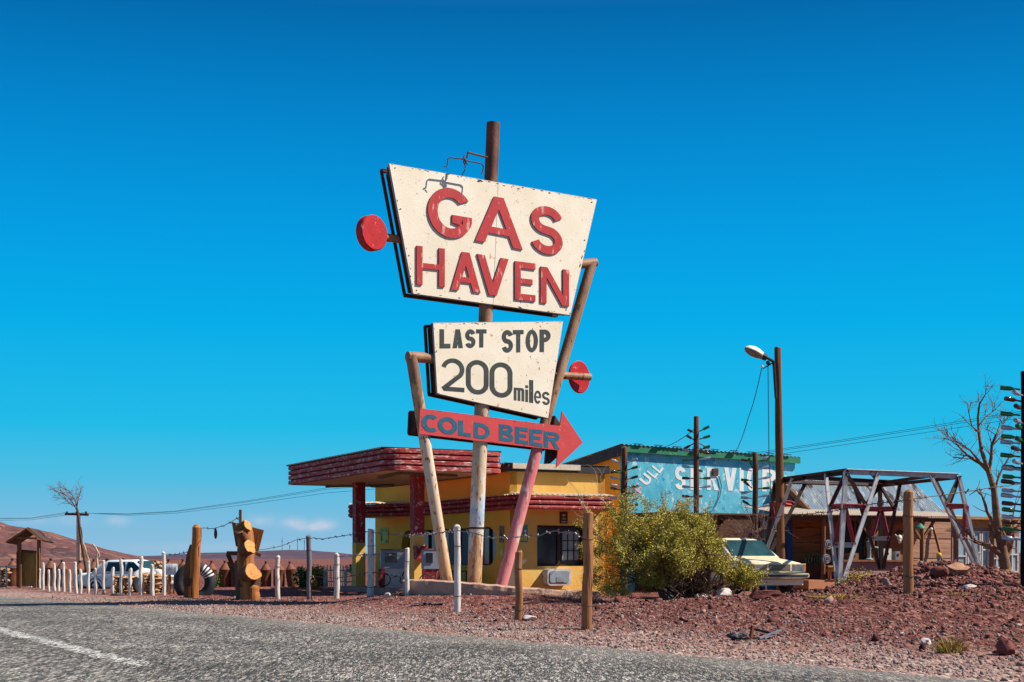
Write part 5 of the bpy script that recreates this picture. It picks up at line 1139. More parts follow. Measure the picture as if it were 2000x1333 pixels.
# ------------------------------------------------------------------ shed with old windows at far right
ws = thing('window_shed', 'low shed walled with old white framed windows behind the bare tree', 'shed', P(1930, 1120, 41))
wo_ = P(1862, 1100, 40.5); 
def wsh(p, z, c): return wo_+BX*p-AX*c+Vector((0, 0, z-wo_.z))
part('wall', MB().prism([rect(0, 2.6, -.1, 2.02)], lambda a, b, c: wsh(a, b, c-.1), .06), M['adobe'], ws)
part('top_board', MB().prism([rect(-.05, 2.6, 1.86, 2.10)], lambda a, b, c: wsh(a, b, c-.03), .05), M['board_tan'], ws)
part('top_board', MB().prism([rect(-.08, 2.65, 2.10, 2.18)], lambda a, b, c: wsh(a, b, c-.10), .30), M['board_tan'], ws)
for i, (p0, p1, z0, z1, m1, cols_, rows_) in enumerate(((.15, .48, .35, 1.75, 'pane_pale', 1, 2), (.56, 1.02, .55, 1.75, 'pane_pale', 2, 2), (1.10, 1.34, .2, 1.75, 'pane_pale', 1, 3), (1.50, 2.0, .45, 1.25, 'pane_pale', 3, 3), (2.06, 2.5, .6, 1.6, 'pane_pale', 2, 2))):
    wn = part('window', MB().prism([rect(p0, p1, z0, z1)], lambda a, b, c: wsh(a, b, c-.03), .01), M[m1], ws)
    mb = MB()
    for k in range(cols_+1): u = p0+(p1-p0)*k/cols_; mb.prism([rect(u-.02, u+.02, z0-.02, z1+.02)], lambda a, b, c: wsh(a, b, c-.018), .03)
    for k in range(rows_+1): v = z0+(z1-z0)*k/rows_; mb.prism([rect(p0-.02, p1+.02, v-.02, v+.02)], lambda a, b, c: wsh(a, b, c-.015), .03)
    part('frame', mb, M['window_white'], wn)
for p in (.05, 1.42, 2.03): a = wsh(p, 0, .08); part('post', MB().beam(a, a+Vector((0, 0, 1.95)), .08), M['log_dark'], ws)

# ------------------------------------------------------------------ steel tower frame
TF, TL, TR, TB = Vector((7.52, 32, 2.94)), Vector((6.66, 35.9, 2.94)), Vector((10.6, 33.7, 2.94)), Vector((9.74, 37.6, 2.94))
tw = thing('steel_frame', 'skeleton steel frame on splayed legs, flaking white and dark red', 'steel frame', (TF+TB)/2*Vector((1, 1, 0)) if False else Vector((8.6, 34.8, .3)))
def bar(p, q, m_, nm='strut', wdt=.085): part(nm, MB().angle(p, q, wdt*1.25), M[m_], tw)
bar(TL, TF, 'steel_dark', 'top_beam'); bar(TF, TR, 'steel_white', 'top_beam'); bar(TR, TB, 'steel_dark', 'top_beam'); bar(TB, TL, 'steel_dark', 'top_beam'); 
bar(TF+(TR-TF)*.22+Vector((0, 0, -.02)), TB+(TF-TB)*.02, 'steel_dark', 'top_beam', .075); bar(TL+(TF-TL)*.42, TB+(TR-TB)*.25, 'steel_dark', 'top_beam', .07); bar(TR+(TF-TR)*.24, TB+(TL-TB)*.1, 'steel_dark', 'top_beam', .07)
fF = P(1640, 1146, 31.8); fR = P(1918, 1124, 33.8); fB = P(1722, 1112, 37.4); fL = P(1496, 1088, 35.8)
def leg(foot, corner, e1, e2, m_c, m_1, m_2):
    bar(foot, corner, m_c, 'leg', .095)
    a = corner+(e1-corner)*.26; b = corner+(e2-corner)*.28
    bar(foot+Vector((-.04, 0, 0)), a, m_1, 'leg', .075); bar(foot+Vector((.05, 0, 0)), b, m_2, 'leg', .075)
    k1, k2 = .70, .36                                     # ring of red stays and the small V below it
    def on(t, f): return foot+(t-foot)*f
    bar(on(a, k1), on(corner, k1), 'steel_red', 'stay', .07); bar(on(corner, k1), on(b, k1), 'steel_red', 'stay', .07); bar(on(a, k1)+Vector((0, .06, .02)), on(b, k1)+Vector((0, .06, .02)), 'steel_red', 'stay', .06)
    bar(on(corner, k1)+Vector((-.02, .03, 0)), on(a, k2), 'steel_red', 'stay', .06); bar(on(corner, k1)+Vector((.03, .03, 0)), on(b, k2), 'steel_red', 'stay', .06)
    bar(on(a, k2), on(b, k2), 'steel_white', 'stay', .075)
    # upper diagonals from the ring to the beam
    bar(on(a, k1), corner+Vector((0, .02, -.03)), 'steel_dark', 'strut', .075); bar(on(b, k1), corner+Vector((.02, .02, -.03)), 'steel_dark', 'strut', .075)
leg(fF, TF, TL, TR, 'steel_white', 'steel_white', 'steel_white')
leg(fR, TR, TF, TB, 'steel_white', 'steel_white', 'steel_dark')
leg(fB, TB, TL, TR, 'steel_dark', 'steel_dark', 'steel_dark')
leg(fL, TL, TF, TB, 'steel_dark', 'steel_white', 'steel_dark')

# ------------------------------------------------------------------ fence posts
def rough_pole(mb, base, top, r, seed, n=10, wob=.25, taper=.92, cham=True):
    base, top = Vector(base), Vector(top); rr = random.Random(seed); pts, rad = [], []; m = 9
    ph = rr.random()*9
    for i in range(m+1):
        t = i/m; p = base+(top-base)*t; p.x += r*wob*noise.noise(Vector((t*3+ph, seed, 0)))*(1 if 0 < t else 0); p.y += r*wob*noise.noise(Vector((t*3+ph, seed, 7)))
        pts.append(p); rad.append(r*(1+(taper-1)*t)*(1+.10*noise.noise(Vector((t*5+ph, seed, 3)))))
    if cham: pts.append(top+Vector((0, 0, .012))); rad.append(r*taper*.82)
    return mb.tube(pts, rad, n)
gi = 'white painted posts in the row along the road'
ords = ['first', 'second', 'third', 'fourth', 'fifth', 'sixth', 'seventh', 'eighth', 'ninth', 'tenth', 'eleventh', 'twelfth', 'thirteenth', 'fourteenth', 'fifteenth', 'sixteenth', 'seventeenth', 'eighteenth', 'nineteenth', 'twentieth', 'twenty-first', 'twenty-second', 'twenty-third', 'twenty-fourth']
LP = [(37, 41, 1113, 1146, 5), (45, 45, 1102, 1146, 5), (52, 52, 1100, 1147, 5), (55.5, 55, 1102, 1147, 5), (60, 60, 1111, 1147.5, 5), (68, 67, 1100, 1149, 6), (77, 77, 1113, 1150, 5), (84, 84, 1100, 1152, 6),
      (95, 95, 1114, 1155, 5), (106, 106, 1101, 1154.5, 6.5), (114, 115, 1114, 1155.5, 6), (124.5, 124, 1100, 1156, 6), (136, 136, 1114, 1158, 6), (149, 146.5, 1099, 1159.5, 6.5), (157.5, 157.5, 1113, 1160, 6.5),
      (172, 173, 1097, 1160.5, 6.5), (187, 187, 1112, 1162, 7), (202, 202, 1096, 1162, 6), (220, 220, 1110, 1160.5, 7.5), (237, 236.5, 1093, 1163, 7.5), (254, 254, 1112, 1163.5, 8), (275, 275, 1089, 1163, 8.5), (297.5, 297, 1104, 1163.5, 9), (320, 320, 1080, 1163, 8)]
for i, (pb, pt, yt, yb, wd_) in enumerate(LP):
    Y = F/(yb-HZ)*CH; b = P(pb, yb, Y); t = P(pt, yt, Y); t.z = b.z+(t.z-b.z)
    b.z = gz(b.x, b.y)-.1; size = 'tall' if (yb-yt) > 46 and i not in (4, 6) else 'short'
    mb = rough_pole(MB(), b, t, wd_*Y/F/2, 100+i, 9, .5, .88)
    solo('fence_post', mb, M['post_white'], f'{size} white post, {ords[i]} from the left end of the close row', 'fence post', b+Vector((0, 0, .1)), gi, smooth=28)
for pb, pt, yt, yb, wd_, mk, lab in [(542, 542, 1088, 1171, 9.5, 'post_white', 'short white post just right of the carved log sign'), (604, 603, 1048, 1170, 10, 'post_grey', 'dark bluish grey bare post in line with the picket fence'),
        (657, 658, 1083, 1170, 11, 'post_white', 'short white post with rust stain in front of the picket fence'), (724, 725, 1035, 1177, 14, 'post_white', 'tall thick white post in front of the wide fuel pump'),
        (795, 795, 1072, 1181, 9.5, 'post_white', 'crooked thin white post in front of the maroon fuel pump'), (893, 893, 1029, 1200, 13.5, 'post_white', 'tall white post in front of the sign poles'),
        (1013, 1013, 1079, 1216, 15.5, 'post_brown', 'short brown post in front of the cream plinth'), (1145, 1149, 1003, 1231, 21, 'post_brown', 'tall brown post left of the big shrub'),
        (1775, 1773.5, 962, 1169, 20, 'post_brown', 'thickest brown post standing alone on the red rubble bank')]:
    Y = F/(yb-HZ)*CH
    if pb > 1700: Y = 21.8
    if pb == 795: Y = 29.6
    b = P(pb, yb, Y); t = P(pt, yt, Y); b.z -= .15
    mb = rough_pole(MB(), b, t, wd_*Y/F/2, int(pb), 14, .35, .95)
    po = solo('fence_post', mb, M[mk], lab, 'fence post', (b.x, b.y, b.z+.15), 'single posts of the wire fence', smooth=28)
    for fz in ((.28, .8) if pb > 700 else (.8,)):
        q = b+(t-b)*fz; part('wire_tie', MB().torus(q, wd_*Y/F/2*1.03, .006, Matrix.Rotation(R(8), 3, 'X'), 16, 5), M['wire'], po)

# barbed wire
def barbed(pts, label, r=.008, m='wire', barb=.28):
    P3 = []
    for a, b in zip(pts, pts[1:]):
        n = max(4, int((Vector(b)-Vector(a)).length/.12))
        for i in range(n): t = i/n; P3.append(Vector(a).lerp(Vector(b), t)+Vector((0, 0, .018*noise.noise(Vector((a[0]*3+t*9, 1, 2)))+.010*noise.noise(Vector((a[0]*3+t*31, 1, 2))))))
    P3.append(Vector(pts[-1])); o = solo('barbed_wire', MB().tube(P3, r, 5), M[m], label, 'barbed wire', P3[0], 'strands of the wire fence')
    mb = MB(); acc = 0
    for a, b in zip(P3, P3[1:]):
        acc += (b-a).length
        if acc > barb:
            acc = 0; c = b
            for q in range(2):
                v = Vector((random.uniform(-1, 1), random.uniform(-1, 1), random.uniform(-1, 1))).normalized()*.045; mb.tube([c-v, c+v], r*.9, 4)
            mb.sphere(c, r*1.8, 6, 4)
    if mb.v: part('barb', mb, M[m], o, stuff=True)
    return o
barbed([P(322, 1083, 37.8), P(345, 1083, 37), P(370, 1078, 36)], 'wire from the last white row post to the log post')
wg = barbed([P(392, 1032, 35.6), P(420, 1033, 35), P(445, 1024, 34.5), P(468, 1010, 34)], 'wire sagging between the log post and the carved log sign, a tag on it')
barbed([P(505, 1075, 34), P(545, 1068, 34.3), P(580, 1055, 34.6), P(602, 1050, 34.7)], 'wire rising from the carved log sign to the grey post')
barbed([P(604, 1051, 34.7), P(630, 1053, 34), P(670, 1047, 33), P(724, 1038, 31.9)], 'wire between the grey post and the thick white post')
barbed([P(726, 1040, 31.9), P(770, 1045, 31), P(795, 1046, 30), P(840, 1044, 28), P(893, 1036, 25.25)], 'top wire from the thick white post across the slanted pole', m='wire_bright')
barbed([P(893, 1036, 25.2), P(925, 1042, 24.6), P(960, 1051, 24), P(1010, 1049, 22.3), P(1050, 1047, 21.6), P(1085, 1037, 21), P(1115, 1041, 20.4), P(1147, 1052, 19.8)], 'top wire from the tall white post across the square window', m='wire_bright')
barbed([P(657, 1088, 34.5), P(700, 1085, 33), P(725, 1083, 31.9), P(795, 1087, 29.6)], 'second wire passing the two fuel pumps', m='wire_bright')
barbed([P(604, 1126, 34.6), P(657, 1130, 34.5), P(725, 1118, 31.9), P(795, 1130, 29.6)], 'lowest wire between the grey post and the crooked post', .007)
barbed([P(1775, 975, 21.7), P(1840, 968, 22.2), P(1920, 955, 23), P(1998, 945, 24)], 'wire from the thickest brown post across the bare tree')
barbed([P(1772, 977, 21.7), P(1700, 985, 24), P(1620, 1000, 27), P(1540, 1008, 30), P(1500, 1012, 32)], 'wire running left from the thickest brown post past the steel frame', .007)
q = P(421, 1043, 35.1); solo('hanging_tag', MB().prism([arc(0, -.0, .04, .13, 0, 360, 14)[:-1]], lambda a, b, c: q+Vector((a, c, b)), .02), M['rust_dark'], 'small dark oval tag hanging from the fence wire', 'tag', q)

# ------------------------------------------------------------------ log post, tyre, carved log sign
b = P(377, 1171, 35.2); lg = thing('log_post', 'stout peeled log post bound to a dark slab by rusty wire', 'post', b)
part('log', rough_pole(MB(), P(376.5, 1176, 35.2), P(385.5, 1031, 35.2), .135, 5, 16, .25, .86), M['log'], lg, smooth=28)
mb = MB().prism([[(x, -y) for x, y in ((362, 1174), (375, 1174), (377, 1066), (374, 1064), (367, 1085), (362, 1120))]], lambda a, bb, c: P(a, -bb, 35.35)+Vector((0, -c, 0)), .18); part('slab', mb, M['log_dark'], lg)
mb = MB()
for k in range(7): mb.torus(P(374, 1132+k*2.0, 35.25), .195, .014, Matrix.Diagonal((1, .82, 1)).to_3x3(), 24, 5)
part('binding', mb, M['rope'], lg)
tc_ = P(380, 1138, 37.6); tmx = Matrix.Rotation(R(14), 3, 'Z') @ Matrix.Rotation(R(90), 3, 'X')
def big_tyre(c, Rr, r, mx, label, wid=1.15, grp='old tyres on the gravel'):
    o = solo('tyre', MB().torus(c, Rr, r, mx, 40, 12, wid=wid), M['rubber'], label, 'tyre', c, grp, smooth=True); return o
ty = big_tyre(tc_, .40, .145, tmx, 'big black tyre with white painted stripes behind the log post')
mb = MB()
for k in range(4): a0 = R(22+k*11); mb.torus(tc_, .40, .150, tmx, 3, 12, a0, a0+R(5), 1.15)
part('painted_stripe', mb, M['tyre_white'], ty, smooth=True)
# carved log sign
b = P(488, 1172, 33.9); cs = thing('carved_log_sign', 'upright log trunk with sawn branch ends and a board fixed behind', 'carved log', b)
part('trunk', rough_pole(MB(), P(488, 1176, 33.9), P(476, 1026, 33.9), .235, 8, 18, .2, .78), M['log'], cs, smooth=35)
part('trunk_base', rough_pole(MB(), P(494, 1178, 33.8), P(493, 1146, 33.8), .165, 9, 16, .1, .98), M['log'], cs, smooth=50)
part('trunk', rough_pole(MB(), P(474, 1176, 34.15), P(470, 1100, 34.15), .16, 12, 14, .2, .9), M['log_dark'], cs, 'darker trunk behind', smooth=50)
mb = MB()
for k in range(8): mb.torus(P(487, 1132+k*2.0, 33.9), .255, .015, Matrix.Diagonal((1, .85, 1)).to_3x3(), 24, 5)
part('binding', mb, M['rope'], cs)
def branch_end(px, py, r, d, ln, nm='branch_stub'):
    d = Vector(d).normalized(); c = P(px, py, 33.55); mx = d.to_track_quat('Z', 'Y').to_matrix(); rr = [r*(1+.06*math.sin(k*2.1)) for k in range(20)]
    def irr(mb):
        for q_, v in enumerate(mb.v):
            rv = (v-c)-d*((v-c).dot(d))
            if rv.length > 1e-4: mb.v[q_] = v+rv*.42*noise.noise(rv.normalized()*1.1+Vector((px, py, 0))*.37)
        return mb
    s_ = part(nm, irr(MB().tube([c-d*ln, c-d*.005], [r*.9, r], 24)), M['log_dark'], cs, smooth=50); part('cut_face', irr(MB().lathe([(r*.98, -.004), (r*.95, .006), (r*.5, .008), (.001, .008)], 24, c, mx)), M['log_cut'], s_)
branch_end(488, 1068, .165, (.95, -.80, .50), .30); branch_end(495, 1117, .20, (.85, -.85, .30), .34); branch_end(470, 1033, .15, (-.35, -.6, .85), .28); branch_end(484, 1027, .14, (.9, -.35, .45), .30)
mb = MB().prism([[(455, -1020), (516, -1036), (505, -1078), (462, -1068)]], lambda a, bb, c: P(a, bb*-1, 34.25)+Vector((0, -c, 0)), .05); bd = part('board', mb, M['board_tan'], cs, 'tan board fixed behind the trunk')
mb = MB().beam(P(504, 1044, 34.15), P(497, 1075, 34.15), .05, .05); part('slat', mb, M['log_dark'], bd)
mb = MB().prism([[(454, -1020), (462, -1023), (468, -1068), (462, -1067)]], lambda a, bb, c: P(a, bb*-1, 34.15)+Vector((0, -c, 0)), .10); part('board_edge', mb, M['log_dark'], bd)
part('stick', MB().beam(P(469.5, 1050, 34.0), P(469.5, 996, 34.0), .065), M['post_brown'], cs)
part('crossbar', MB().beam(P(500, 1081, 34.1), P(509, 1086, 34.1), .06, .08), M['log_dark'], cs)
q = P(456, 1150, 34.6); cr_ = thing('rusty_crank', 'dark rusted iron crank stand left of the carved log', 'crank', q)
part('arm', MB().beam(P(443, 1081, 34.6), P(470, 1081, 34.6), .10, .10), M['rust_dark'], cr_); part('link', MB().beam(P(445, 1082, 34.6), P(452, 1100, 34.6), .09), M['rust_dark'], cr_)
part('body', MB().prism([[(446, -1098), (470, -1100), (470, -1165), (468, -1170), (455, -1120)]], lambda a, bb, c: P(a, -bb, 34.75)+Vector((0, -c, 0)), .2), M['rust_dark'], cr_)

# ------------------------------------------------------------------ rusty canisters
can0 = thing('rusty_canister', 'x', 'canister', (0, 0, 0), 'rusty canisters in a line behind the fence')
part('body', MB().lathe([(.20, -.05), (.21, 0), (.215, .30), (.21, .62), (.218, .63), (.212, .65)], 20), M['rust'], can0, local=True, smooth=40)
part('cone', MB().lathe([(.215, .64), (.19, .68), (.055, .86), (.05, .875)], 20), M['rust_light'], can0, local=True, smooth=40)
part('neck', MB().lathe([(.04, .87), (.04, .93), (.055, .935), (.055, .965), (.02, .97)], 12), M['rust_dark'], can0, local=True, smooth=40)
CL = [(24, 1146, 1.0, 0, 'leftmost rusty canister, beside the little roofed shelter'), (99, 1146, 1.02, 0, 'rusty canister just right of the roofed shelter'), (121, 1146, .97, 0, 'rusty canister behind the eleventh and twelfth white posts'),
      (156, 1147, .95, 0, 'rusty canister at the foot of the utility pole'), (183, 1147, 1.0, 0, 'rusty canister left of the white car, by a bare stick'), (209, 1146, 1.0, 0, 'rusty canister at the rear of the white car'),
      (241, 1144, 1.02, 0, 'rusty canister whose neck shows above the white car roof'), (329, 1146, .98, 0, 'rusty canister behind the mailbox'), (357, 1146, .98, 0, 'rusty canister behind the left side of the striped tyre'),
      (413, 1146, .93, 0, 'rusty canister behind the right side of the striped tyre'), (439, 1147, .93, 0, 'rusty canister standing free between log post and carved log'), (461, 1147, .93, 0, 'rusty canister mostly behind the crank stand'),
      (519, 1147, .90, 0, 'rusty canister just right of the carved log'), (545, 1147, .90, 0, 'rusty canister behind the short white post right of the carved log'), (573, 1147, .92, -12, 'leaning rusty canister, rightmost of the line')]
for i, (px, yb, sc, tl, lab) in enumerate(CL):
    o = can0 if i == 0 else copy_tree(can0); Y = F/(yb-HZ); o.location = G(px, Y); o.scale = (sc*(1.03 if i % 2 else .97), sc, sc); o.rotation_euler = (0, R(tl), i*1.3); o['label'] = lab

# ------------------------------------------------------------------ small roofed shelter
q = P(62, 1146, 46.5); q.z = gz(q.x, q.y); wl = thing('roofed_shelter', 'little dark wooden well shelter with pitched roof at far left', 'shelter', q)
sY = 46.5; u = sY/F
def W(px, py, dy=0): return P(px, py, sY)+Vector((0, dy, 0))
for px, dy, y0 in ((38, -.1, 1055), (50.5, -.55, 1057), (67, .5, 1055), (79, -.2, 1055)): part('post', MB().beam(W(px, 1148, dy), W(px, y0, dy), .07), M['log_dark'], wl)
part('panel', MB().prism([[(51, -1145), (79, -1145), (79, -1076), (51, -1074)]], lambda a, bb, c: W(a, -bb, -.4+c), .04), mat('olive_brown_panel', (.13, .075, .018), (.22, .14, .04), 5, .8, .4, 20, stretch=(1, 1, .2)), wl, 'olive brown plank panel')
part('side_panel', MB().prism([[(37, -1145), (50, -1145), (50, -1077), (37, -1079)]], lambda a, bb, c: W(a, -bb, -.25+c), .04), M['door_brown'], wl)
part('beam', MB().beam(W(49, 1077, -.45), W(81, 1079, -.45), .07), M['door_brown'], wl)
mb = MB(); ap0, ap1 = W(69, 1031, -.75), W(60, 1034, .75)
for s_, ex in ((-1, W(24, 1059, -.6)), (1, W(97, 1056, -.6))):
    a, b_ = ap0, ap1; c_ = ex; d_ = ex+(ap1-ap0); nn = (b_-a).cross(c_-a).normalized()
    if nn.z < 0: nn = -nn
    mb.add([a, b_, d_, c_]+[v-nn*.05 for v in (a, b_, d_, c_)], [(0, 1, 2, 3), (7, 6, 5, 4), (0, 3, 7, 4), (3, 2, 6, 7), (2, 1, 5, 6)])
part('roof', mb, M['shelter_dark'], wl)
part('rafter', MB().beam(W(69, 1034, -.78), W(27, 1059, -.63), .05).beam(W(69, 1034, -.78), W(95, 1056, -.63), .05).beam(W(46, 1052, -.65), W(84, 1052, -.65), .06), M['log_dark'], wl)

# ------------------------------------------------------------------ dry-stone stacks, white tyres, mailbox
def stone_stack(px0, px1, y0, y1, Y, label, m='stone', seed=1):
    x0, x1 = P(px0, 0, Y).x, P(px1, 0, Y).x; zt_ = P(0, y0, Y).z; zb_ = P(0, y1, Y).z; mb = MB(); rr = random.Random(seed)
    z = zb_
    while z < zt_:
        h = rr.uniform(.06, .11); x = x0
        while x < x1:
            w_ = rr.uniform(.10, .20); mb.rock((x+w_/2, Y+rr.uniform(-.05, .05), z+h/2), 1, (w_*.62, .16, h*.62), rr.randint(0, 9999), sub=1); x += w_
        z += h
    return solo('stone_stack', mb, M[m], label, 'stone stack', ((x0+x1)/2, Y, zb_), 'dry stone stacks behind the white posts')
gs = stone_stack(1, 10, 1114, 1147, 47.5, 'narrow stone filled cage at the left edge of the photo', seed=4)
mb = MB()
for a, b_ in (((-1, 1148), (-1, 1106)), ((12.5, 1148), (12.5, 1106)), ((-6, 1106.5), (36, 1106.5))): mb.beam(P(*a, 47.2), P(*b_, 47.2), .05)
part('cage_frame', mb, M['post_white'], gs)
stone_stack(223, 249, 1130, 1165, 38.4, 'tan stone stack behind the white posts below the car', seed=2)
stone_stack(281, 309, 1122, 1161, 39.3, 'tan stone stack inside the white topped tyres', seed=3)
stone_stack(302, 321, 1098, 1128, 43.0, 'higher tan stone stack right of the car windscreen', seed=6)
stone_stack(585, 597, 1118, 1147, 47, 'red brown stone heap right of the leaning canister', 'stone_red', 7)
def half_tyre(px, py, Y, lab, tilt):
    c = P(px, py, Y); mx = Matrix.Rotation(R(tilt), 3, 'Z') @ Matrix.Rotation(R(90), 3, 'X'); o = big_tyre(c, .34, .11, mx, lab, 1.2)
    mb = MB().torus(c, .34, .1135, mx, 16, 12, R(35), R(145), 1.2); part('white_top', mb, M['tyre_white'], o, smooth=True)
half_tyre(283, 1141, 40.6, 'white topped tyre standing behind the posts, left of the other', 38); half_tyre(308, 1142, 40.9, 'white topped tyre standing nearest the mailbox', -48)
c = P(229, 1164, 37.4); solo('tyre', MB().torus(c+Vector((0, 0, .0)), .13, .05, Matrix.Identity(3), 24, 8), M['rubber'], 'small black tyre lying flat at the foot of the white posts', 'tyre', c, 'old tyres on the gravel', smooth=True)
q = P(335, 1112, 39.6); mbx = thing('mailbox', 'grey metal mailbox on two thin brown posts', 'mailbox', P(335, 1160, 39.6))
mb = MB(); prof = [(-.13, -.16)]+[(x, y) for x, y in arc(0, .02, .13, .13, 180, 0, 8)]+[(.13, -.16)]
mb.prism([prof[::-1]], lambda a, bb, c: q+Vector((c-.15, a*.9, bb)), .30); part('box', mb, M['tin'], mbx)
for px in (330, 341): part('post', MB().tube([P(px, 1164, 39.6), P(px+1, 1116, 39.6)], .042, 8), M['post_brown'], mbx)

# ------------------------------------------------------------------ picket fence, planter wall, garden plants
pk = thing('picket_fence', 'bleached thin picket fence left of the canopy column', 'fence', P(660, 1146, 45.5))
mb = MB()
pks = [P(633+i*3.6, 0, 45.5) for i in range(17)]
for i, p in enumerate(pks): zz = P(0, 1105+2.2*math.sin(i*1.9), 45.5).z; part('picket', MB().beam((p.x, 45.5, -.05), (p.x+.015*math.sin(i*2.7), 45.5, zz), .028, .02), M['picket'], pk)
for y in (1114, 1136): part('rail', MB().beam(P(631, y, 45.55), P(693, y+1, 45.55), .04, .04), M['picket'], pk)
part('post', MB().tube([P(675, 1148, 45.4), P(674, 1118, 45.4), P(676.5, 1112, 45.4), P(675, 1106, 45.4)], .03, 7), M['post_white'], pk)
pw = MB().prism([[(607, -1147), (634, -1147), (634, -1118), (628, -1116), (609, -1119)]], lambda a, bb, c: P(a, -bb, 46.2)+Vector((0, c, 0)), .7)
pwo = solo('planter_wall', pw, M['stone_red'] if False else mat('dark_red_mud_wall', (.17, .055, .04), (.11, .035, .03), 5, .9, .6, 12), 'dark red mud planter box left of the picket fence', 'planter', P(620, 1147, 46.2))
def leaf_cloud(pts, size, n_each, spread, seed, up=.3):
    r = np.random.default_rng(seed); pts = np.repeat(np.array([tuple(p) for p in pts]), n_each, 0)+r.normal(size=(len(pts)*n_each, 3))*spread
    n = len(pts); d = r.normal(size=(n, 3)); d[:, 2] += up; d /= np.linalg.norm(d, axis=1)[:, None]; s = r.normal(size=(n, 3)); s -= d*(s*d).sum(1)[:, None]; s /= np.linalg.norm(s, axis=1)[:, None]
    ln = size*r.uniform(.6, 1.3, n)[:, None]; wd_ = ln*.34
    V = np.stack([pts, pts+d*ln*.5+s*wd_, pts+d*ln, pts+d*ln*.5-s*wd_], 1).reshape(-1, 3)
    mb = MB(); mb.v = [Vector(v) for v in V]; mb.f = [(4*i, 4*i+1, 4*i+2, 4*i+3) for i in range(n)]; return mb
def garden(px, y0, y1, wpx, Y, label, m, n=60, seed=3):
    b = P(px, y1, Y); pts = []; rr = random.Random(seed); mbs = MB()
    for i in range(n):
        a = rr.uniform(-1, 1); h = rr.uniform(.15, 1)*(1-.5*a*a); t = Vector((b.x+a*wpx*Y/F/2, Y+rr.uniform(-.25, .25), b.z+h*(y1-y0)*Y/F)); pts.append(t)
        if i % 3 == 0: mbs.tube([b+Vector((a*.08, 0, -.03)), b.lerp(t, .6)+Vector((0, 0, .03)), t], [.008, .006, .003], 4)
    o = thing('garden_plant', label, 'plant', b, 'small green plants by the yard'); part('stems', mbs, M['twig_dark'], o); part('foliage', leaf_cloud(pts, .075, 9, .05, seed), M[m], o)
garden(588, 1108, 1146, 26, 46.5, 'green bush between leaning canister and grey post', 'leaf_green', 70, 5)
garden(620, 1110, 1122, 26, 46.3, 'dry golden plant growing in the mud planter box', 'leaf_dry', 50, 6)
garden(427, 1118, 1146, 8, 48.6, 'thin green weed between the two canisters by the log post', 'leaf_green', 30, 7)
garden(503, 1112, 1146, 8, 48.6, 'thin green weed right behind the carved log', 'leaf_green', 30, 8)
garden(612, 1134, 1147, 12, 44.5, 'low yellowish grass tuft at the foot of the mud planter', 'leaf_dry', 30, 9)
garden(690, 1102, 1120, 12, 47.5, 'green bush top showing behind the picket fence', 'leaf_green', 40, 10)

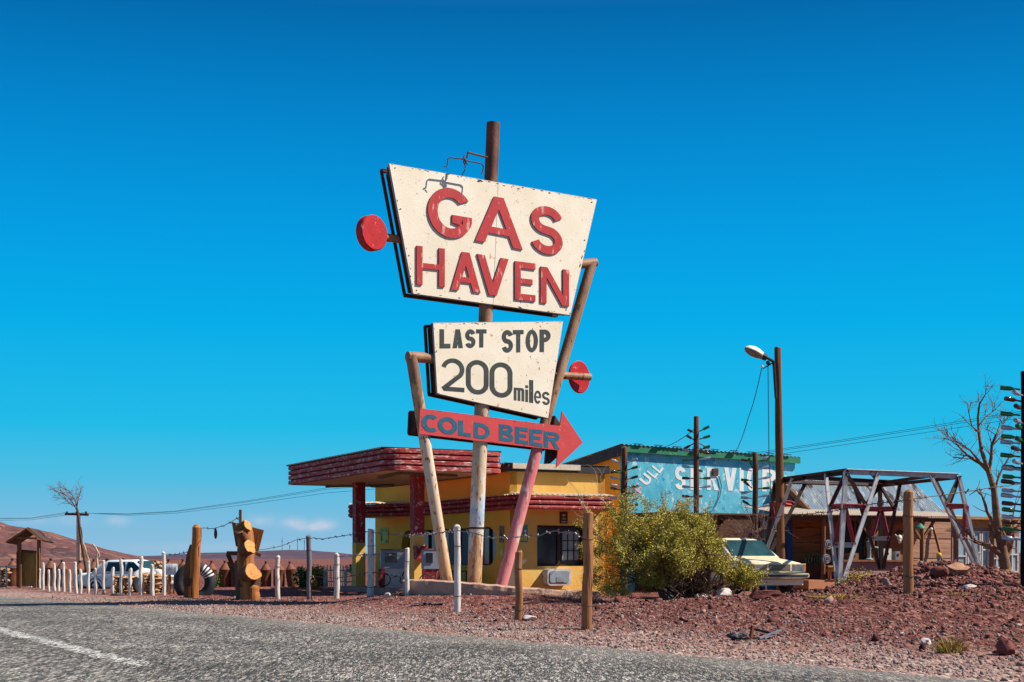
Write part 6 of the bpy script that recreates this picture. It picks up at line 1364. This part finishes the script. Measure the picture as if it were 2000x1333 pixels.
# ------------------------------------------------------------------ cars
def loft(mb, stations, n=20, e=4.0):
    vs = []
    for (x, z0, z1, hw, tw) in stations:                 # superellipse section, narrower towards the top by tw
        for k in range(n):
            t = 2*math.pi*k/n; c, s = math.cos(t), math.sin(t)
            yy = abs(c)**(2/e)*(1 if c > 0 else -1); zz = abs(s)**(2/e)*(1 if s > 0 else -1)
            z = (z0+z1)/2+(z1-z0)/2*zz; f = (zz+1)/2; vs.append(Vector((x, hw*yy*(1-(1-tw)*f), z)))
    m = len(stations); fs = [(i*n+k, i*n+(k+1) % n, (i+1)*n+(k+1) % n, (i+1)*n+k) for i in range(m-1) for k in range(n)]
    fs += [tuple(range(n-1, -1, -1)), tuple((m-1)*n+k for k in range(n))]
    return mb.add(vs, fs)
def car(name, label, loc, heading, paint, scale=1, wagon=False, wheels=True):
    o = thing(name, label, 'car', loc, None, math.atan2(heading[1], heading[0])); o.scale = (scale,)*3
    L = dict(local=True)
    body = MB(); loft(body, [(-2.15, .42, .74, .70, .96), (-2.10, .34, .86, .78, .96), (-1.6, .24, .90, .82, .95), (-.4, .22, .90, .83, .95), (.75, .22, .91, .83, .95), (1.2, .24, .90, .82, .95), (1.75, .30, .84, .80, .95), (2.02, .34, .80, .78, .95), (2.10, .40, .76, .76, .95)], 24, 5)
    b = part('body', body, paint, o, smooth=40, **L)
    xr = -2.05 if wagon else -1.35
    cab = MB(); loft(cab, [(xr-.15, .80, .92, .76, .93), (xr+.15, .82, 1.24, .755, .84), (xr+.5, .82, 1.38, .755, .80), (.15, .82, 1.40, .755, .80), (.35, .82, 1.36, .755, .81), (1.00, .82, .93, .76, .94)], 24, 6)
    part('cabin', cab, paint, b, smooth=40, **L)
    # glass panels a few millimetres proud
    def quad(pts, th=.012):
        a = [Vector(p) for p in pts]; n_ = (a[1]-a[0]).cross(a[3]-a[0]).normalized()*th; m_ = MB(); m_.add(a+[v+n_ for v in a], [(3, 2, 1, 0), (4, 5, 6, 7), (0, 1, 5, 4), (1, 2, 6, 5), (2, 3, 7, 6), (3, 0, 4, 7)]); return m_
    part('windscreen', quad([(.98, -.62, .945), (.98, .62, .945), (.44, .53, 1.335), (.44, -.53, 1.335)]), M['glass_teal'], o, **L)
    for sd in (1, -1):
        f = lambda x, z: (x, sd*(.755*(1-(.20)*((z-.82)/.58))+.004), z)
        for x0, x1, xt0, xt1 in ((.05, .82, .08, .36), (-.85, -.02, -.80, -.02)) + (((-1.85, -.95, -1.70, -.95),) if wagon else ()):
            pts = [f(x0, .93), f(x1, .93), f(xt1, 1.30), f(xt0, 1.30)]
            if sd > 0: pts = pts[::-1]
            part('side_window', quad(pts), M['glass'] if wagon else M['glass_teal'], o, **L)
        part('door_seam', MB().box((-.05, sd*.815, .6), (.012, .03, .5)).box((-.93, sd*.815, .6), (.012, .03, .5)).box((.85, sd*.815, .6), (.012, .03, .5)), M['black_plastic'], o, **L)
        part('headlight', MB().box((2.09, sd*.53, .655), (.06, .34, .15)), M['lamp_lens'], o, **L)
        part('indicator', MB().box((2.075, sd*.735, .655), (.06, .06, .14)), M['amber'], o, **L)
        part('mirror', MB().box((.72, sd*.86, .98), (.08, .14, .09)), M['black_plastic'], o, **L)
    g_ = part('grille', MB().box((2.095, 0, .655), (.05, .62, .14)), M['black_plastic'], o, **L)
    mb = MB()
    for i in range(5): mb.box((2.122, 0, .60+i*.028), (.012, .60, .008))
    part('grille_bar', mb, M['chrome'], g_, **L)
    part('surround', MB().box((2.085, 0, .742), (.06, 1.52, .022)).box((2.085, 0, .567), (.06, 1.52, .02)).box((2.09, .33, .655), (.07, .05, .15)).box((2.09, -.33, .655), (.07, .05, .15)), paint, o, **L)
    mb = MB(); loft(mb, [(2.02, .38, .54, .84, 1), (2.16, .38, .54, .84, 1), (2.22, .40, .52, .80, 1)], 16, 5); bm = part('bumper', mb, M['chrome'], o, smooth=40, **L)
    part('rubber_strip', MB().box((2.222, 0, .46), (.02, 1.5, .04)), M['black_plastic'], bm, **L)
    mb = MB(); loft(mb, [(-2.24, .40, .54, .80, 1), (-2.18, .38, .56, .84, 1), (-2.05, .38, .56, .84, 1)], 16, 5); part('bumper', mb, M['chrome'], o, smooth=40, **L)
    part('valance', MB().box((2.03, 0, .30), (.12, 1.4, .14)), paint, o, **L)
    if wheels:
        for x in (1.32, -1.28):
            for sd in (1, -1):
                mx = Matrix.Rotation(R(90), 3, 'X'); wv = part('wheel', MB().torus((x, sd*.72, .30), .22, .085, mx, 24, 10, wid=1.2), M['rubber'], o, smooth=True, **L)
                part('rim', MB().lathe([(.16, -.05), (.15, .03), (.10, .05), (.03, .06)] if sd < 0 else [(.03, -.06), (.10, -.05), (.15, -.03), (.16, .05)], 18, (x, sd*.75, .30), mx), M['metal_grey'], wv, **L)
                part('wheel_arch', MB().torus((x, sd*.80, .32), .335, .02, mx, 16, 6, 0, math.pi), M['black_plastic'], o, **L)
    return o
hd = Vector((.38, -.925, 0)).normalized(); fc_ = Vector((6.14, 32.7, 0)); cc_ = fc_-hd*2.0
car('cream_car', 'cream old saloon car parked behind the big shrub', (cc_.x, cc_.y, .15), hd, M['car_cream'], .95)
car('white_car', 'derelict pale white car behind the row of white posts', (-12.25, 46.2, -.20), Vector((.95, -.30, 0)), M['car_white'], .82, False)
# loose tyre by the shrub
c = P(1300, 1150, 32.0); big_tyre(c, .22, .09, Matrix.Rotation(R(60), 3, 'Z') @ Matrix.Rotation(R(80), 3, 'X'), 'black tyre propped up left of the big shrub stems')

# ------------------------------------------------------------------ street lamp
lb_ = P(1526, 1092, 35.5); lb_.z = .0; slp = thing('street_lamp', 'tall brown wooden lamp post with a white cobra head lamp', 'street lamp', lb_)
tp_ = P(1519, 680, 35.5)
part('pole', rough_pole(MB(), lb_-Vector((0, 0, .1)), tp_, .118, 77, 16, .2, .70), M['pole_brown'], slp, smooth=50)
def LPx(px, py, d=0): return P(px, py, 35.4+d)
arm = part('arm', MB().tube([LPx(1515.5, 778, -.05), LPx(1511.5, 710, -.05), LPx(1509, 705, -.08), LPx(1494, 697, -.2)], [.035, .04, .04, .035], 8), M['cable'], slp)
hd_ = (LPx(1456, 680, -.45)-LPx(1492, 697, -.2)); c0 = LPx(1492, 697, -.2); L_ = hd_.length; hx = hd_.normalized(); hy = hx.cross(Vector((0, 0, 1))).normalized(); hz = hy.cross(hx).normalized()
if hz.z < 0: hz = -hz
def lamp_shell(mb, zs, flip=1):
    n = 12; st_ = [(0, .05, .07), (.12, .075, .10), (.35, .125, .13), (.62, .15, .135), (.85, .12, .10), (.97, .07, .05), (1.0, .02, .02)]; vs = []
    for (t, hw, h) in st_:
        for k in range(n+1):
            a = math.pi*k/n; vs.append(c0+hx*t*L_+hy*hw*math.cos(a)+hz*(flip*h*zs*math.sin(a)))
    m_ = n+1; mb.add(vs, [(i*m_+k, i*m_+k+1, (i+1)*m_+k+1, (i+1)*m_+k) for i in range(len(st_)-1) for k in range(n)]); return mb
lh = part('lamp_head', lamp_shell(MB(), 1.0), M['lamp_white'], slp, smooth=True); part('lamp_bowl', lamp_shell(MB(), .9, -1), M['lamp_under'], lh, smooth=True)
part('collar', MB().tube([c0-hx*.06, c0+hx*.10], .085, 10), M['cable'], lh)
br2 = part('insulator_arm', MB().tube([LPx(1511, 708, -.05), LPx(1491, 720, -.15), LPx(1488, 717, -.15)], .018, 6), M['cable'], slp)
part('insulator', MB().sphere(LPx(1488.5, 716, -.15), .04, 8, 6), M['lamp_white'], br2); part('insulator', MB().sphere(LPx(1500, 709, -.1), .055, 8, 6), M['cable'], br2)
def cable(pts, label, r=.011, sag=0, name='cable', cat='cable', grp=None):
    P3 = []
    for a, b in zip(pts, pts[1:]):
        for i in range(14): t = i/14; P3.append(Vector(a).lerp(Vector(b), t)+Vector((0, 0, -sag*4*t*(1-t))))
    P3.append(Vector(pts[-1])); return solo(name, MB().tube(P3, r, 5), M['cable'], label, cat, P3[0], grp)
rz_ = bq(4.4, -.4, zl-.02+.16); 
cable([LPx(1488, 718, -.15), P(1462, 815, 39), P(1435, 886, 44.2)], 'slack black cable from the lamp post to the blue building roof', .011, .1)
cable([LPx(1500, 712, -.1), P(1502, 900, 35.2), P(1507, 985, 35.2), P(1513, 1030, 35.3)], 'black cable hanging straight down beside the lamp post')
cable([P(1361, 835, 36), P(1300, 873, 42.6)], 'thin black cable from the tall bottle pole to the roof', .010, .05)

# ------------------------------------------------------------------ utility pole and power lines at left
uY = 88; up = P(153, 1100, uY); up.z = -.1; ut = thing('utility_pole', 'lattice utility pole with crossarm beside the bare tree at left', 'utility pole', up, 'utility poles')
for dx in (-2.2, 2.4): part('pole_leg', MB().beam((P(153+dx, 0, uY).x, uY, -.1), (P(153+dx*.8, 0, uY).x, uY, P(0, 1003, uY).z), .10), M['bleached'], ut)
for i in range(12):
    z = .5+i*.30; part('rung', MB().beam((P(151, 0, uY).x, uY, z), (P(155.2, 0, uY).x, uY, z), .07, .09), M['post_brown'], ut)
part('crossarm', MB().beam(P(127, 1004.5, uY), P(173, 1006, uY), .13, .13), M['rust_dark'], ut)
for px in (131, 150, 168): part('insulator', MB().lathe([(.05, 0), (.08, .08), (.04, .16)], 8, P(px, 1004, uY)), M['rust_dark'], ut)
up2 = P(2330, 1100, 62); ut2 = copy_tree(ut); ut2.location = (up2.x, up2.y, -.1); ut2.scale = (1, 1, 2.2); ut2['label'] = 'tall lattice utility pole standing beyond the right edge'
for i, (px, dy) in enumerate(((131, 0), (150, 3), (168, 10))):
    s = P(px, 1001, uY); e = P(2330, 752+dy*2.0, 62)
    mid1 = P(640, 953+dy*1.0, 80); mid2 = P(1480, 885+dy*1.1, 70)
    def lag(x):                                          # smooth curve through the hanging wire
        xs_ = [px, 340, 640, 1480, 1890, 2330]; ys_ = [1003, 996+dy*.5, 952+dy, 884+dy, 820+dy*1.4, 748+dy*1.6]
        r = 0
        for a in range(6):
            t = ys_[a]
            for b_ in range(6):
                if a != b_: t *= (x-xs_[b_])/(xs_[a]-xs_[b_])
            r += t
        return r
    pts = []
    ctrl = [(px, 1002.5), (250, 1004+dy*.3), (340, 999+dy*.4), (480, 979+dy*.7), (640, 953+dy), (900, 932+dy), (1200, 909+dy), (1480, 884+dy), (1650, 859+dy), (1890, 821+dy*1.2), (2330, 748+dy*1.6)]
    pts = [P(x, y, uY+(62-uY)*(x-px)/(2330-px)) for x, y in ctrl if x >= px]
    cable(pts, ['highest of the three power lines crossing the whole sky', 'middle one of the three power lines crossing the sky', 'lowest of the three power lines crossing the sky'][i], .010, 0, 'power_line', 'power line', 'power lines')
    cable([s, P(60, 1012+dy*.4, 92), P(-150, 1014+dy*.4, 96)], ['highest power line running off the left edge', 'middle power line running off the left edge', 'lowest power line running off the left edge'][i], .010, 0, 'power_line', 'power line', 'power lines')
# masts on the ridge
for px, y0, lab in ((551, 1049, 'leftmost tall thin mast on the far ridge'), (581, 1050, 'middle tall thin mast on the far ridge'), (594.5, 1052, 'tall thin mast on the ridge just left of the grey post'), (566, 1064, 'short thin mast on the ridge between the tall ones')):
    a = P(px, 1076, 3190); t = P(px, y0, 3190); ma = thing('radio_mast', lab, 'mast', a, 'masts on the far ridge'); part('mast_shaft', MB().tube([a, t], [.75, .45], 5), M['mast'], ma)
    part('antenna', MB().box(t.lerp(a, .3), (1.6, 1.6, 4.5)), M['mast'], ma)

# ------------------------------------------------------------------ bottle trees
bmesh = {}
for k in ('green', 'brown', 'clear'):
    mb = MB(); mt = Matrix.Rotation(R(90), 3, 'Y'); mb.lathe([(.012, .02), (.015, .03), (.014, .11), (.034, .16), (.036, .30), (.032, .31), (.01, .305)], 12, (0, 0, 0), mt)
    me = bpy.data.meshes.new('bottle'); me.from_pydata([tuple(v) for v in mb.v], [], mb.f); me.update(); finish(me, 50); me.materials.append(M['bottle_'+k]); bmesh[k] = me
def bottle_tree(px, y0, Y, r, m, label, bots, zb_=None, sc=1.0):
    b = P(px, HZ, Y); b.z = gz(b.x, b.y) if zb_ is None else zb_; t = P(px, y0, Y); o = thing('bottle_tree', label, 'bottle tree', b, 'poles hung with bottles')
    part('pole', rough_pole(MB(), b-Vector((0, 0, .1)), t, r, int(px), 12, .2, .88), M[m], o, smooth=50)
    for i, (side, py, col, tilt, yaw) in enumerate(bots):
        c = bpy.data.objects.new('bottle', bmesh[col]); C.objects.link(c); c.parent = o
        z = CH-(py-HZ)*Y/F; a = math.pi if side < 0 else 0; a += R(yaw)
        c.location = (math.cos(a)*(r-.02), math.sin(a)*(r-.02), z-b.z); c.rotation_euler = (0, R(-tilt), a); c.scale = (sc,)*3
    return o
bottle_tree(1219, 876, 37.5, .088, 'post_dark', 'dark pole hung with bottles at the left corner of the blue wall', [(-1, 905, 'clear', 15, 20), (-1, 918, 'brown', -12, -25), (-1, 925, 'green', 10, 30), (-1, 937, 'clear', 12, -10), (-1, 950, 'clear', 5, 20), (-1, 958, 'green', 12, 10), (-1, 975, 'clear', 10, -20),
    (1, 905, 'clear', 20, -20), (1, 919, 'green', 18, -10), (1, 937, 'brown', 15, -15), (1, 955, 'green', 14, -5), (1, 965, 'brown', 2, -50), (1, 991, 'green', 15, 0), (1, 980, 'clear', 20, 10)], 0)
bottle_tree(1360, 814, 36.4, .075, 'post_dark', 'tallest dark bottle pole, between S and R on the blue wall', [(-1, 866, 'brown', -25, -30), (-1, 861, 'brown', 20, 40), (1, 859, 'green', 18, 0), (1, 866, 'clear', -25, 0), (-1, 881, 'clear', 5, 0), (1, 880, 'green', 20, -10), (1, 883, 'brown', -5, 20),
    (-1, 899, 'green', 2, 10), (1, 898, 'clear', 8, 0), (-1, 914, 'clear', 8, 0), (1, 917, 'green', -5, 60), (-1, 935, 'brown', 2, 0), (1, 935, 'green', 2, 0), (-1, 953, 'clear', 6, 0), (1, 953, 'clear', 8, 0), (-1, 971, 'brown', 4, 0), (1, 970, 'brown', 4, 60), (1, 844, 'green', 25, -20), (-1, 846, 'brown', 20, -60)], 0)
bottle_tree(1475, 886, 37.2, .082, 'post_dark', 'shorter dark bottle pole left of the lamp post', [(-1, 901, 'brown', 6, 0), (1, 899, 'clear', 15, 0), (1, 901, 'green', 10, 30), (-1, 917, 'green', 70, 0), (-1, 921, 'clear', 15, 0), (1, 918, 'clear', 16, 0), (-1, 939, 'green', 4, 0), (1, 937, 'clear', 12, 0), (-1, 955, 'brown', 40, 0), (-1, 960, 'clear', -10, 0), (1, 955, 'green', 4, 0), (-1, 974, 'clear', 5, 0), (1, 972, 'clear', 14, 0), (-1, 990, 'brown', 30, 0), (1, 992, 'clear', 14, 0)], 0)
D = [(885, 255, 'green'), (930, 312, 'clear'), (845, 360, 'brown'), (935, 432, 'brown'), (880, 480, 'green'), (935, 555, 'clear'), (870, 602, 'clear'), (940, 605, 'green'), (925, 670, 'green'), (940, 710, 'green'), (880, 725, 'clear'), (925, 790, 'brown'), (880, 840, 'green'),
     (930, 905, 'clear'), (935, 935, 'brown'), (875, 955, 'clear'), (935, 1020, 'green'), (870, 1070, 'brown'), (930, 1140, 'clear'), (870, 1190, 'clear'), (930, 1255, 'brown'), (880, 1315, 'green'), (930, 1370, 'clear'), (880, 1420, 'brown'), (930, 1480, 'green'), (880, 1560, 'clear')]
bottle_tree(2001, 727, 24, .066, 'pole_black', 'black pole at the right edge bristling with bottles', [(-1, 700+.225*y+4, c_, 7, (x-870)*.75*(1 if i % 2 else -1)) for i, (x, y, c_) in enumerate(D)]+[(1, 730+i*22, ('green', 'clear', 'brown')[i % 3], 8, 20*(-1)**i) for i in range(14)], None, 1.12)

# ------------------------------------------------------------------ bare trees
def limb(mb, pts, r0, r1, n=7):
    m = len(pts); mb.tube(pts, [r0+(r1-r0)*i/(m-1) for i in range(m)], n)
def twigs(mb, p, d, ln, r, depth, rr, spread=.7, grav=.05):
    pts = [Vector(p)]; dd = Vector(d).normalized(); seg = 4
    for i in range(seg):
        dd = (dd+Vector((rr.gauss(0, .20), rr.gauss(0, .20), rr.gauss(0, .20)+grav))).normalized(); pts.append(pts[-1]+dd*ln/seg)
    limb(mb, pts, r, r*.55, 5 if depth > 1 else 4)
    if depth > 0:
        for k in range(rr.choice((2, 3, 3))):
            i = rr.randint(1, seg); nd = (dd+Vector((rr.gauss(0, spread), rr.gauss(0, spread), rr.gauss(0, spread*.8)))).normalized()
            twigs(mb, pts[i], nd, ln*rr.uniform(.55, .85), r*.55, depth-1, rr, spread, grav)
    return pts
def px_path(ps, Y, dep=None): return [P(x, y, Y+(dep[i] if dep else 0)) for i, (x, y) in enumerate(ps)]
rr = random.Random(21)
tb = P(1962, 1135, 28.5); tr = thing('bare_tree', 'leafless tan tree with twisting limbs at right', 'tree', tb, 'leafless trees')
tm = MB(); TY = 28.5
trunk = px_path([(1972, 1140), (1964, 1110), (1958, 1075), (1952, 1045), (1947, 1015), (1944, 985), (1942, 960), (1936, 938), (1930, 920)], TY)
tm.tube(trunk, [.15, .115, .096, .086, .078, .071, .064, .057, .05], 12)
tm.tube(px_path([(1984, 1142), (1975, 1128), (1966, 1112)], TY, [-.3, -.15, 0]), [.11, .09, .09], 8); tm.tube(px_path([(1952, 1142), (1956, 1130), (1960, 1112)], TY, [.2, .1, 0]), [.1, .08, .08], 8)
part('trunk', tm, M['bark'], tr, smooth=60)
lm_ = MB(); mains = [([(1930, 920), (1915, 905), (1902, 898), (1890, 890), (1870, 870)], .055, .02, 3), ([(1930, 920), (1917, 880), (1912, 845), (1910, 815), (1913, 790), (1925, 770)], .055, .014, 3), ([(1931, 922), (1936, 895), (1937, 870), (1945, 850), (1960, 830)], .05, .018, 3),
     ([(1942, 965), (1948, 940), (1958, 915), (1970, 895)], .035, .015, 2), ([(1943, 985), (1946, 1000), (1952, 1025), (1966, 1052), (1974, 1040), (1976, 1020), (1983, 985)], .035, .015, 1), ([(1958, 1085), (1938, 1070), (1920, 1062), (1905, 1058), (1895, 1045), (1882, 1035)], .085, .03, 1),
     ([(1952, 1040), (1938, 1018), (1928, 1000), (1924, 985), (1918, 968), (1908, 958)], .05, .02, 1), ([(1958, 1075), (1966, 1050), (1975, 1035), (1990, 1020)], .06, .03, 1), ([(1962, 1100), (1975, 1070), (1980, 1045)], .06, .03, 1), ([(1950, 1050), (1942, 1050), (1935, 1035), (1933, 1022)], .04, .025, 0),
     ([(1915, 905), (1895, 880), (1872, 865), (1855, 860)], .028, .012, 3), ([(1912, 845), (1898, 832), (1892, 805), (1890, 790)], .02, .01, 2), ([(1913, 830), (1925, 815), (1938, 805), (1944, 800)], .02, .01, 2), ([(1937, 872), (1950, 858), (1975, 855), (1988, 862)], .022, .01, 2)]
tw_ = MB()
for ps, r0, r1, dp in mains:
    dep = [rr.uniform(-.12, .12)*(1+i*.6) for i in range(len(ps))]; dep[0] = 0; pts = px_path(ps, TY, dep); limb(lm_, pts, r0*.85, r1*.8, 8)
    if dp:
        for i in range(1, len(pts)):
            for k in range(2 if i < len(pts)-1 else 3):
                d = (pts[i]-pts[i-1]).normalized()+Vector((rr.gauss(0, .7), rr.gauss(0, .7), rr.gauss(.1, .5)))
                if i < len(pts)-1 and r0 > .05 and rr.random() < .35: continue
                twigs(tw_, pts[i], d, rr.uniform(.22, .42), max(.007, r1*.55), dp-1, rr, .65, .03)
part('limbs', lm_, M['bark'], tr, smooth=60); part('twigs', tw_, M['twig_grey'], tr)
# left bare tree
rr = random.Random(5); LY = 47; tb = P(172, 1150, LY); tl = thing('bare_tree', 'thin leafless tree leaning behind the utility pole at left', 'tree', tb, 'leafless trees')
mb = MB().tube(px_path([(171, 1150), (170, 1120), (165, 1090), (159, 1060), (156, 1035), (153, 1005), (150, 992)], LY), [.08, .065, .055, .05, .045, .04, .035], 8)
mb.tube(px_path([(159, 1060), (160, 1045), (158.5, 1030)], LY), [.035, .025, .015], 6); part('trunk', mb, M['twig_dark'], tl, smooth=60)
for ps in ([(153, 1005), (147, 990), (140, 980), (132, 970), (124, 965), (112, 960)], [(150, 992), (148, 980), (141, 968), (133, 958), (120, 953)], [(150, 990), (152, 978), (156, 966), (158, 955)], [(146, 990), (137, 984), (129, 976), (118, 968)]):
    mb = MB(); dep = [rr.uniform(-.2, .2) for _ in ps]; pts = px_path(ps, LY, dep); limb(mb, pts, .022, .008, 5)
    for i in range(1, len(pts)):
        for k in range(3): twigs(mb, pts[i], (pts[i]-pts[i-1]).normalized()+Vector((rr.gauss(-.1, .6), rr.gauss(0, .5), rr.gauss(.1, .4))), rr.uniform(.18, .34), .0075, 2, rr, .6, .02)
    part('branch', mb, M['twig_grey'], tl)
for ps, lab in (([(174, 1096), (170, 1085), (166, 1070), (162, 1060)], 'bleached forked stick rising left of the white car'), ([(190, 1104), (189, 1090), (191, 1080), (187, 1070), (180, 1062)], 'bleached crooked stick nearest the white car')):
    pts = px_path(ps, 46); mb = MB(); limb(mb, [P(ps[0][0], 1148, 46)]+pts, .05, .022, 7); mb.tube([pts[1], pts[1]+Vector((.09, 0, .06)), pts[1]+Vector((.05, 0, .22))], [.03, .025, .02], 6); solo('dead_stick', mb, M['bleached'], lab, 'dead branch', P(ps[0][0], 1148, 46), 'dead sticks by the car', smooth=60)

# ------------------------------------------------------------------ the big shrub
rr = random.Random(3); bb = G(1368, 28.2); sb_ = thing('shrub', 'big sprawling olive green desert shrub with many thin stems', 'shrub', bb)
stem = MB(); leafpts = []; dry = MB()
def xmax(z): return 4.42+.55*smooth(1.25, .55, z) if False else (4.98 if z < .75 else 4.98-.72*smooth(.70, 1.15, z))
def shoot(p, d, ln, r, depth):
    pts = [Vector(p)]; dd = Vector(d).normalized(); seg = 5
    for i in range(seg):
        dd = (dd+Vector((rr.gauss(0, .15), rr.gauss(0, .15), rr.gauss(.02, .13)))).normalized(); pts.append(pts[-1]+dd*ln/seg)
    if pts[-1].x > xmax(pts[-1].z)+rr.gauss(0, .10): return
    if depth < 3: limb(stem, pts, r, r*.5, 5 if depth == 0 else 4)
    if depth >= 2:
        for i in range(1, seg+1):
            for k in range(3): leafpts.append(pts[i].lerp(pts[i-1], rr.random()))
    if depth < 3:
        for k in range((6, 5, 4)[depth]):
            i = rr.randint(2 if depth == 0 else 1, seg); nd = dd*.8+Vector((rr.gauss(0, .6), rr.gauss(0, .6), rr.gauss(.12, .5)))
            shoot(pts[i], nd, ln*rr.uniform(.38, .60), max(.003, r*.5), depth+1)
for k in range(40):
    az_ = rr.uniform(0, 2*math.pi); tilt = abs(rr.gauss(0, .62))+.12; tilt = min(tilt, 1.22)
    d = Vector((math.sin(tilt)*math.cos(az_)-.16, math.sin(tilt)*math.sin(az_)*.8, math.cos(tilt)))
    side = math.sin(tilt)*math.cos(az_); ln = (1.06+.40*rr.random())*(1.0+.62*max(0, -side)-.10*max(0, side))*(1-.16*math.cos(tilt))
    shoot(bb+Vector((rr.gauss(0, .16), rr.gauss(0, .14), -.03)), d, ln, rr.uniform(.016, .03), 0)
for k in range(13):
    shoot(bb+Vector((rr.gauss(-.18, .12), rr.gauss(0, .14), -.03)), Vector((-rr.uniform(.55, 1.0), rr.gauss(0, .3), rr.uniform(.55, .95))), rr.uniform(1.45, 1.85), rr.uniform(.016, .026), 0)
leafpts = [p for p in leafpts if p.z < 2.12+.25*rr.random()**2 and p.z > bb.z+.14+.62*max(0, 1-abs(p.x-bb.x)/1.1) and rr.random() < .52+1.8*noise.noise(p*2.3)]
part('stems', stem, M['twig_dark'], sb_)
print('shrub leaf anchors', len(leafpts))
part('foliage', leaf_cloud(leafpts, .029, 5, .036, 4), M['leaf'], sb_)
mb = MB()
tips = sorted(leafpts, key=lambda p: -(p.z-.25*abs(p.x-bb.x)))[:1400]
for k in range(26):
    t = tips[int(rr.random()*len(tips))]; mb = MB(); twigs(mb, t-Vector((0, 0, .06)), Vector((rr.gauss(-.1, .4), rr.gauss(0, .3), 1)), rr.uniform(.16, .30), .0045, 2, rr, .6, .02); part('dry_twig', mb, M['bleached'], sb_)
for px, py in ((1122, 970), (1140, 985), (1168, 964)):
    t = P(px, py, 27.9); mb = MB(); twigs(mb, t+Vector((.25, .1, -.35)), Vector((-.6, 0, 1)), .5, .008, 2, rr, .6, .0); part('dry_twig', mb, M['bleached'], sb_)
# dead brush between shrub and lamp post
mb = MB(); b = P(1470, 1075, 36.2)
for k in range(20): twigs(mb, P(1440+rr.random()*60, 1062, 36.3+rr.random()), Vector((rr.gauss(0, .6), rr.gauss(0, .3), 1)), rr.uniform(.4, .75), .012, 2, rr, .8, -.03)
for k in range(5): q_ = P(1440+k*14, 1160, 36.5); mb.tube([(q_.x, q_.y, 0), P(1442+k*13, 1062, 36.5)], .015, 4)
solo('dead_brush', mb, M['twig_grey'], 'tangle of grey dead brush behind the cream car', 'dead brush', P(1470, 1160, 36.5))
# golden bush by the steel frame leg
def tuft(name, px, Y, hgt, wid_, m, label, n=260, seed=1, cat='bush'):
    b = G(px, Y); rr_ = random.Random(seed); mb = MB(); pts = []
    for i in range(n):
        a = rr_.uniform(-1, 1); e = b+Vector((a*wid_/2+rr_.gauss(0, .05), rr_.gauss(0, wid_*.18), hgt*rr_.uniform(.45, 1)*(1-.45*a*a))); s = b+Vector((a*wid_*.25, rr_.gauss(0, wid_*.12), -.02)); m_ = s.lerp(e, .55)+Vector((0, 0, .05*hgt))
        mb.tube([s, m_, e], [.004, .003, .0015], 3); pts += [m_, e, m_.lerp(e, .5)]
    return b, mb, pts
b, mb, pts = tuft('x', 1686, 29.8, .52, .95, None, '', 240, 4); o = thing('golden_bush', 'golden yellow dry bush beside the front leg of the steel frame', 'bush', b); part('stems', mb, M['leaf_dry'], o); part('foliage', leaf_cloud(pts, .04, 7, .05, 9), M['leaf_dry'], o)
b, mb, pts = tuft('x', 1856, 14.7, .20, .34, None, '', 170, 5); solo('grass_tuft', mb, M['leaf_dry'], 'dry yellow grass tuft on the rubble near the bottom right', 'grass tuft', b, 'grass tufts on the bank')
b, mb, pts = tuft('x', 1630, 21.5, .07, .9, None, '', 200, 6); solo('grass_tuft', mb, M['leaf_dry'], 'low pale grass patch on the bank in front of the cream car', 'grass tuft', b, 'grass tufts on the bank')
b, mb, pts = tuft('x', 1872, 20.6, .06, .35, None, '', 90, 8); solo('grass_tuft', mb, M['leaf_dry'], 'tiny grass patch right of the thickest brown post', 'grass tuft', b, 'grass tufts on the bank')
b, mb, pts = tuft('x', 1195, 33.5, .35, .35, None, '', 60, 12); solo('grass_tuft', mb, M['bleached'], 'dry pale twigs at the foot of the yellow wall left of the shrub', 'grass tuft', b, 'grass tufts on the bank')

# ------------------------------------------------------------------ scraps on the ground
q = G(838, 27.7); mb = MB(); n = 12
for j in range(4):
    for i in range(n): mb.v.append(q+Vector((-.30+.6*i/(n-1), -.12+.08*j, .035+.04*noise.noise(Vector((i*.9, j*1.3, 2))))))
mb.f = [(j*n+i, j*n+i+1, (j+1)*n+i+1, (j+1)*n+i) for j in range(3) for i in range(n-1)]
solo('plastic_sheet', mb, M['plastic_scrap'], 'crumpled dark plastic sheet lying on the slope between two white posts', 'litter', q)
q = G(1487, 17.3); sc = thing('car_scrap', 'broken grey and black car trim lying on the gravel by the road', 'scrap', q)
part('panel', MB().box(q+Vector((.02, .1, .09)), (.30, .16, .03), Matrix.Rotation(R(14), 3, 'Y')), M['black_plastic'], sc)
part('strip', MB().beam(q+Vector((-.06, -.2, .02)), q+Vector((.24, -.02, .11)), .03, .02).beam(q+Vector((0, -.16, .02)), q+Vector((.14, -.05, .06)), .05, .02), M['metal_grey'], sc)
part('fragment', MB().rock(q+Vector((-.34, -.08, .04)), .07, (1.3, 1, .6), 4).rock(q+Vector((-.24, -.05, .05)), .05, (1, 1, .7), 9), M['plastic_scrap'], sc)
part('post_stub', MB().beam(q+Vector((-.13, 0, .0)), q+Vector((-.10, .02, .16)), .035), M['rust'], sc)
